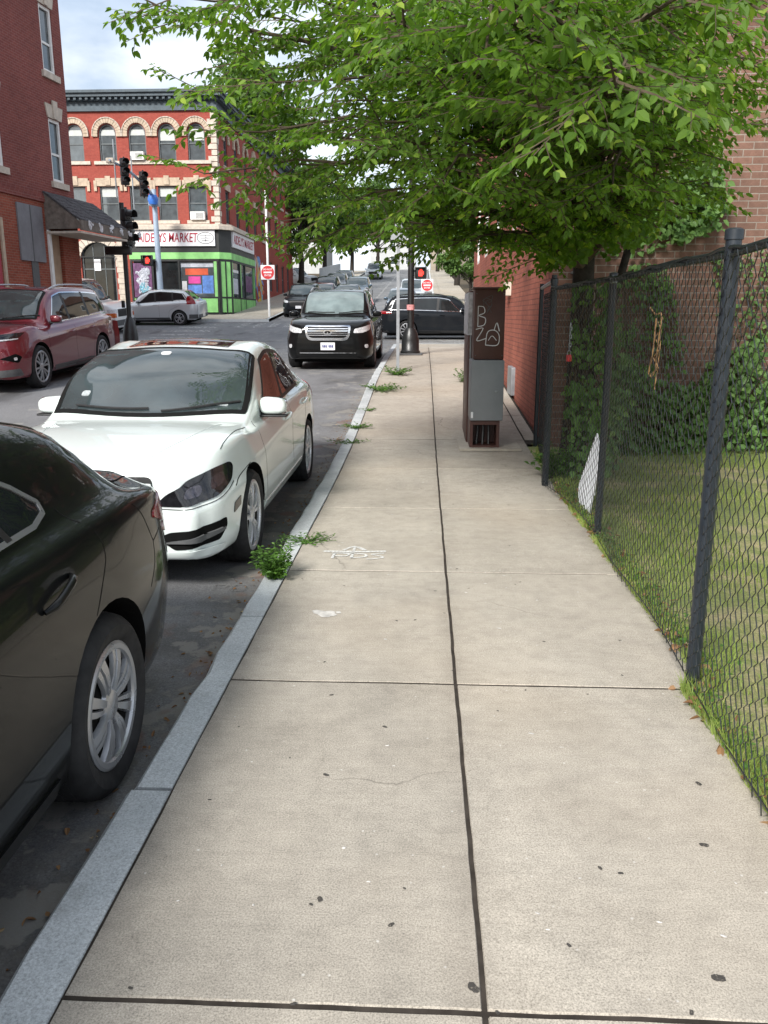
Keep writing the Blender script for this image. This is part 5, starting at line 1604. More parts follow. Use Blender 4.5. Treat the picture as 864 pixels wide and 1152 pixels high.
# fit the lettering into the left three quarters of the board; the wall runs leftwards so place along +x by hand
xs_ = [v.co.x for v in o.data.vertices]
bpy.data.objects.remove(o)
WF2 = Wall((cx - us1, Ys, 0), (1, 0, 0), (0, -1, 0))
o = text_on(WF2, None, 'shop_sign_lettering', 'AIDELYS MARKET', .16, (z_sg0 + z_sg1) / 2, .66, .104, 'sign_maroon', shear=.14, bold=.006)
wdt = max(v.co.x for v in o.data.vertices) - min(v.co.x for v in o.data.vertices)
k_ = (tw_ * .755) / wdt; x0_ = cx - us1 + .16
for v in o.data.vertices: v.co.x = x0_ + (v.co.x - x0_) * k_
under(o, mk)
mb = MB()
for k in range(7):
    a = tw_ * .79 + .06; zc_ = lerp(z_sg0, z_sg1, .5)
ov = [(tw_ * .885 + math.cos(2 * PI * k / 20) * .46, zc_ + math.sin(2 * PI * k / 20) * .30) for k in range(20)]
ov2 = [(tw_ * .885 + math.cos(2 * PI * k / 20) * .43, zc_ + math.sin(2 * PI * k / 20) * .27) for k in range(20)]
ringbar(WF2, mb, ov, ov2, .101, .108)
for k in range(4): scribble(WF2, mb, tw_ * .885, zc_ + .12 - k * .09, .04, .104, rg, 4, .012)
for k in range(3): WF2.rect(mb, tw_ * .885 - .3 + .05 * k, tw_ * .885 + .3 - .06 * k, zc_ + .09 - k * .11, zc_ + .12 - k * .11, .101, .106)
part(mb, 'sign_badge', M['greyp'], mk)
mb = MB(); WR.rect(mb, .2, sL - .5, z_sg0, z_sg1, .004, .10); part(mb, 'shop_sign', M['sign_white'], mk)
o = text_on(WR, None, 'shop_sign_lettering', 'AIDELYS MARKET', .35, (z_sg0 + z_sg1) / 2, .66, .104, 'sign_maroon', shear=.14, bold=.006)
wdt = max(v.co.y for v in o.data.vertices) - min(v.co.y for v in o.data.vertices)
for v in o.data.vertices: v.co.y = YM + .35 + (v.co.y - YM - .35) * (sL - 1.0) / wdt
under(o, mk)
# mural on the side wall beyond the shop: bright abstract patches
mur = {}
rg = random.Random(77)
for k, (m, cnt) in enumerate((('poster_pale', 16), ('poster_cyan', 12), ('poster_blue', 9), ('poster_red', 7), ('mural_yellow', 8), ('mural_skin', 7))):
    if m == 'mural_yellow': M[m] = plain(m, (.62, .42, .06), .6, 0, .2, 6)
    if m == 'mural_skin': M[m] = plain(m, (.50, .30, .20), .6, 0, .2, 6)
    mb = MB()
    for j in range(cnt):
        u = sL + .4 + rg.random() * 5.2; z = gz + .3 + rg.random() * 3.2; a = rg.uniform(0, PI); L_ = rg.uniform(.3, .9); ww = rg.uniform(.10, .30)
        pts = []
        for q in range(10):
            t = 2 * PI * q / 10; x = math.cos(t) * L_ * (1 + .3 * math.sin(3 * t)); y = math.sin(t) * ww
            pts.append((min(sL + 5.9, max(sL + .25, u + x * math.cos(a + 1.2) * .6 - y * math.sin(a + 1.2))), min(gz + 3.8, max(gz + .1, z + x * math.sin(a + 1.2) + y * math.cos(a + 1.2)))))
        WS.bar(mb, pts, .0, .010 + k * .003 + j * .0001)
    part(mb, 'mural', M[m], mk)

# ---------- red painted building on the right, its brown brick end wall behind the lot
XR, YR0, YR1, RH = 1.45, 9.7, 25.0, 8.2
rb = empty('painted_building', (XR, YR0, 0), 0, 'long red painted brick building at the right, bare brown brick on its fenced end wall', 'building')
WRs = Wall((XR, YR0, 0), (0, 1, 0), (-1, 0, 0)); WRe = Wall((XR, YR0, 0), (1, 0, 0), (0, -1, 0))
hs = [opening(u - .55, u + .55, 2.9, 4.5) for u in (4.2, 7.4, 10.6, 13.4)] + [opening(u - .55, u + .55, 5.8, 7.4) for u in (2.4, 5.6, 8.8, 12.0)]
mb = MB(); WRs.face(mb, [(0, -.3), (YR1 - YR0, -.3), (YR1 - YR0, RH), (0, RH)], hs, .12); part(mb, 'wall', M['brick_redpaint'], rb)
mb = MB(); WRe.face(mb, [(0, -.3), (15, -.3), (15, RH), (0, RH)]); part(mb, 'end_wall', M['brick_brown'], rb)
mb = MB(); mb.quad((XR, YR1, -.3), (XR + 15, YR1, -.3), (XR + 15, YR1, RH), (XR, YR1, RH)); mb.quad((XR + 15, YR0, -.3), (XR + 15, YR1, -.3), (XR + 15, YR1, RH), (XR + 15, YR0, RH)); part(mb, 'wall', M['brick_redpaint'], rb)
mb = MB(); mb.box(XR, XR + 15, YR0, YR1, RH - .15, RH - .02); part(mb, 'roof', M['roofing'], rb)
mb = MB(); mb.box(XR - .05, XR + 15, YR0 - .05, YR1 + .05, RH, RH + .18); part(mb, 'parapet_cap', M['stone'], rb)
for u in (4.2, 7.4, 10.6, 13.4): under(add_window(WRs, None, u - .55, u + .55, 2.9, 4.5, 0, 'white_trim', 'glass_win', .09, .07, .5), rb)
for u in (2.4, 5.6, 8.8, 12.0): under(add_window(WRs, None, u - .55, u + .55, 5.8, 7.4, 0, 'white_trim', 'glass_win', .09, .07, .5), rb)
q = onplane(577, 428, Vector((XR, 0, 0)), Vector((-1, 0, 0)))
mb = MB(); mb.rbox(XR - .06, XR + .01, q.y - .30, q.y + .30, q.z - .22, q.z + .22, .01); o = part(mb, 'vent_cover', M['galv'], rb)
q = onplane(574, 326, Vector((XR, 0, 0)), Vector((-1, 0, 0)))
mb = MB(); mb.rbox(XR - .10, XR + .01, q.y - .16, q.y + .16, q.z - .10, q.z + .12, .01); part(mb, 'wall_lamp', M['stone_pale'], rb)
# downpipe with clamps at the near corner
mb = MB(); mb.tube([(XR + .28, YR0 - .07, .0), (XR + .28, YR0 - .07, RH)], .045, 10); part(mb, 'downpipe', M['black_metal'], rb)
mb = MB()
for z in (1.1, 2.02, 2.18, 3.4): mb.rbox(XR + .20, XR + .36, YR0 - .125, YR0 - .01, z - .012, z + .012, .004)
part(mb, 'pipe_clamp', M['galv'], rb)

# ---------- houses at the top of the hill and beyond the crossing on the right
def house(x0, x1, y0, y1, h, rh, wallm, roofm, label, nwin=3):
    g = G(y0)
    t = empty('hill_house', ((x0 + x1) / 2, y0, g), 0, label, 'house', 'houses at the top of the hill')
    w = Wall((x0, y0, 0), (1, 0, 0), (0, -1, 0)); wd_ = x1 - x0
    holes = []; sp_ = []
    for fl in range(int(h // 2.8)):
        for k in range(nwin):
            u = wd_ * (k + .5) / nwin; sp_.append((u - .45, u + .45, g + .9 + fl * 2.8, g + 2.4 + fl * 2.8)); holes.append(opening(*sp_[-1]))
    mb = MB(); w.face(mb, [(0, g - 1), (wd_, g - 1), (wd_, g + h), (0, g + h)], holes, .1)
    for a, b in (((x0, y0), (x0, y1)), ((x1, y1), (x1, y0)), ((x0, y1), (x1, y1))): mb.quad((a[0], a[1], g - 1), (b[0], b[1], g - 1), (b[0], b[1], g + h), (a[0], a[1], g + h))
    part(mb, 'wall', M[wallm], t)
    for s in sp_: under(add_window(w, None, *s, 0, 'white_trim', 'glass_win', .08, .06), t)
    xm = (x0 + x1) / 2; e = .35
    mb = MB()
    A = [(x0 - e, y0 - e, g + h), (x1 + e, y0 - e, g + h), (xm, y0 - e, g + h + rh)]
    mb.prism(A, (0, y1 - y0 + 2 * e, 0)); part(mb, 'roof', M[roofm], t)
M['siding_white'] = plain('white_siding', (.46, .47, .47), .7, 0, .07, 2); M['siding_tan'] = plain('tan_siding', (.33, .28, .22), .75, 0, .1, 2); M['roof_brown'] = plain('brown_roof', (.13, .07, .05), .9, 0, .2, 3)
house(-9.5, -1.5, 150, 160, 6.2, 3.0, 'siding_white', 'roof_brown', 'white house with a brown gable roof closing the view at the hilltop')
house(1.0, 8.5, 128, 138, 6.0, 2.6, 'siding_tan', 'roofing', 'tan house right of the white gabled one on the hilltop')
house(-24, -14, 118, 130, 6.2, 3.0, 'siding_white', 'roofing', 'white house with a dark roof on the left side of the hill')
house(4.6, 12, 58, 70, 8.8, 2.4, 'siding_tan', 'roof_brown', 'tan three-storey house beyond the crossing, behind the red building corner')
# ------------------------------------------------------------------ street furniture
def ground_px(px, py, it=6):
    """where the sight line of a pixel meets the pavement"""
    d = ray(px, py); t = 3.0
    y = 3
    lo, hi = .5, 120
    for _ in range(50):
        m = (lo + hi) / 2
        z = CAMZ + d.z * (m / d.y)
        if z > G(m): lo = m
        else: hi = m
    return at(px, py, lo)
M['lens_dark'] = plain('unlit_signal_lens', (.03, .03, .03), .2, 0, .3, 30, .6)
def emit(name, col, st):
    m, nt, b = new_mat(name)
    v = coord(nt)
    c = ramp(nt, noise_n(nt, 40, 2, .5, v), [(.3, tuple(k * .8 for k in col)), (.7, col)])
    nt.links.new(c, b.inputs['Base Color']); nt.links.new(c, b.inputs['Emission Color']); b.inputs['Emission Strength'].default_value = st
    return m
M['lit_red'] = emit('lit_red_signal', (.9, .03, .02), 1.6)
def signal_head(root, loc, rz, n=3, s=1.0, lit=None, nm='signal_head'):
    """a stacked signal head facing -y in its own frame"""
    Mx = Matrix.Translation(loc) @ Matrix.Rotation(rz, 4, 'Z') @ Matrix.Scale(s, 4)
    mb = MB(); h = .36
    for k in range(n):
        mb.rbox(-.17, .17, -.10, .10, -h * (k + 1) + .008, -h * k, .03, Mx)
    mb.box(-.03, .03, -.03, .03, -h * n - .06, .06, Mx)
    o = mb.build(nm, M['black_metal'], root, 40)
    mb = MB()
    for k in range(n):
        zc = -h * (k + .5); m = 14
        vs = []; fs = []
        for i in range(m + 1):
            a = PI * (-.12 + 1.24 * i / m)
            for (yy, r) in ((-.10, .15), (-.34, .155 if i > 2 else .15)):
                vs.append((r * math.cos(a), yy, zc + r * math.sin(a)))
        for i in range(m): fs.append((2 * i, 2 * i + 1, 2 * i + 3, 2 * i + 2))
        b = len(vs); vs2 = [(x * .94, y, zc + (z - zc) * .94) for x, y, z in vs]; fs2 = [tuple(reversed([q + b for q in f])) for f in fs]
        mb.add(vs + vs2, fs + fs2 + [(1 + 2 * i, b + 1 + 2 * i, b + 3 + 2 * i, 3 + 2 * i) for i in range(m)], Mx)
    mb.build('visor', M['black_metal'], o, 50)
    for k in range(n):
        mb = MB(); zc = -h * (k + .5)
        Ml = Mx @ Matrix.Translation((0, -.101, zc)) @ Matrix.Rotation(PI / 2, 4, 'X')
        mb.lathe([(.14, 0), (.11, .02), (.001, .03)], 16, 'Z', Ml)
        mb.build('lens', M['lit_red'] if lit == k else M['lens_dark'], o, 50)
    return o
def ped_head(root, loc, rz, lit=True, s=1.0):
    Mx = Matrix.Translation(loc) @ Matrix.Rotation(rz, 4, 'Z') @ Matrix.Scale(s, 4)
    mb = MB(); mb.rbox(-.22, .22, -.12, .12, -.24, .24, .03, Mx); mb.box(-.25, .25, -.24, -.10, .19, .215, Mx); mb.box(-.25, -.225, -.24, -.10, -.2, .189, Mx); mb.box(.225, .25, -.24, -.10, -.2, .189, Mx)
    o = mb.build('pedestrian_signal', M['black_metal'], root, 40)
    if lit:
        hd = MB()   # a raised hand
        hd.rbox(-.08, .08, -.135, -.121, -.13, .02, .006, Mx)
        for k, hh in enumerate((.10, .14, .15, .12)): hd.rbox(-.075 + k * .041, -.045 + k * .041, -.135, -.121, .021, hh, .005, Mx)
        hd.rbox(.085, .125, -.135, -.121, -.06, .05, .005, Mx)
        hd.build('hand_symbol', M['lit_red'], o)
    return o
# ----- black signal post at the left corner
q = at(146.5, 372, 27.2); zb = G(27.2)
t = empty('traffic_signal', (q.x, 27.2, zb), 0, 'black signal post with side-mounted heads rising behind the white sedan, left corner', 'traffic signal')
hp = at(148, 228, 27.2).z - zb
mb = MB(); mb.tube([(0, 0, 0), (0, 0, hp)], .075, 14); mb.build('pole', M['black_metal'], t, 50)
mb = MB(); mb.lathe([(.30, 0), (.30, .05), (.25, .08), (.24, .30), (.20, .55), (.13, .78), (.085, .86)], 20); mb.build('base', M['black_metal'], t, 50)
z = at(150, 236, 27.2).z - zb
signal_head(t, (.18, -.16, z), R_(70), 3, 1.0)
signal_head(t, (.02, .3, z - .05), R_(182), 3, 1.0)
zz_ = at(138, 282, 27.2).z - zb
mb = MB(); mb.rbox(-.62, .22, -.10, .10, zz_ - .13, zz_ + .14, .03); mb.tube([(0, 0, zz_ - .12), (0, 0, zz_ + .2)], .05, 8); mb.build('pedestrian_signal', M['black_metal'], t, 40)
mb = MB(); mb.rbox(-.20, -.08, -.10, -.07, 1.15, 1.38, .02); mb.build('push_button', M['black_metal'], t, 40)
# ----- pale mast-arm pole on the market corner
YP = 43.3
q = at(181, 330, YP); zb = G(YP)
t = empty('mast_arm_signal', (q.x, YP, zb), 0, 'pale blue-grey mast-arm pole carrying two black signals in front of the market sign', 'traffic signal')
hp = at(180, 213, YP).z - zb
mb = MB(); mb.tube([(0, 0, 0), (-.05, 0, hp)], [.16, .12], 16); mb.rbox(-.28, .28, -.28, .28, 0, .12, .02); mb.build('pole', M['bluegrey'], t, 50)
e = at(123, 180, 37.2) - Vector((q.x, YP, zb)); b_ = Vector((-.05, 0, at(180, 222, YP).z - zb))
arm = [b_.lerp(e, k / 8) + Vector((0, 0, .25 * math.sin(PI * k / 8))) for k in range(9)]
mb = MB(); mb.tube(arm, [lerp(.09, .045, k / 8) for k in range(9)], 10); mb.build('arm', M['bluegrey'], t, 50)
mb = MB(); mb.rbox(-.30, .22, -.24, .24, at(180, 232, YP).z - zb, at(180, 222, YP).z - zb, .04); mb.build('bracket', M['bluegrey'], t, 40)
M['cam_blue'] = plain('blue_beacon', (.04, .16, .55), .4, 0, .2, 9)
zb2 = at(180, 226, YP).z - zb
mb = MB(); mb.lathe([(.001, zb2 - .26), (.20, zb2 - .22), (.26, zb2), (.20, zb2 + .22), (.001, zb2 + .26)], 16, 'Z', Matrix.Translation((.02, -.42, 0))); mb.build('blue_beacon', M['cam_blue'], t, 50)
for (px_, py_, f) in ((160.5, 193, .40), (139, 178, .78)):
    yy = lerp(YP, 37.2, f); p_ = at(px_, py_, yy) - Vector((q.x, YP, zb))
    signal_head(t, tuple(p_), R_(35), 3, 1.05)
    mb = MB(); a_ = b_.lerp(e, f); mb.tube([a_ + Vector((-.25, 0, -1.2)), a_ + Vector((-.25, 0, 1.25))], .035, 6); mb.build('signal_hanger', M['galv'], t)
p_ = at(126, 181, 37.4) - Vector((q.x, YP, zb)); mb = MB(); mb.rbox(p_.x - .25, p_.x + .1, p_.y - .12, p_.y + .12, p_.z - .1, p_.z + .12, .05); mb.build('camera_unit', M['stone_pale'], t, 40)
pz = at(170, 293.5, YP).z - zb
ped_head(t, (-.48, -.28, pz), 0, True, 1.1)
mb = MB(); mb.tube([(-.36, -.1, pz), (0, 0, pz)], .04, 6); mb.build('signal_bracket', M['black_metal'], t)
# ----- black lamp post on the near right corner
q = ground_px(461.5, 399); 
t = empty('lamp_post', q, 0, 'black lamp post with a flared bell base on the right pavement corner', 'lamp post')
hp = 6.4
mb = MB(); mb.tube([(0, 0, 0), (.02, 0, hp)], [.085, .065], 14); mb.build('pole', M['black_metal'], t, 50)
mb = MB(); mb.rbox(-.30, .30, -.30, .30, 0, .04, .008); mb.build('plinth', M['greyp'], t)
mb = MB(); mb.lathe([(.25, .041), (.25, .09), (.225, .11), (.22, .36), (.17, .56), (.115, .66)], 18); mb.build('base', M['black_metal'], t, 50)
M['red_band'] = plain('sticker_pink', (.55, .25, .25), .6, 0, .4, 25)
zst = at(465, 346, q.y).z - q.z
mb = MB(); mb.lathe([(.098, zst - .06), (.098, zst + .07)], 14); mb.build('sticker', M['red_band'], t)
ph = at(476, 307, q.y - .1) - q
ped_head(t, (ph.x - .06, -.05, ph.z), 0, True, .6)
mb = MB(); mb.tube([(0, 0, ph.z + .05), (ph.x, 0, ph.z + .05)], .03, 6); mb.build('signal_bracket', M['black_metal'], t)
mb = MB(); mb.tube([(0, 0, hp - .2), (-.5, 0, hp + .5), (-1.6, 0, hp + .7)], .045, 8); mb.rbox(-2.2, -1.5, -.13, .13, hp + .62, hp + .76, .05); mb.build('lamp_arm', M['black_metal'], t, 50)
# ----- thin grey sign post by the kerb
q = ground_px(447.5, 417)
t = empty('sign_post', q, 0, 'thin galvanised sign post at the kerb with weeds round its foot', 'sign post')
mb = MB(); mb.add([(-.03, -.012, 0), (.03, -.012, 0), (.03, .02, 0), (.012, .02, 0), (.012, 0, 0), (-.012, 0, 0), (-.012, .02, 0), (-.03, .02, 0)] + [(-.03, -.012, 3.0), (.03, -.012, 3.0), (.03, .02, 3.0), (.012, .02, 3.0), (.012, 0, 3.0), (-.012, 0, 3.0), (-.012, .02, 3.0), (-.03, .02, 3.0)],
                  [tuple(range(8)), tuple(range(15, 7, -1))] + [(i, 8 + i, 8 + (i + 1) % 8, (i + 1) % 8) for i in range(8)])
mb.build('post', M['galv'], t)
mb = MB(); mb.rbox(-.15, .15, -.022, -.016, 2.5, 2.96, .02); mb.build('sign_plate', M['galv'], t)
# ----- do not enter signs
def dne(px, py_sign, py_foot, Y, label, s=.75, hpole=None):
    g = G(Y); q = at(px, py_sign, Y)
    t = empty('do_not_enter_sign', (q.x, Y, g), 0, label, 'road sign', 'do not enter signs at the crossing')
    zc = q.z - g
    mb = MB(); mb.tube([(0, 0, 0), (0, 0, hpole or zc + .6)], .06, 8); mb.build('post', M['galv'] if hpole is None else M['white_trim'], t, 50)
    mb = MB(); mb.rbox(-s / 2, s / 2, -.085, -.070, zc - s / 2, zc + s / 2, .007); b = mb.build('sign_plate', M['sign_white'], t, 40)
    mb = MB(); mb.lathe([(s * .46, 0), (s * .46, .004)], 28, 'Z', Matrix.Translation((0, -.086, zc)) @ Matrix.Rotation(PI / 2, 4, 'X')); mb.build('red_disc', M['sign_red'], b)
    mb = MB(); mb.box(-s * .30, s * .30, -.0935, -.0905, zc - s * .055, zc + s * .055); mb.build('white_bar', M['sign_white'], b)
    w = Wall((0, 0, 0), (1, 0, 0), (0, -1, 0))
    text_on(w, b, 'lettering', 'DO NOT', 0, zc + s * .20, s * .17, .0905, 'sign_white', 'CENTER', bold=.002, ext=.002)
    text_on(w, b, 'lettering', 'ENTER', 0, zc - s * .21, s * .17, .0905, 'sign_white', 'CENTER', bold=.002, ext=.002)
    return t
dne(301.5, 306.5, 355, 43.6, 'do not enter sign on a tall pole by the mural and the far kerb', .72, 6.2)
dne(480.5, 321, 350, 44.0, 'do not enter sign beyond the crossing, just right of the lamp post', .62)

# ----- phone kiosk on the right pavement
M['kiosk_brown'] = plain('brown_enamel', (.075, .032, .026), .45, 0, .18, 4, .4)
M['kiosk_grey'] = plain('grey_enamel', (.215, .23, .245), .5, 0, .12, 3, .4)
q0 = ground_px(528, 506); q1 = ground_px(561, 506)
YK = q0.y
zK = G(YK)
KW = q1.x - q0.x; KH = at(545, 325, YK).z - zK
t = empty('phone_kiosk', (q0.x, YK, zK), 0, 'brown pay phone kiosk with a blank grey panel, seen from behind against the red wall', 'phone kiosk')
zg1, zg0 = at(545, 405, YK).z - zK, at(545, 475, YK).z - zK
fx = .035
mb = MB()      # pedestal frame with an open front
mb.box(0, fx, 0, .38, 0, zg0 + .02); mb.box(KW - fx, KW, 0, .38, 0, zg0 + .02); mb.box(fx, KW - fx, 0, .38, 0, .05); mb.box(fx, KW - fx, .30, .38, .05, zg0); mb.box(fx, KW - fx, 0, .38, zg0 - .03, zg0 + .02)
mb.build('pedestal', M['kiosk_brown'], t)
mb = MB()
for k in range(3): mb.tube([(fx + .05 + k * .07, .12, .05), (fx + .07 + k * .06, .16, zg0 - .03)], .014, 6)
mb.build('conduit', M['black_metal'], t, 50)
mb = MB(); mb.rbox(-.005, KW + .03, -.035, .40, zg0 + .021, zg1, .012); mb.build('grey_panel', M['kiosk_grey'], t, 40)
mb = MB(); mb.rbox(.005, .03, -.042, -.034, zg0 + .05, zg0 + .12, .003); mb.build('sticker', M['sign_white'], t)
for (xx, zz) in ((KW * .84, lerp(zg0, zg1, .5)),):
    mb = MB(); mb.lathe([(.014, 0), (.014, .008), (.006, .011), (.001, .011)], 14, 'Z', Matrix.Translation((xx, -.034, zz)) @ Matrix.Rotation(PI / 2, 4, 'X')); mb.build('lock', M['galv'], t, 40)
for k in range(4):
    mb = MB(); mb.lathe([(.007, 0), (.005, .004), (.001, .005)], 10, 'Z', Matrix.Translation((lerp(.04, KW, k % 2) , .0, lerp(zg1 + .05, KH - .05, k // 2))) @ Matrix.Rotation(PI / 2, 4, 'X')); mb.build('rivet', M['greyp'], t, 40)
mb = MB(); mb.rbox(.0, KW + .04, -.015, .42, KH + .001, KH + .02, .006); mb.build('top_cap', M['kiosk_brown'], t, 40)
mb = MB(); mb.rbox(.02, KW + .02, .0, .40, zg1 + .003, KH, .012); bo = mb.build('back_panel', M['kiosk_brown'], t, 40)
wk = Wall((0, 0, 0), (1, 0, 0), (0, -1, 0)); rg = random.Random(4)
mb = MB()
def stroke(w, mb, P, d, r=.008): mb.tube([w.p(a.x, a.y, d) for a in catrom2([Vector(q) for q in P], 5)], r, 4)
zc = lerp(zg1, KH, .50)
stroke(wk, mb, [(.06, zc + .20), (.06, zc - .02)], .002, .005); stroke(wk, mb, [(.06, zc + .20), (.12, zc + .19), (.13, zc + .13), (.07, zc + .10), (.14, zc + .07), (.13, zc), (.06, zc - .02)], .002, .005)
stroke(wk, mb, [(.04, zc - .05), (.12, zc - .04), (.05, zc - .17), (.15, zc - .15)], .002, .005)
stroke(wk, mb, [(.15, zc - .22), (.17, zc - .08), (.25, zc - .06), (.30, zc - .12), (.28, zc - .22), (.15, zc - .22)], .002, .006); stroke(wk, mb, [(.24, zc - .06), (.27, zc + .02), (.30, zc - .07)], .002, .006); stroke(wk, mb, [(.18, zc - .17), (.22, zc - .12), (.27, zc - .17)], .002, .005)
mb.build('graffiti', M['graf_white'], bo)
mb = MB()
for k in range(3):
    scribble(wk, mb, .16, lerp(zg1, KH, .86) - k * .05, .06, .0015, rg, 6, .0025)
mb.build('scratches', M['greyp'], bo)
# side wing of the kiosk (second slab, set back)
xk = at(520.5, 482, YK + 1.25).x - q0.x; xk2 = xk + .10
h2 = at(527, 329, YK + 1.2).z - zK
mb = MB()
mb.rbox(xk, xk2, .42, 1.35, .0, h2, .012); so_ = mb.build('side_wing', M['kiosk_brown'], t, 40)
mb = MB()
for k in range(2): mb.box(xk + .02 + k * .045, xk + .035 + k * .045, .412, .42, .04, h2 - .05)
mb.build('wing_trim', M['galv'], so_)
mb = MB(); mb.box(xk - .006, xk2 + .006, .405, 1.36, h2 - .5, h2 - .02); mb.build('wing_panel', plain('scratched_acrylic', (.42, .42, .45), .35, 0, .5, 14), so_)
mb = MB()
mb.box(q0.x - .12, q0.x + KW + .25, YK - .10, YK + 1.6, zK + .002, zK + .028)
tag(mb.build('sidewalk', M['concrete']), kind='structure')

# ----- flat marks on the pavement and road
mb = MB()
wg = None
def gm(u, v, o=None):   # pavement mark coordinates: metres right / away from its middle
    return Vector((MC.x + u, MC.y + v, G(MC.y + v) + .0045))
def flat_stroke(mb, P, w):
    P = catrom2([Vector(p) for p in P], 5); L_ = []
    for i in range(len(P)):
        a = P[max(0, i - 1)]; b = P[min(len(P) - 1, i + 1)]; tn = (b - a)
        tn = tn.normalized() if tn.length > 1e-6 else Vector((1, 0)); n = Vector((-tn.y, tn.x)) * w * .5 * (.8 + .4 * noise.noise(Vector((i * .7, P[i].x * 9, 0))))
        L_.append((gm(*(P[i] + n)), gm(*(P[i] - n))))
    for i in range(len(L_) - 1): mb.quad(L_[i][0], L_[i][1], L_[i + 1][1], L_[i + 1][0])
MC = ground_px(397, 622)
M['chalk'] = spray('white_marking_spray', (.66, .66, .64))
flat_stroke(mb, [(-.20, .02), (0, .015), (.22, .035)], .045)
flat_stroke(mb, [(-.07, .05), (0, .14), (.08, .055)], .03); flat_stroke(mb, [(-.0, .02), (.005, .13)], .02)
flat_stroke(mb, [(-.12, -.02), (-.125, -.14)], .022); flat_stroke(mb, [(-.14, -.025), (-.03, -.03), (-.04, -.085), (-.12, -.085)], .022)
flat_stroke(mb, [(.0, -.02), (.0, -.13)], .022); flat_stroke(mb, [(-.02, -.025), (.08, -.04), (.085, -.10), (-.01, -.13)], .022)
flat_stroke(mb, [(.21, -.01), (.13, -.04), (.19, -.08), (.20, -.12), (.10, -.155)], .022)
tag(mb.build('sidewalk_markings', M['chalk']), kind='structure')
mb = MB(); MC = ground_px(269, 640) ; MC.z = 0
def gm(u, v): return Vector((MC.x + u, MC.y + v, G(MC.y + v) - ROAD + .006))
for x0 in (-.15,):
    flat_stroke(mb, [(-.16, .05), (-.16, -.06)], .02); flat_stroke(mb, [(-.17, .05), (-.09, .04), (-.10, 0), (-.16, -.005)], .02)
    flat_stroke(mb, [(-.04, .05), (.03, .04), (.03, -.05), (-.05, -.05), (-.04, .05)], .02); flat_stroke(mb, [(.16, .05), (.10, .03), (.15, 0), (.14, -.05), (.08, -.06)], .02)
tag(mb.build('road_markings', spray('faded_spray', (.2, .2, .195), .5)), kind='structure')
# old gum, spots and a rubbed-out splash
M['gum'] = spray('old_gum', (.055, .050, .045), .40, 110)
M['gum_pale'] = plain('grey_splash', (.52, .50, .47), .85, 0, .3, 20)
rg = random.Random(9)
def blot(mb, x, y, r, e=1.0, hz=.001):
    n = 12; a0 = rg.uniform(0, 6)
    pts = []
    for k in range(n):
        a = 2 * PI * k / n; rr = r * (1 + .3 * math.sin(2 * a + a0) + rg.uniform(-.12, .12))
        pts.append(Vector((x + math.cos(a) * rr * e, y + math.sin(a) * rr, G(y) + .002)))
    c = Vector((x, y, G(y) + hz + .002))
    mb.add(pts + [c], [(k, (k + 1) % n, n) for k in range(n)])
mb = MB()
for (px_, py_, r) in ((433, 818, .011), (367, 872, .012), (360, 1012, .012), (350, 1018, .007), (440, 1041, .010), (533, 1112, .018), (786, 882, .013), (792, 951, .015), (675, 977, .009), (808, 1101, .018), (147, 1112, .007), (330, 1130, .008), (373, 782, .010), (560, 800, .006), (612, 722, .008), (640, 1064, .008), (500, 690, .007), (585, 655, .008), (455, 1000, .006), (236, 900, .006), (700, 760, .007)):
    q = ground_px(px_, py_); blot(mb, q.x, q.y, r * .8)
for k in range(45):
    yy = rg.uniform(1.0, 12); blot(mb, rg.uniform(-.75, 1.0), yy, rg.uniform(.003, .008))
tag(mb.build('sidewalk_gum_spots', M['gum']), kind='structure')
mb = MB()
q = ground_px(369, 690)
for k in range(9): blot(mb, q.x + rg.uniform(-.06, .06), q.y + rg.uniform(-.03, .03), rg.uniform(.012, .03), 1.3, .001)
for k in range(70):
    yy = rg.uniform(1.0, 8); blot(mb, rg.uniform(-.75, 1.05), yy, rg.uniform(.002, .006), rg.uniform(.7, 2.2), .002)
tag(mb.build('sidewalk_pale_flecks', M['gum_pale']), kind='structure')

# ----- chain-link fence
M['fence_black'] = plain('black_vinyl_wire', (.018, .021, .023), .38, 0, .3, 12, .5)
M['fence_post'] = plain('black_fence_post', (.020, .026, .034), .35, .1, .25, 6, .5)
def fx_(y): return FX + .012 * math.sin(y * 1.3) + .0
p1 = ground_px(778, 771); p2 = ground_px(672, 602); p3 = ground_px(613, 546)
FX = (p1.x + p2.x) / 2
t = empty('chain_link_fence', (FX, p1.y, 0), 0, 'black chain-link fence with round posts between the pavement and the grass lot', 'fence')
posts = [(p1.x, p1.y, 1.86), (p2.x, p2.y, 1.82), (p3.x, p3.y, 1.86), (p1.x - .02, p1.y - 2.45, 1.86)]
LP = lambda x, y, z: Vector((x - FX, y - p1.y, z))
for k, (x, y, h) in enumerate(posts):
    mb = MB(); r = .030 if k != 1 else .025
    mb.tube([LP(x, y, -.05), LP(x, y, h)], r, 14); mb.lathe([(r + .005, h - .03), (r + .005, h + .006), (r * .8, h + .012), (.001, h + .014)], 14, 'Z', Matrix.Translation(LP(x, y, 0)))
    po = mb.build('post', M['fence_post'], t, 50)
    if k == 1:
        mb = MB(); mb.rbox(-.03, .02, -.05, -.03, h - .06, h - .01, .008, Matrix.Translation(LP(x, y, 0))); mb.build('rail_clamp', M['galv'], po)
xs = lambda y: (lerp(p1.x, p2.x, (y - p1.y) / (p2.y - p1.y)) if y < p2.y else lerp(p2.x, p3.x, (y - p2.y) / (p3.y - p2.y))) - .036 + .006 * math.sin(y * 2.1)
y0f, y1f = p1.y - 2.4, p3.y
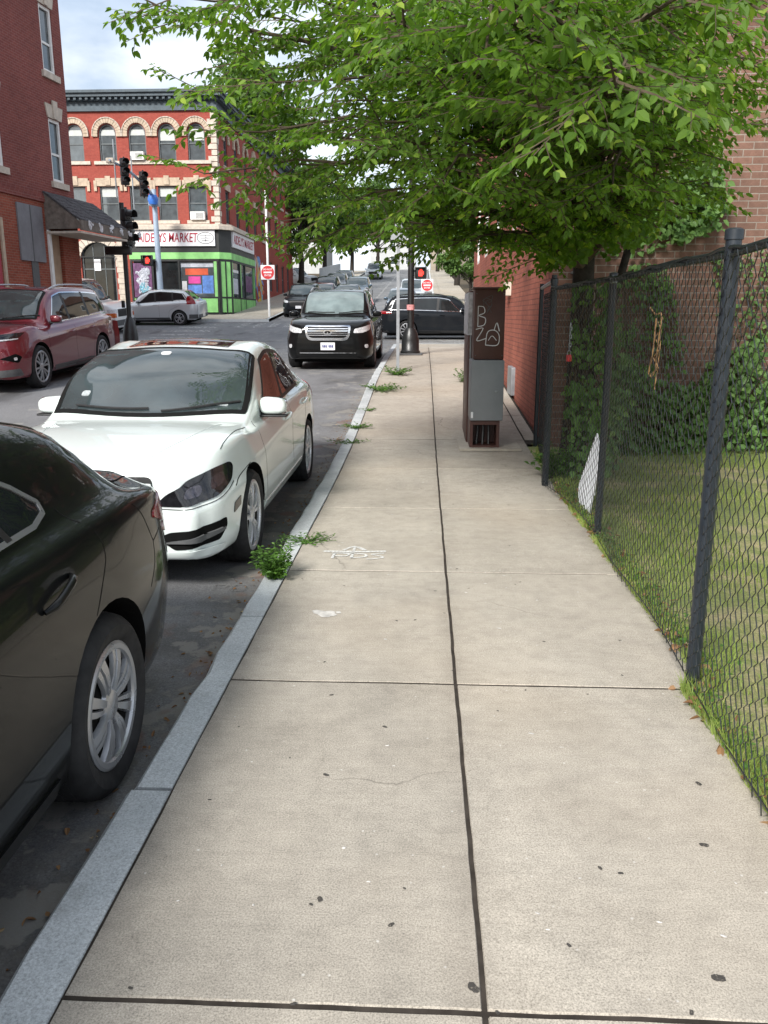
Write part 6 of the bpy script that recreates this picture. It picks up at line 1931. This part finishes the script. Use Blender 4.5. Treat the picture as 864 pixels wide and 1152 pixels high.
mb = MB(); mb.tube([LP(xs(lerp(y0f, y1f, k / 24)) + .036, lerp(y0f, y1f, k / 24), 1.79 - .006 * math.sin(k * .9)) for k in range(25)], .018, 8); mb.build('top_rail', M['fence_post'], t, 50)
mb = MB()
for i in range(2):
    mb.tube([LP(xs(lerp(y0f, y1f, k / 40)) + .012 + .004 * math.sin(k + i), lerp(y0f, y1f, k / 40), 1.78 + .010 * math.sin(k * 1.7 + i * 2) + .015 * i) for k in range(41)], .007, 5)
mb.build('lacing_wire', M['fence_black'], t, 50)
mb = MB(); mb.tube([LP(xs(lerp(y0f, y1f, k / 24)), lerp(y0f, y1f, k / 24), .06 + .02 * math.sin(k * .7)) for k in range(25)], .003, 4); mb.build('bottom_wire', M['fence_black'], t)
# the mesh: zigzag wires
cell = .066; half = .050; rh = .034
ncol = int((y1f - y0f) / half); nrow = int(1.76 / rh)
mb = MB(); rg = random.Random(2)
def bow(y, z): return .014 * math.sin(y * 2.3 + z * 1.1) * math.sin(PI * min(1, z / 1.75)) + .02 * math.exp(-z * 8) * math.sin(y * 5)
for c in range(ncol):
    yb_ = y0f + c * half
    vs = []; prev = None
    path = []
    for r_ in range(nrow + 1):
        z = .05 + r_ * rh + .02 * math.sin(yb_ * 2.2) * math.exp(-r_ * .2)
        side = (r_ + c) % 2
        y = yb_ + (half if side else 0)
        d = (.0035 if side else -.0035)
        path.append(LP(xs(y) + bow(y, z) + d, y, z))
    # triangular-section wire
    n = len(path); vs = []; fs = []; rw = .0025
    for i, p_ in enumerate(path):
        for j in range(3):
            a = 2 * PI * j / 3 + .4
            vs.append(p_ + Vector((math.cos(a) * rw, math.sin(a) * rw * .75, math.sin(a) * rw * .75 * (1 if i % 2 else -1))))
    for i in range(n - 1):
        for j in range(3): fs.append((i * 3 + j, i * 3 + (j + 1) % 3, (i + 1) * 3 + (j + 1) % 3, (i + 1) * 3 + j))
    mb.add(vs, fs)
mb.build('chain_link', M['fence_black'], t, fixn=False)
# return panel closing the gap to the building, dark with growth
t2 = empty('chain_link_fence', (p3.x, p3.y, 0), 0, 'short chain-link return panel between the last fence post and the red building corner', 'fence')
mb = MB(); L2 = YR0 - p3.y - .05
for k in range(2): mb.tube([(lerp(0, .18, k), lerp(0, L2, k), -.05), (lerp(0, .18, k), lerp(0, L2, k), 1.9)], .025, 10)
mb.tube([(0, 0, 1.85), (.18, L2, 1.85)], .02, 8); mb.build('frame', M['fence_post'], t2, 50)
mb = MB()
for c in range(int(L2 / half)):
    path = [Vector((.18 * (c * half) / L2 + .03, c * half + (half if (r_ + c) % 2 else 0), .03 + r_ * half)) for r_ in range(int(1.8 / half))]
    mb.tube(path, .0022, 3, False)
mb.build('chain_link', M['fence_black'], t2, fixn=False)
# padlock hanging on a chain from the end post
q = at(642, 365, p3.y - .15); 
t = empty('padlock', (q.x, q.y, q.z), 0, 'small red and silver padlock on a chain hanging from the fence end post', 'padlock')
mb = MB()
for k in range(7):
    Mx = Matrix.Translation((.004 * (k % 2), 0, -.035 * k)) @ Matrix.Rotation(PI / 2 * (k % 2), 4, 'Z')
    mb.lathe([(.010 + .004 * math.cos(a), .004 * math.sin(a)) for a in [2 * PI * j / 6 for j in range(6)]], 10, 'X', Mx @ Matrix.Scale(1.6, 4, (0, 0, 1)), closed=True)
mb.build('chain', M['galv'], t, 50)
mb = MB(); mb.rbox(-.022, .022, -.012, .012, -.32, -.26, .006); mb.build('lock_body', M['sign_red'], t, 40)
mb = MB(); mb.tube([(-.014, 0, -.26), (-.014, 0, -.235), (0, 0, -.22), (.014, 0, -.235), (.014, 0, -.26)], .004, 6); mb.build('shackle', M['galv'], t, 50)
# lattice scrap and rusty wire caught in the mesh
M['lattice'] = plain('white_plastic_lattice', (.70, .71, .74), .5, 0, .08, 20)
a_ = at(671, 490, p2.y + .25); b_ = at(674, 512, p2.y + .15); c_ = at(656, 598, p2.y + .35); d_ = at(662, 540, p2.y + .5)
t = tag(MB().build('x', M['lattice']), None); bpy.data.objects.remove(t)
mb = MB()
Ww = Wall((p2.x + .06, p2.y, 0), (0, 1, 0), (-1, 0, 0))
tri = [Vector(Ww.px(672, 488)), Vector(Ww.px(677, 516)), Vector(Ww.px(658, 600)), Vector(Ww.px(651, 590)), Vector(Ww.px(652, 545))]
us = [v.x for v in tri]; zs_ = [v.y for v in tri]
for sgn in (1, -1):
    k = min(us) - 1.2
    while k < max(us) + 1.2:
        # clip the diagonal strip to the polygon by sampling
        run = []
        for i in range(160):
            s_ = i / 159 * 1.4
            p_ = Vector((k + sgn * s_ * .42 + (0 if sgn > 0 else .6), min(zs_) - .2 + s_))
            if inpoly(p_, tri): run.append(p_)
        if len(run) > 3: mb.tube([Ww.p(v.x, v.y, .006 * sgn) for v in (run[0], run[-1])], .006, 4)
        k += .042
for i in range(len(tri)): 
    a, b = tri[i], tri[(i + 1) % len(tri)]; mb.tube([Ww.p(a.x, a.y, 0), Ww.p(b.x, b.y, 0)], .006, 4)
tag(mb.build('lattice_scrap', M['lattice']), 'torn wedge of white lattice leaning against the inside of the fence', 'lattice')
M['rust'] = plain('rusty_twine', (.38, .22, .10), .85, 0, .3, 40)
mb = MB(); Ww = Wall((FX + .02, 4.6, 0), (0, 1, 0), (-1, 0, 0))
P_ = [Ww.px(*p_) for p_ in ((738, 346), (744, 354), (750, 352), (752, 358), (747, 385), (743, 420), (739, 424), (736, 420), (742, 390), (745, 358))]
mb.tube([Ww.p(a, b, .03) for a, b in P_], .004, 5)
P_ = [Ww.px(*p_) for p_ in ((752, 356), (750, 390), (746, 422), (744, 438))]
mb.tube([Ww.p(a, b, .034) for a, b in P_], .0035, 5)
P_ = [Ww.px(*p_) for p_ in ((745, 360), (750, 370), (743, 380), (749, 392), (741, 402), (747, 414), (737, 422))]
mb.tube([Ww.p(a, b, .028) for a, b in P_], .003, 5)
tag(mb.build('twine', M['rust'], smooth=60), 'loop of rusty orange twine tied to the chain-link mesh', 'twine')
# fire-hydrant-free far kerb: white fence up the hill
t = empty('board_fence', (-8.9, 72, G(72)), 0, 'long white board fence along the left side of the hill', 'fence')
mb = MB()
for k in range(9):
    y0_, y1_ = 72 + k * 2, 73.94 + k * 2
    mb.prism([(0, y0_ - 72, G(y0_) - G(72)), (0, y1_ - 72, G(y1_) - G(72)), (0, y1_ - 72, G(y1_) - G(72) + 1.7), (0, y0_ - 72, G(y0_) - G(72) + 1.7)], (.05, 0, 0))
mb.build('boards', M['siding_white'], t)
# ------------------------------------------------------------------ vegetation
class Leaves:
    def __init__(s): s.v = []; s.f = []
    def add(s, p, d, n, l, w, fold=.18, curl=.15):
        d = d.normalized(); x = d.cross(n)
        if x.length < 1e-4: x = d.orthogonal()
        x.normalize(); n = x.cross(d).normalized()
        b = len(s.v); h = w / 2
        up = n * (h * fold * 2); dr = n * (-l * curl)
        s.v += [p, p + d * l * .28 + x * h * .86 + up * .8, p + d * l * .62 + x * h * .82 + up * .7 + dr * .4, p + d * l + dr, p + d * l * .62 - x * h * .82 + up * .7 + dr * .4, p + d * l * .28 - x * h * .86 + up * .8]
        s.f += [(b, b + 1, b + 2, b + 3), (b, b + 3, b + 4, b + 5)]
    def build(s, name, mat, parent=None, loc=None):
        me = bpy.data.meshes.new(name)
        off = loc or Vector((0, 0, 0))
        me.from_pydata([(q.x - off.x, q.y - off.y, q.z - off.z) for q in s.v], [], s.f)
        me.materials.append(mat); me.update()
        o = bpy.data.objects.new(name, me); COL.objects.link(o)
        if parent is not None: o.parent = parent
        return o
def rv(r): return Vector((r.gauss(0, 1), r.gauss(0, 1), r.gauss(0, 1)))
UP = Vector((0, 0, 1))
M['leaf_elm'] = leaf_mat('elm_leaf', (.062, .13, .018), (.12, .218, .030), (.28, .38, .06), .52, .5)
M['leaf_far'] = leaf_mat('distant_leaf', (.050, .10, .025), (.085, .16, .038), (.14, .23, .06), .3, .55)
M['leaf_vine'] = leaf_mat('vine_leaf', (.065, .135, .033), (.115, .21, .055), (.20, .31, .085), .3, .5)
M['leaf_weed'] = leaf_mat('weed_leaf', (.05, .11, .02), (.085, .18, .03), (.14, .25, .05), .3, .5)
M['bark'] = plain('dark_bark', (.035, .030, .026), .95, 0, .45, 14, .2, 0, .9)
M['twig'] = plain('brown_twig', (.085, .065, .045), .9, 0, .3, 14, .2)

# ---------- the street tree behind the fence
TB = Vector((at(655, 300, 8.75).x, 8.75, 0))
rg = random.Random(21)
st_ = empty('street_tree', TB, 0, 'leafy elm leaning over the pavement, its dark trunk rising behind the fence', 'tree')
def trunk_at(z): return TB + Vector((.05 * math.sin(z * .9) - .02 * z, -.03 * z + .04 * math.sin(z * 1.4), z))
mb = MB()
mb.tube([trunk_at(z) - TB for z in (0, .15, .5, 1, 1.6, 2.2, 3, 4, 5, 6, 7, 8)], [.17, .14, .12, .115, .11, .105, .10, .09, .08, .06, .045, .02], 14)
# a second stem
mb.tube([trunk_at(.2) - TB + Vector((.16 * k, .05, .7 * k)) for k in (.2, .6, 1.2, 2, 3, 4)], [.06, .055, .05, .045, .04, .03], 10)
mb.build('trunk', M['bark'], st_, 60)
lv = Leaves(); br = MB()
def leafy_twig(p, d, L_, nrm, ls, sp=.05, r0=.004, droop=.25):
    d = d.normalized(); pts = [p]; n = max(3, int(L_ / sp)); step = L_ / n
    side = 1
    for i in range(n):
        d = (d + Vector((0, 0, -droop * step)) + rv(rg) * .035).normalized()
        q = pts[-1] + d * step; pts.append(q)
        x = d.cross(nrm)
        if x.length < 1e-3: continue
        x.normalize()
        ld = (d * .62 + x * side * .8 + Vector((0, 0, -.25)) + rv(rg) * .13)
        ln = (nrm + rv(rg) * .28).normalized()
        sz = ls * rg.uniform(.72, 1.15) * (1 - .35 * max(0, (i / n) - .6))
        lv.add(q, ld, ln, sz, sz * rg.uniform(.48, .6), .16, rg.uniform(.05, .3))
        side = -side
    ld = d + Vector((0, 0, -.3)); lv.add(pts[-1], ld, nrm, ls * .8, ls * .42)
    br.tube([q - TB for q in (pts[0], pts[len(pts) // 2], pts[-1])], [r0, r0 * .7, r0 * .35], 3, False)
    return pts
def branchlet(p, d, L_, ls):
    nrm = (UP + rv(rg) * .25).normalized()
    pts = leafy_twig(p, d, L_, nrm, ls, .042, .006, .35)
    k = 0
    for i in range(2, len(pts) - 1):
        if rg.random() < .5:
            dd = (pts[i] - pts[i - 1]).normalized(); x = dd.cross(nrm).normalized()
            sd = 1 if k % 2 else -1; k += 1
            leafy_twig(pts[i], dd * .75 + x * sd * .75 + Vector((0, 0, -.05)), L_ * rg.uniform(.3, .6) * (1.1 - .5 * i / len(pts)), (nrm + rv(rg) * .2).normalized(), ls, .038, .003, .35)
def limb(end, z0, ls=.085, dens=1.0, start=.30, rise=.10):
    s = trunk_at(z0); L_ = (end - s).length
    n = 12; pts = []
    w1 = rv(rg) * .10 * L_ * .3
    for i in range(n + 1):
        t = i / n
        q = s.lerp(end, t) + Vector((0, 0, math.sin(PI * t) * rise * L_)) + w1 * math.sin(PI * t) + rv(rg) * .012 * L_ * t
        pts.append(q)
    r0 = min(.06, .012 + .008 * L_)
    br.tube([q - TB for q in pts], [lerp(r0, .005, (i / n) ** .7) for i in range(n + 1)], 6, False)
    acc = 0
    side = 1
    steps = int(L_ * (1 - start) / .17 * dens)
    for k in range(steps):
        t = start + (1 - start) * (k + rg.random()) / steps
        i = min(n - 1, int(t * n)); q = pts[i].lerp(pts[i + 1], t * n - i)
        d = (pts[i + 1] - pts[i]).normalized(); x = d.cross(UP).normalized(); side = -side
        an = rg.uniform(.5, 1.15)
        dd = d * math.cos(an) + x * side * math.sin(an) + UP * rg.uniform(-.30, .28)
        branchlet(q, dd, rg.uniform(.45, .85) * (1.15 - .45 * t), ls)
    branchlet(pts[-1], (pts[-1] - pts[-2]).normalized() + UP * .5, .4, ls)
# limb tips: image position and distance along the street chosen from the photograph's crown
TIPS = [(130, 24, 6.2), (200, 10, 5.6), (255, 72, 6.8), (232, 205, 6.4), (262, 150, 5.8), (300, 225, 6.6), (345, 282, 7.2), (425, 278, 6.6), (505, 287, 7.0), (385, 180, 5.2), (305, 118, 5.2),
        (440, 55, 4.0), (335, 35, 4.6), (565, 240, 5.6), (480, 205, 5.0), (615, 170, 3.9), (560, 120, 3.7), (480, 15, 3.4), (575, 30, 3.2), (705, 95, 3.3), (765, 50, 3.6), (690, 228, 5.0), (748, 175, 6.0),
        (835, 15, 4.2), (850, 70, 6.0), (790, 140, 7.0), (640, 60, 4.6), (420, 130, 7.4), (352, 225, 7.8), (540, 190, 7.6), (600, 95, 6.8), (460, 240, 8.4), (375, 85, 7.6), (265, 15, 7.2), (405, -60, 6.0),
        (600, -90, 5.0), (760, -90, 5.0), (255, -60, 6.6), (520, 265, 8.0), (395, 245, 5.8), (300, 170, 7.4), (540, 60, 6.0), (690, 20, 5.6), (480, 130, 6.4), (350, 130, 6.4),
        (620, 250, 7.2), (320, 262, 8.2), (440, 170, 5.4), (680, 150, 5.2), (455, 290, 7.6), (550, 285, 7.8), (230, 110, 7.4), (590, 160, 4.6), (640, 130, 3.8), (520, 110, 5.0), (730, 10, 6.6), (800, 70, 7.6), (395, 30, 6.6), (300, 60, 8.2), (652, 255, 8.0), (690, 262, 7.6), (618, 285, 8.3), (662, 212, 7.2), (705, 250, 8.2), (635, 225, 6.4), (600, 300, 8.6), (720, 200, 7.8), (830, 110, 7.2), (770, 230, 8.2), (860, 150, 8.0)]
for (px_, py_, Y_) in TIPS:
    e = at(px_, py_ - (55 if Y_ < 4.7 else 10), Y_)
    z0 = min(7.0, max(2.0, e.z * .62 + .7 + rg.uniform(-.3, .3)))
    ls = .070 if Y_ > 4.5 else .068
    limb(e, z0, ls, 1.1, .34)
for k in range(8):      # upper crown, above the frame
    a = rg.uniform(0, 2 * PI); e = TB + Vector((math.cos(a) * rg.uniform(1.5, 4.2), math.sin(a) * rg.uniform(1.5, 4.0), rg.uniform(6.5, 9.5)))
    limb(e, rg.uniform(4.5, 7.2), .10, .55, .3)
br.build('branches', M['twig'], st_, None, False)
lv.build('crown', M['leaf_elm'], st_, TB)
print('street tree leaves', len(lv.f) // 2)

# ---------- trees farther off
def far_tree(x, y, h, r, label, seed, nleaf=5200, ls=.42, trunk=.28, zc=.62, mat='leaf_far', group='trees beyond the crossing'):
    rr = random.Random(seed); g = G(y)
    t = empty('tree', (x, y, g), 0, label, 'tree', group)
    mb = MB(); mb.tube([(0, 0, -.2), (.1, 0, h * .25), (-.05, .1, h * .5), (.1, 0, h * .8)], [trunk, trunk * .75, trunk * .5, .05], 8)
    lobes = []
    for k in range(22):
        a = rr.uniform(0, 2 * PI); u = rr.random()
        zz = h * lerp(.36, .95, u); rad = r * math.sin(PI * min(1, .18 + .80 * u)) * rr.uniform(.35, .85)
        lobes.append((Vector((math.cos(a) * rad, math.sin(a) * rad, zz)), r * rr.uniform(.22, .42)))
        c = lobes[-1][0]; mb.tube([(0, 0, c.z * .55), (c.x * .5, c.y * .5, c.z * .8), tuple(c)], [trunk * .3, trunk * .18, .02], 5)
    mb.build('trunk', M['bark'], t, 60)
    L = Leaves()
    for k in range(nleaf):
        c, q = rr.choice(lobes)
        d = rv(rr).normalized(); d.z *= .75
        p = c + d * q * (rr.random() ** .35)
        L.add(p, d + rv(rr) * .6 + Vector((0, 0, -.3)), (d + UP * .6 + rv(rr) * .5).normalized(), ls * rr.uniform(.6, 1.2), ls * rr.uniform(.45, .8), .2, .2)
    L.build('crown', M[mat], t)
    return t
far_tree(-15.6, 76, 19.5, 6.2, 'tall full green tree rising behind the market building roof', 1, 9000, .5, .4)
far_tree(-10.6, 90, 12.0, 4.2, 'round green tree on the left slope behind the white board fence', 2, 5000, .42)
far_tree(-9.2, 108, 10, 4.0, 'smaller green tree near the hilltop, left of the road', 3, 4000, .42)
far_tree(2.9, 54.5, 4.6, 2.0, 'low bright green tree beside the tan house past the crossing', 4, 3500, .26, .12, .5)
far_tree(3.0, 78, 11.5, 4.0, 'mid-height green tree on the right side of the hill street', 5, 4500, .42)
far_tree(3.4, 100, 12, 4.5, 'broad green tree farther up the right side of the hill street', 6, 4500, .45)
far_tree(-22, 96, 14, 5.5, 'wide green tree on the slope well left of the hill street', 7, 5000, .5)
far_tree(-4.5, 168, 13, 6.0, 'green tree behind the white hilltop house', 8, 4000, .6)
far_tree(-7.0, 128, 13, 5.5, 'full green tree on the left verge close to the hilltop', 10, 5000, .5)
far_tree(1.8, 116, 11, 4.2, 'rounded green tree on the right verge before the tan hilltop house', 11, 4500, .45)
far_tree(-10.2, 70, 9.5, 3.2, 'narrow green tree at the back corner of the market building', 12, 4200, .36)
far_tree(10, 150, 13, 6.0, 'green tree behind the tan hilltop house', 9, 4000, .6)

# ---------- climbers and shrubs in the lot
WV = Wall((XR, YR0, 0), (1, 0, 0), (0, -1, 0))
def vine(poly, n, label, seed, ls=.07, depth=.12, stems=10, mat='leaf_vine', Yp=None, name='wall_vine', cat='vine', drop=.5, dens_noise=True):
    rr = random.Random(seed)
    W = WV if Yp is None else Wall((XR, Yp, 0), (1, 0, 0), (0, -1, 0))
    P = [Vector(W.px(*q)) for q in poly]
    xs_ = [q.x for q in P]; zs2 = [q.y for q in P]
    base = W.p((min(xs_) + max(xs_)) / 2, max(0, min(zs2)))
    t = empty(name, base, 0, label, cat)
    L = Leaves(); cnt = 0; tries = 0
    while cnt < n and tries < n * 12:
        tries += 1
        u, z = rr.uniform(min(xs_), max(xs_)), rr.uniform(min(zs2), max(zs2))
        if z < .02 or not inpoly((u, z), P): continue
        if dens_noise and noise.noise(Vector((u * 2.2, z * 2.2, seed))) < rr.uniform(-.55, .25): continue
        dd = rr.random() ** 1.5 * depth
        p = W.p(u, z, .02 + dd)
        d = Vector((rr.gauss(0, .6), -rr.random() * .8, -drop + rr.gauss(0, .4)))
        nn = Vector((rr.gauss(0, .4), -1, .7 + rr.gauss(0, .4))).normalized()
        s_ = ls * rr.uniform(.6, 1.25)
        L.add(p, d, nn, s_, s_ * rr.uniform(.7, .95), .12, .15); cnt += 1
    L.build('foliage', M[mat], t, base)
    mb = MB()
    for k in range(stems):
        u = rr.uniform(min(xs_), max(xs_)); z = max(.0, min(zs2)); pts = []
        while z < max(zs2):
            if inpoly((u, z), P): pts.append(W.p(u, z, .02 + .3 * depth * rr.random()) - base)
            u += rr.gauss(0, .05); z += .10
        if len(pts) > 2: mb.tube(pts, .006, 4, False)
    if mb.v: mb.build('stem', M['twig'], t)
    return t
vine([(690, 395), (740, 425), (775, 435), (800, 400), (864, 370), (900, 360), (900, 560), (690, 556), (682, 470)], 3300, 'thick green creeper along the foot of the brown brick end wall', 41, .075, .55, 40, drop=.4)
vine([(748, 190), (775, 150), (800, 165), (812, 235), (800, 262), (758, 275), (745, 240)], 640, 'dense dark climber clump hanging on the brown brick wall above the fence', 42, .08, .35, 14)
vine([(662, 215), (745, 195), (760, 275), (690, 292), (655, 285)], 330, 'thin straggling climber on the brick wall beside the elm trunk', 43, .07, .22, 22)
vine([(700, 300), (750, 292), (770, 420), (700, 420)], 460, 'sparse climber on the brick wall behind the fence, above the creeper', 44, .06, .15, 16)
vine([(640, 320), (690, 320), (690, 555), (630, 556)], 950, 'dark tangled climber behind the fence end, under the elm', 45, .07, .5, 26, Yp=8.35)
vine([(600, 205), (640, 185), (715, 190), (735, 225), (712, 280), (690, 298), (660, 270), (640, 300), (598, 300)], 1500, 'loose climber cloaking the elm trunk just above the fence rail', 47, .075, .9, 16, mat='leaf_elm', Yp=8.55)
vine([(800, 290), (864, 280), (890, 380), (810, 395)], 260, 'few thin tendrils on the brick wall at the right edge', 46, .055, .10, 12)

def weed(p, n, h, r, label, seed, ls=.035, name='weed', cat='weed', group=None, mat='leaf_weed', per=10):
    rr = random.Random(seed)
    t = empty(name, p, 0, label, cat, group)
    L = Leaves(); mb = MB()
    for k in range(n):
        a = rr.uniform(0, 2 * PI); q = Vector((rr.gauss(0, r * .25), rr.gauss(0, r * .25), 0)); d = Vector((math.cos(a) * r * 1.2, math.sin(a) * r * 1.2, h * rr.uniform(.5, 1.0)))
        pts = [q.copy()]
        for i in range(per):
            u = (i + 1) / per
            s = q + d * u + Vector((0, 0, -h * .25 * u * u)) + rv(rr) * .004; pts.append(s)
            b = rr.uniform(0, 2 * PI); ld = Vector((math.cos(b), math.sin(b), rr.uniform(-.2, .7)))
            L.add(s, ld, (UP + rv(rr) * .4).normalized(), ls * rr.uniform(.6, 1.3), ls * rr.uniform(.35, .6), .12, .2)
        mb.tube([pts[0], pts[len(pts) // 2], pts[-1]], .0018, 3, False)
    L.build('foliage', M[mat], t); mb.build('stem', M['leaf_weed'], t)
    return t
WG = 'weeds growing out of the kerb joint'
def wpos(px_, py_): return ground_px(px_, py_)
weed(wpos(309, 650), 85, .26, .085, 'largest weed, a bushy green clump on the kerb by the white sedan front', 61, .034, group=WG, per=9)
weed(wpos(343, 611), 22, .05, .16, 'low flat weed on the kerb edge just behind the bushy clump', 62, .026, group=WG)
weed(wpos(402, 482), 20, .09, .14, 'small grassy weed on the kerb midway along the white sedan', 63, .035, group=WG)
weed(wpos(393, 499), 14, .05, .18, 'flat straggly weed on the kerb, second beyond the bushy clump', 64, .03, group=WG)
weed(wpos(431, 440), 34, .16, .26, 'yellow-green grassy weed on the kerb short of the grey sign post', 65, .05, group=WG)
weed(wpos(447, 422), 40, .22, .20, 'round dark weed at the foot of the grey sign post', 66, .05, group=WG)
weed(wpos(413, 462), 10, .05, .10, 'tiny weed sprig on the kerb between the flat and the yellow-green weeds', 67, .03, group=WG)
WB = 'weeds along the foot of the red wall'
weed(wpos(517, 430) + Vector((.05, 0, 0)), 16, .35, .12, 'thin upright weed at the foot of the red wall beside the kiosk', 68, .05, group=WB)
weed(wpos(622, 536), 40, .42, .14, 'bright green sapling at the last fence post', 69, .07, 'sapling', 'sapling')

# ---------- grass, edge growth and litter
rr = random.Random(99)
class Blades:
    def __init__(s): s.v = []; s.f = []
    def add(s, x, y, z, h, w, lean):
        a = rr.uniform(0, 2 * PI); c, q = math.cos(a) * w, math.sin(a) * w; b = len(s.v); l = rr.uniform(0, 2 * PI); lx, ly = math.cos(l) * lean, math.sin(l) * lean
        s.v += [(x - c, y - q, z), (x + c, y + q, z), (x + c * .6 + lx * .4, y + q * .6 + ly * .4, z + h * .6), (x - c * .6 + lx * .4, y - q * .6 + ly * .4, z + h * .6), (x + lx, y + ly, z + h)]
        s.f += [(b, b + 1, b + 2, b + 3), (b + 3, b + 2, b + 4)]
M['grass'] = leaf_mat('grass_blade', (.16, .24, .05), (.26, .33, .085), (.48, .42, .20), .3, .6)
B = Blades()
for k in range(52000):
    y = 1.0 + 8.5 * rr.random() ** 1.15; x = FX + .06 + (rr.random() ** 1.3) * (1.2 + y * .62)
    n_ = noise.noise(Vector((x * 1.4, y * 1.1, 4)))
    if n_ < -.12 and rr.random() < .8: continue
    h = rr.uniform(.025, .075) * (1 + .5 * n_)
    B.add(x, y, G(y) - .02 + .05 * noise.noise(Vector((x * .8, y * .8, 2))) * min(1, max(0, (x - 1.3) * 2)), h, rr.uniform(.0016, .0032), rr.uniform(.01, .05))
me = bpy.data.meshes.new('grass'); me.from_pydata(B.v, [], B.f); me.materials.append(M['grass']); me.update()
o = bpy.data.objects.new('grass', me); COL.objects.link(o); tag(o, kind='stuff')
# rank growth along the pavement edge
B = Blades()
for k in range(9000):
    y = rr.uniform(.9, 7.4); u = rr.gauss(0, 1)
    edge = 1.115 if y < 3.28 else 1.225
    if noise.noise(Vector((y * 2.3, 0, 8))) < -.25 and y > 3.3: continue
    x = edge + abs(u) * .05 - (.035 * max(0, noise.noise(Vector((y * 3, 2, 2)))) if y < 3.4 else .01)
    B.add(x, y, G(y) - .012, rr.uniform(.02, .10) * (1.1 if y < 3.4 else .9), rr.uniform(.0015, .0034), rr.uniform(.01, .06))
me = bpy.data.meshes.new('verge_grass'); me.from_pydata(B.v, [], B.f); me.materials.append(M['grass']); me.update()
o = bpy.data.objects.new('verge_grass', me); COL.objects.link(o); tag(o, kind='stuff')
L = Leaves()
for k in range(1500):
    y = rr.uniform(1.0, 7.5); edge = 1.12 if y < 3.3 else 1.24
    L.add(Vector((edge + abs(rr.gauss(0, .06)), y, G(y) + rr.uniform(0, .05))), Vector((rr.gauss(0, 1), rr.gauss(0, 1), .3)), (UP + rv(rr) * .5).normalized(), rr.uniform(.015, .035), rr.uniform(.010, .02))
o = L.build('verge_weeds', M['leaf_weed']); tag(o, kind='stuff')
M['dead_leaf'] = leaf_mat('dead_leaf', (.16, .07, .03), (.28, .16, .08), (.48, .40, .26), .15, .7)
L = Leaves()
for k in range(420):
    y = rr.uniform(1.0, 7.6); edge = 1.11 if y < 3.3 else 1.225
    x = edge + abs(rr.gauss(0, .07)) - (.02 if rr.random() < .3 else 0)
    L.add(Vector((x, y, G(y) + rr.uniform(.003, .04))), Vector((rr.gauss(0, 1), rr.gauss(0, 1), rr.gauss(0, .25))), (UP + rv(rr) * .5).normalized(), rr.uniform(.02, .06), rr.uniform(.012, .035), .25, .3)
for k in range(280):   # gutter
    y = rr.uniform(1.2, 14); L.add(Vector((-1.02 - abs(rr.gauss(0, .08)), y, G(y) - ROAD + rr.uniform(.003, .012))), Vector((rr.gauss(0, 1), rr.gauss(0, 1), rr.gauss(0, .2))), (UP + rv(rr) * .4).normalized(), rr.uniform(.012, .035), rr.uniform(.008, .02), .25, .3)
o = L.build('leaf_litter', M['dead_leaf']); tag(o, kind='stuff')
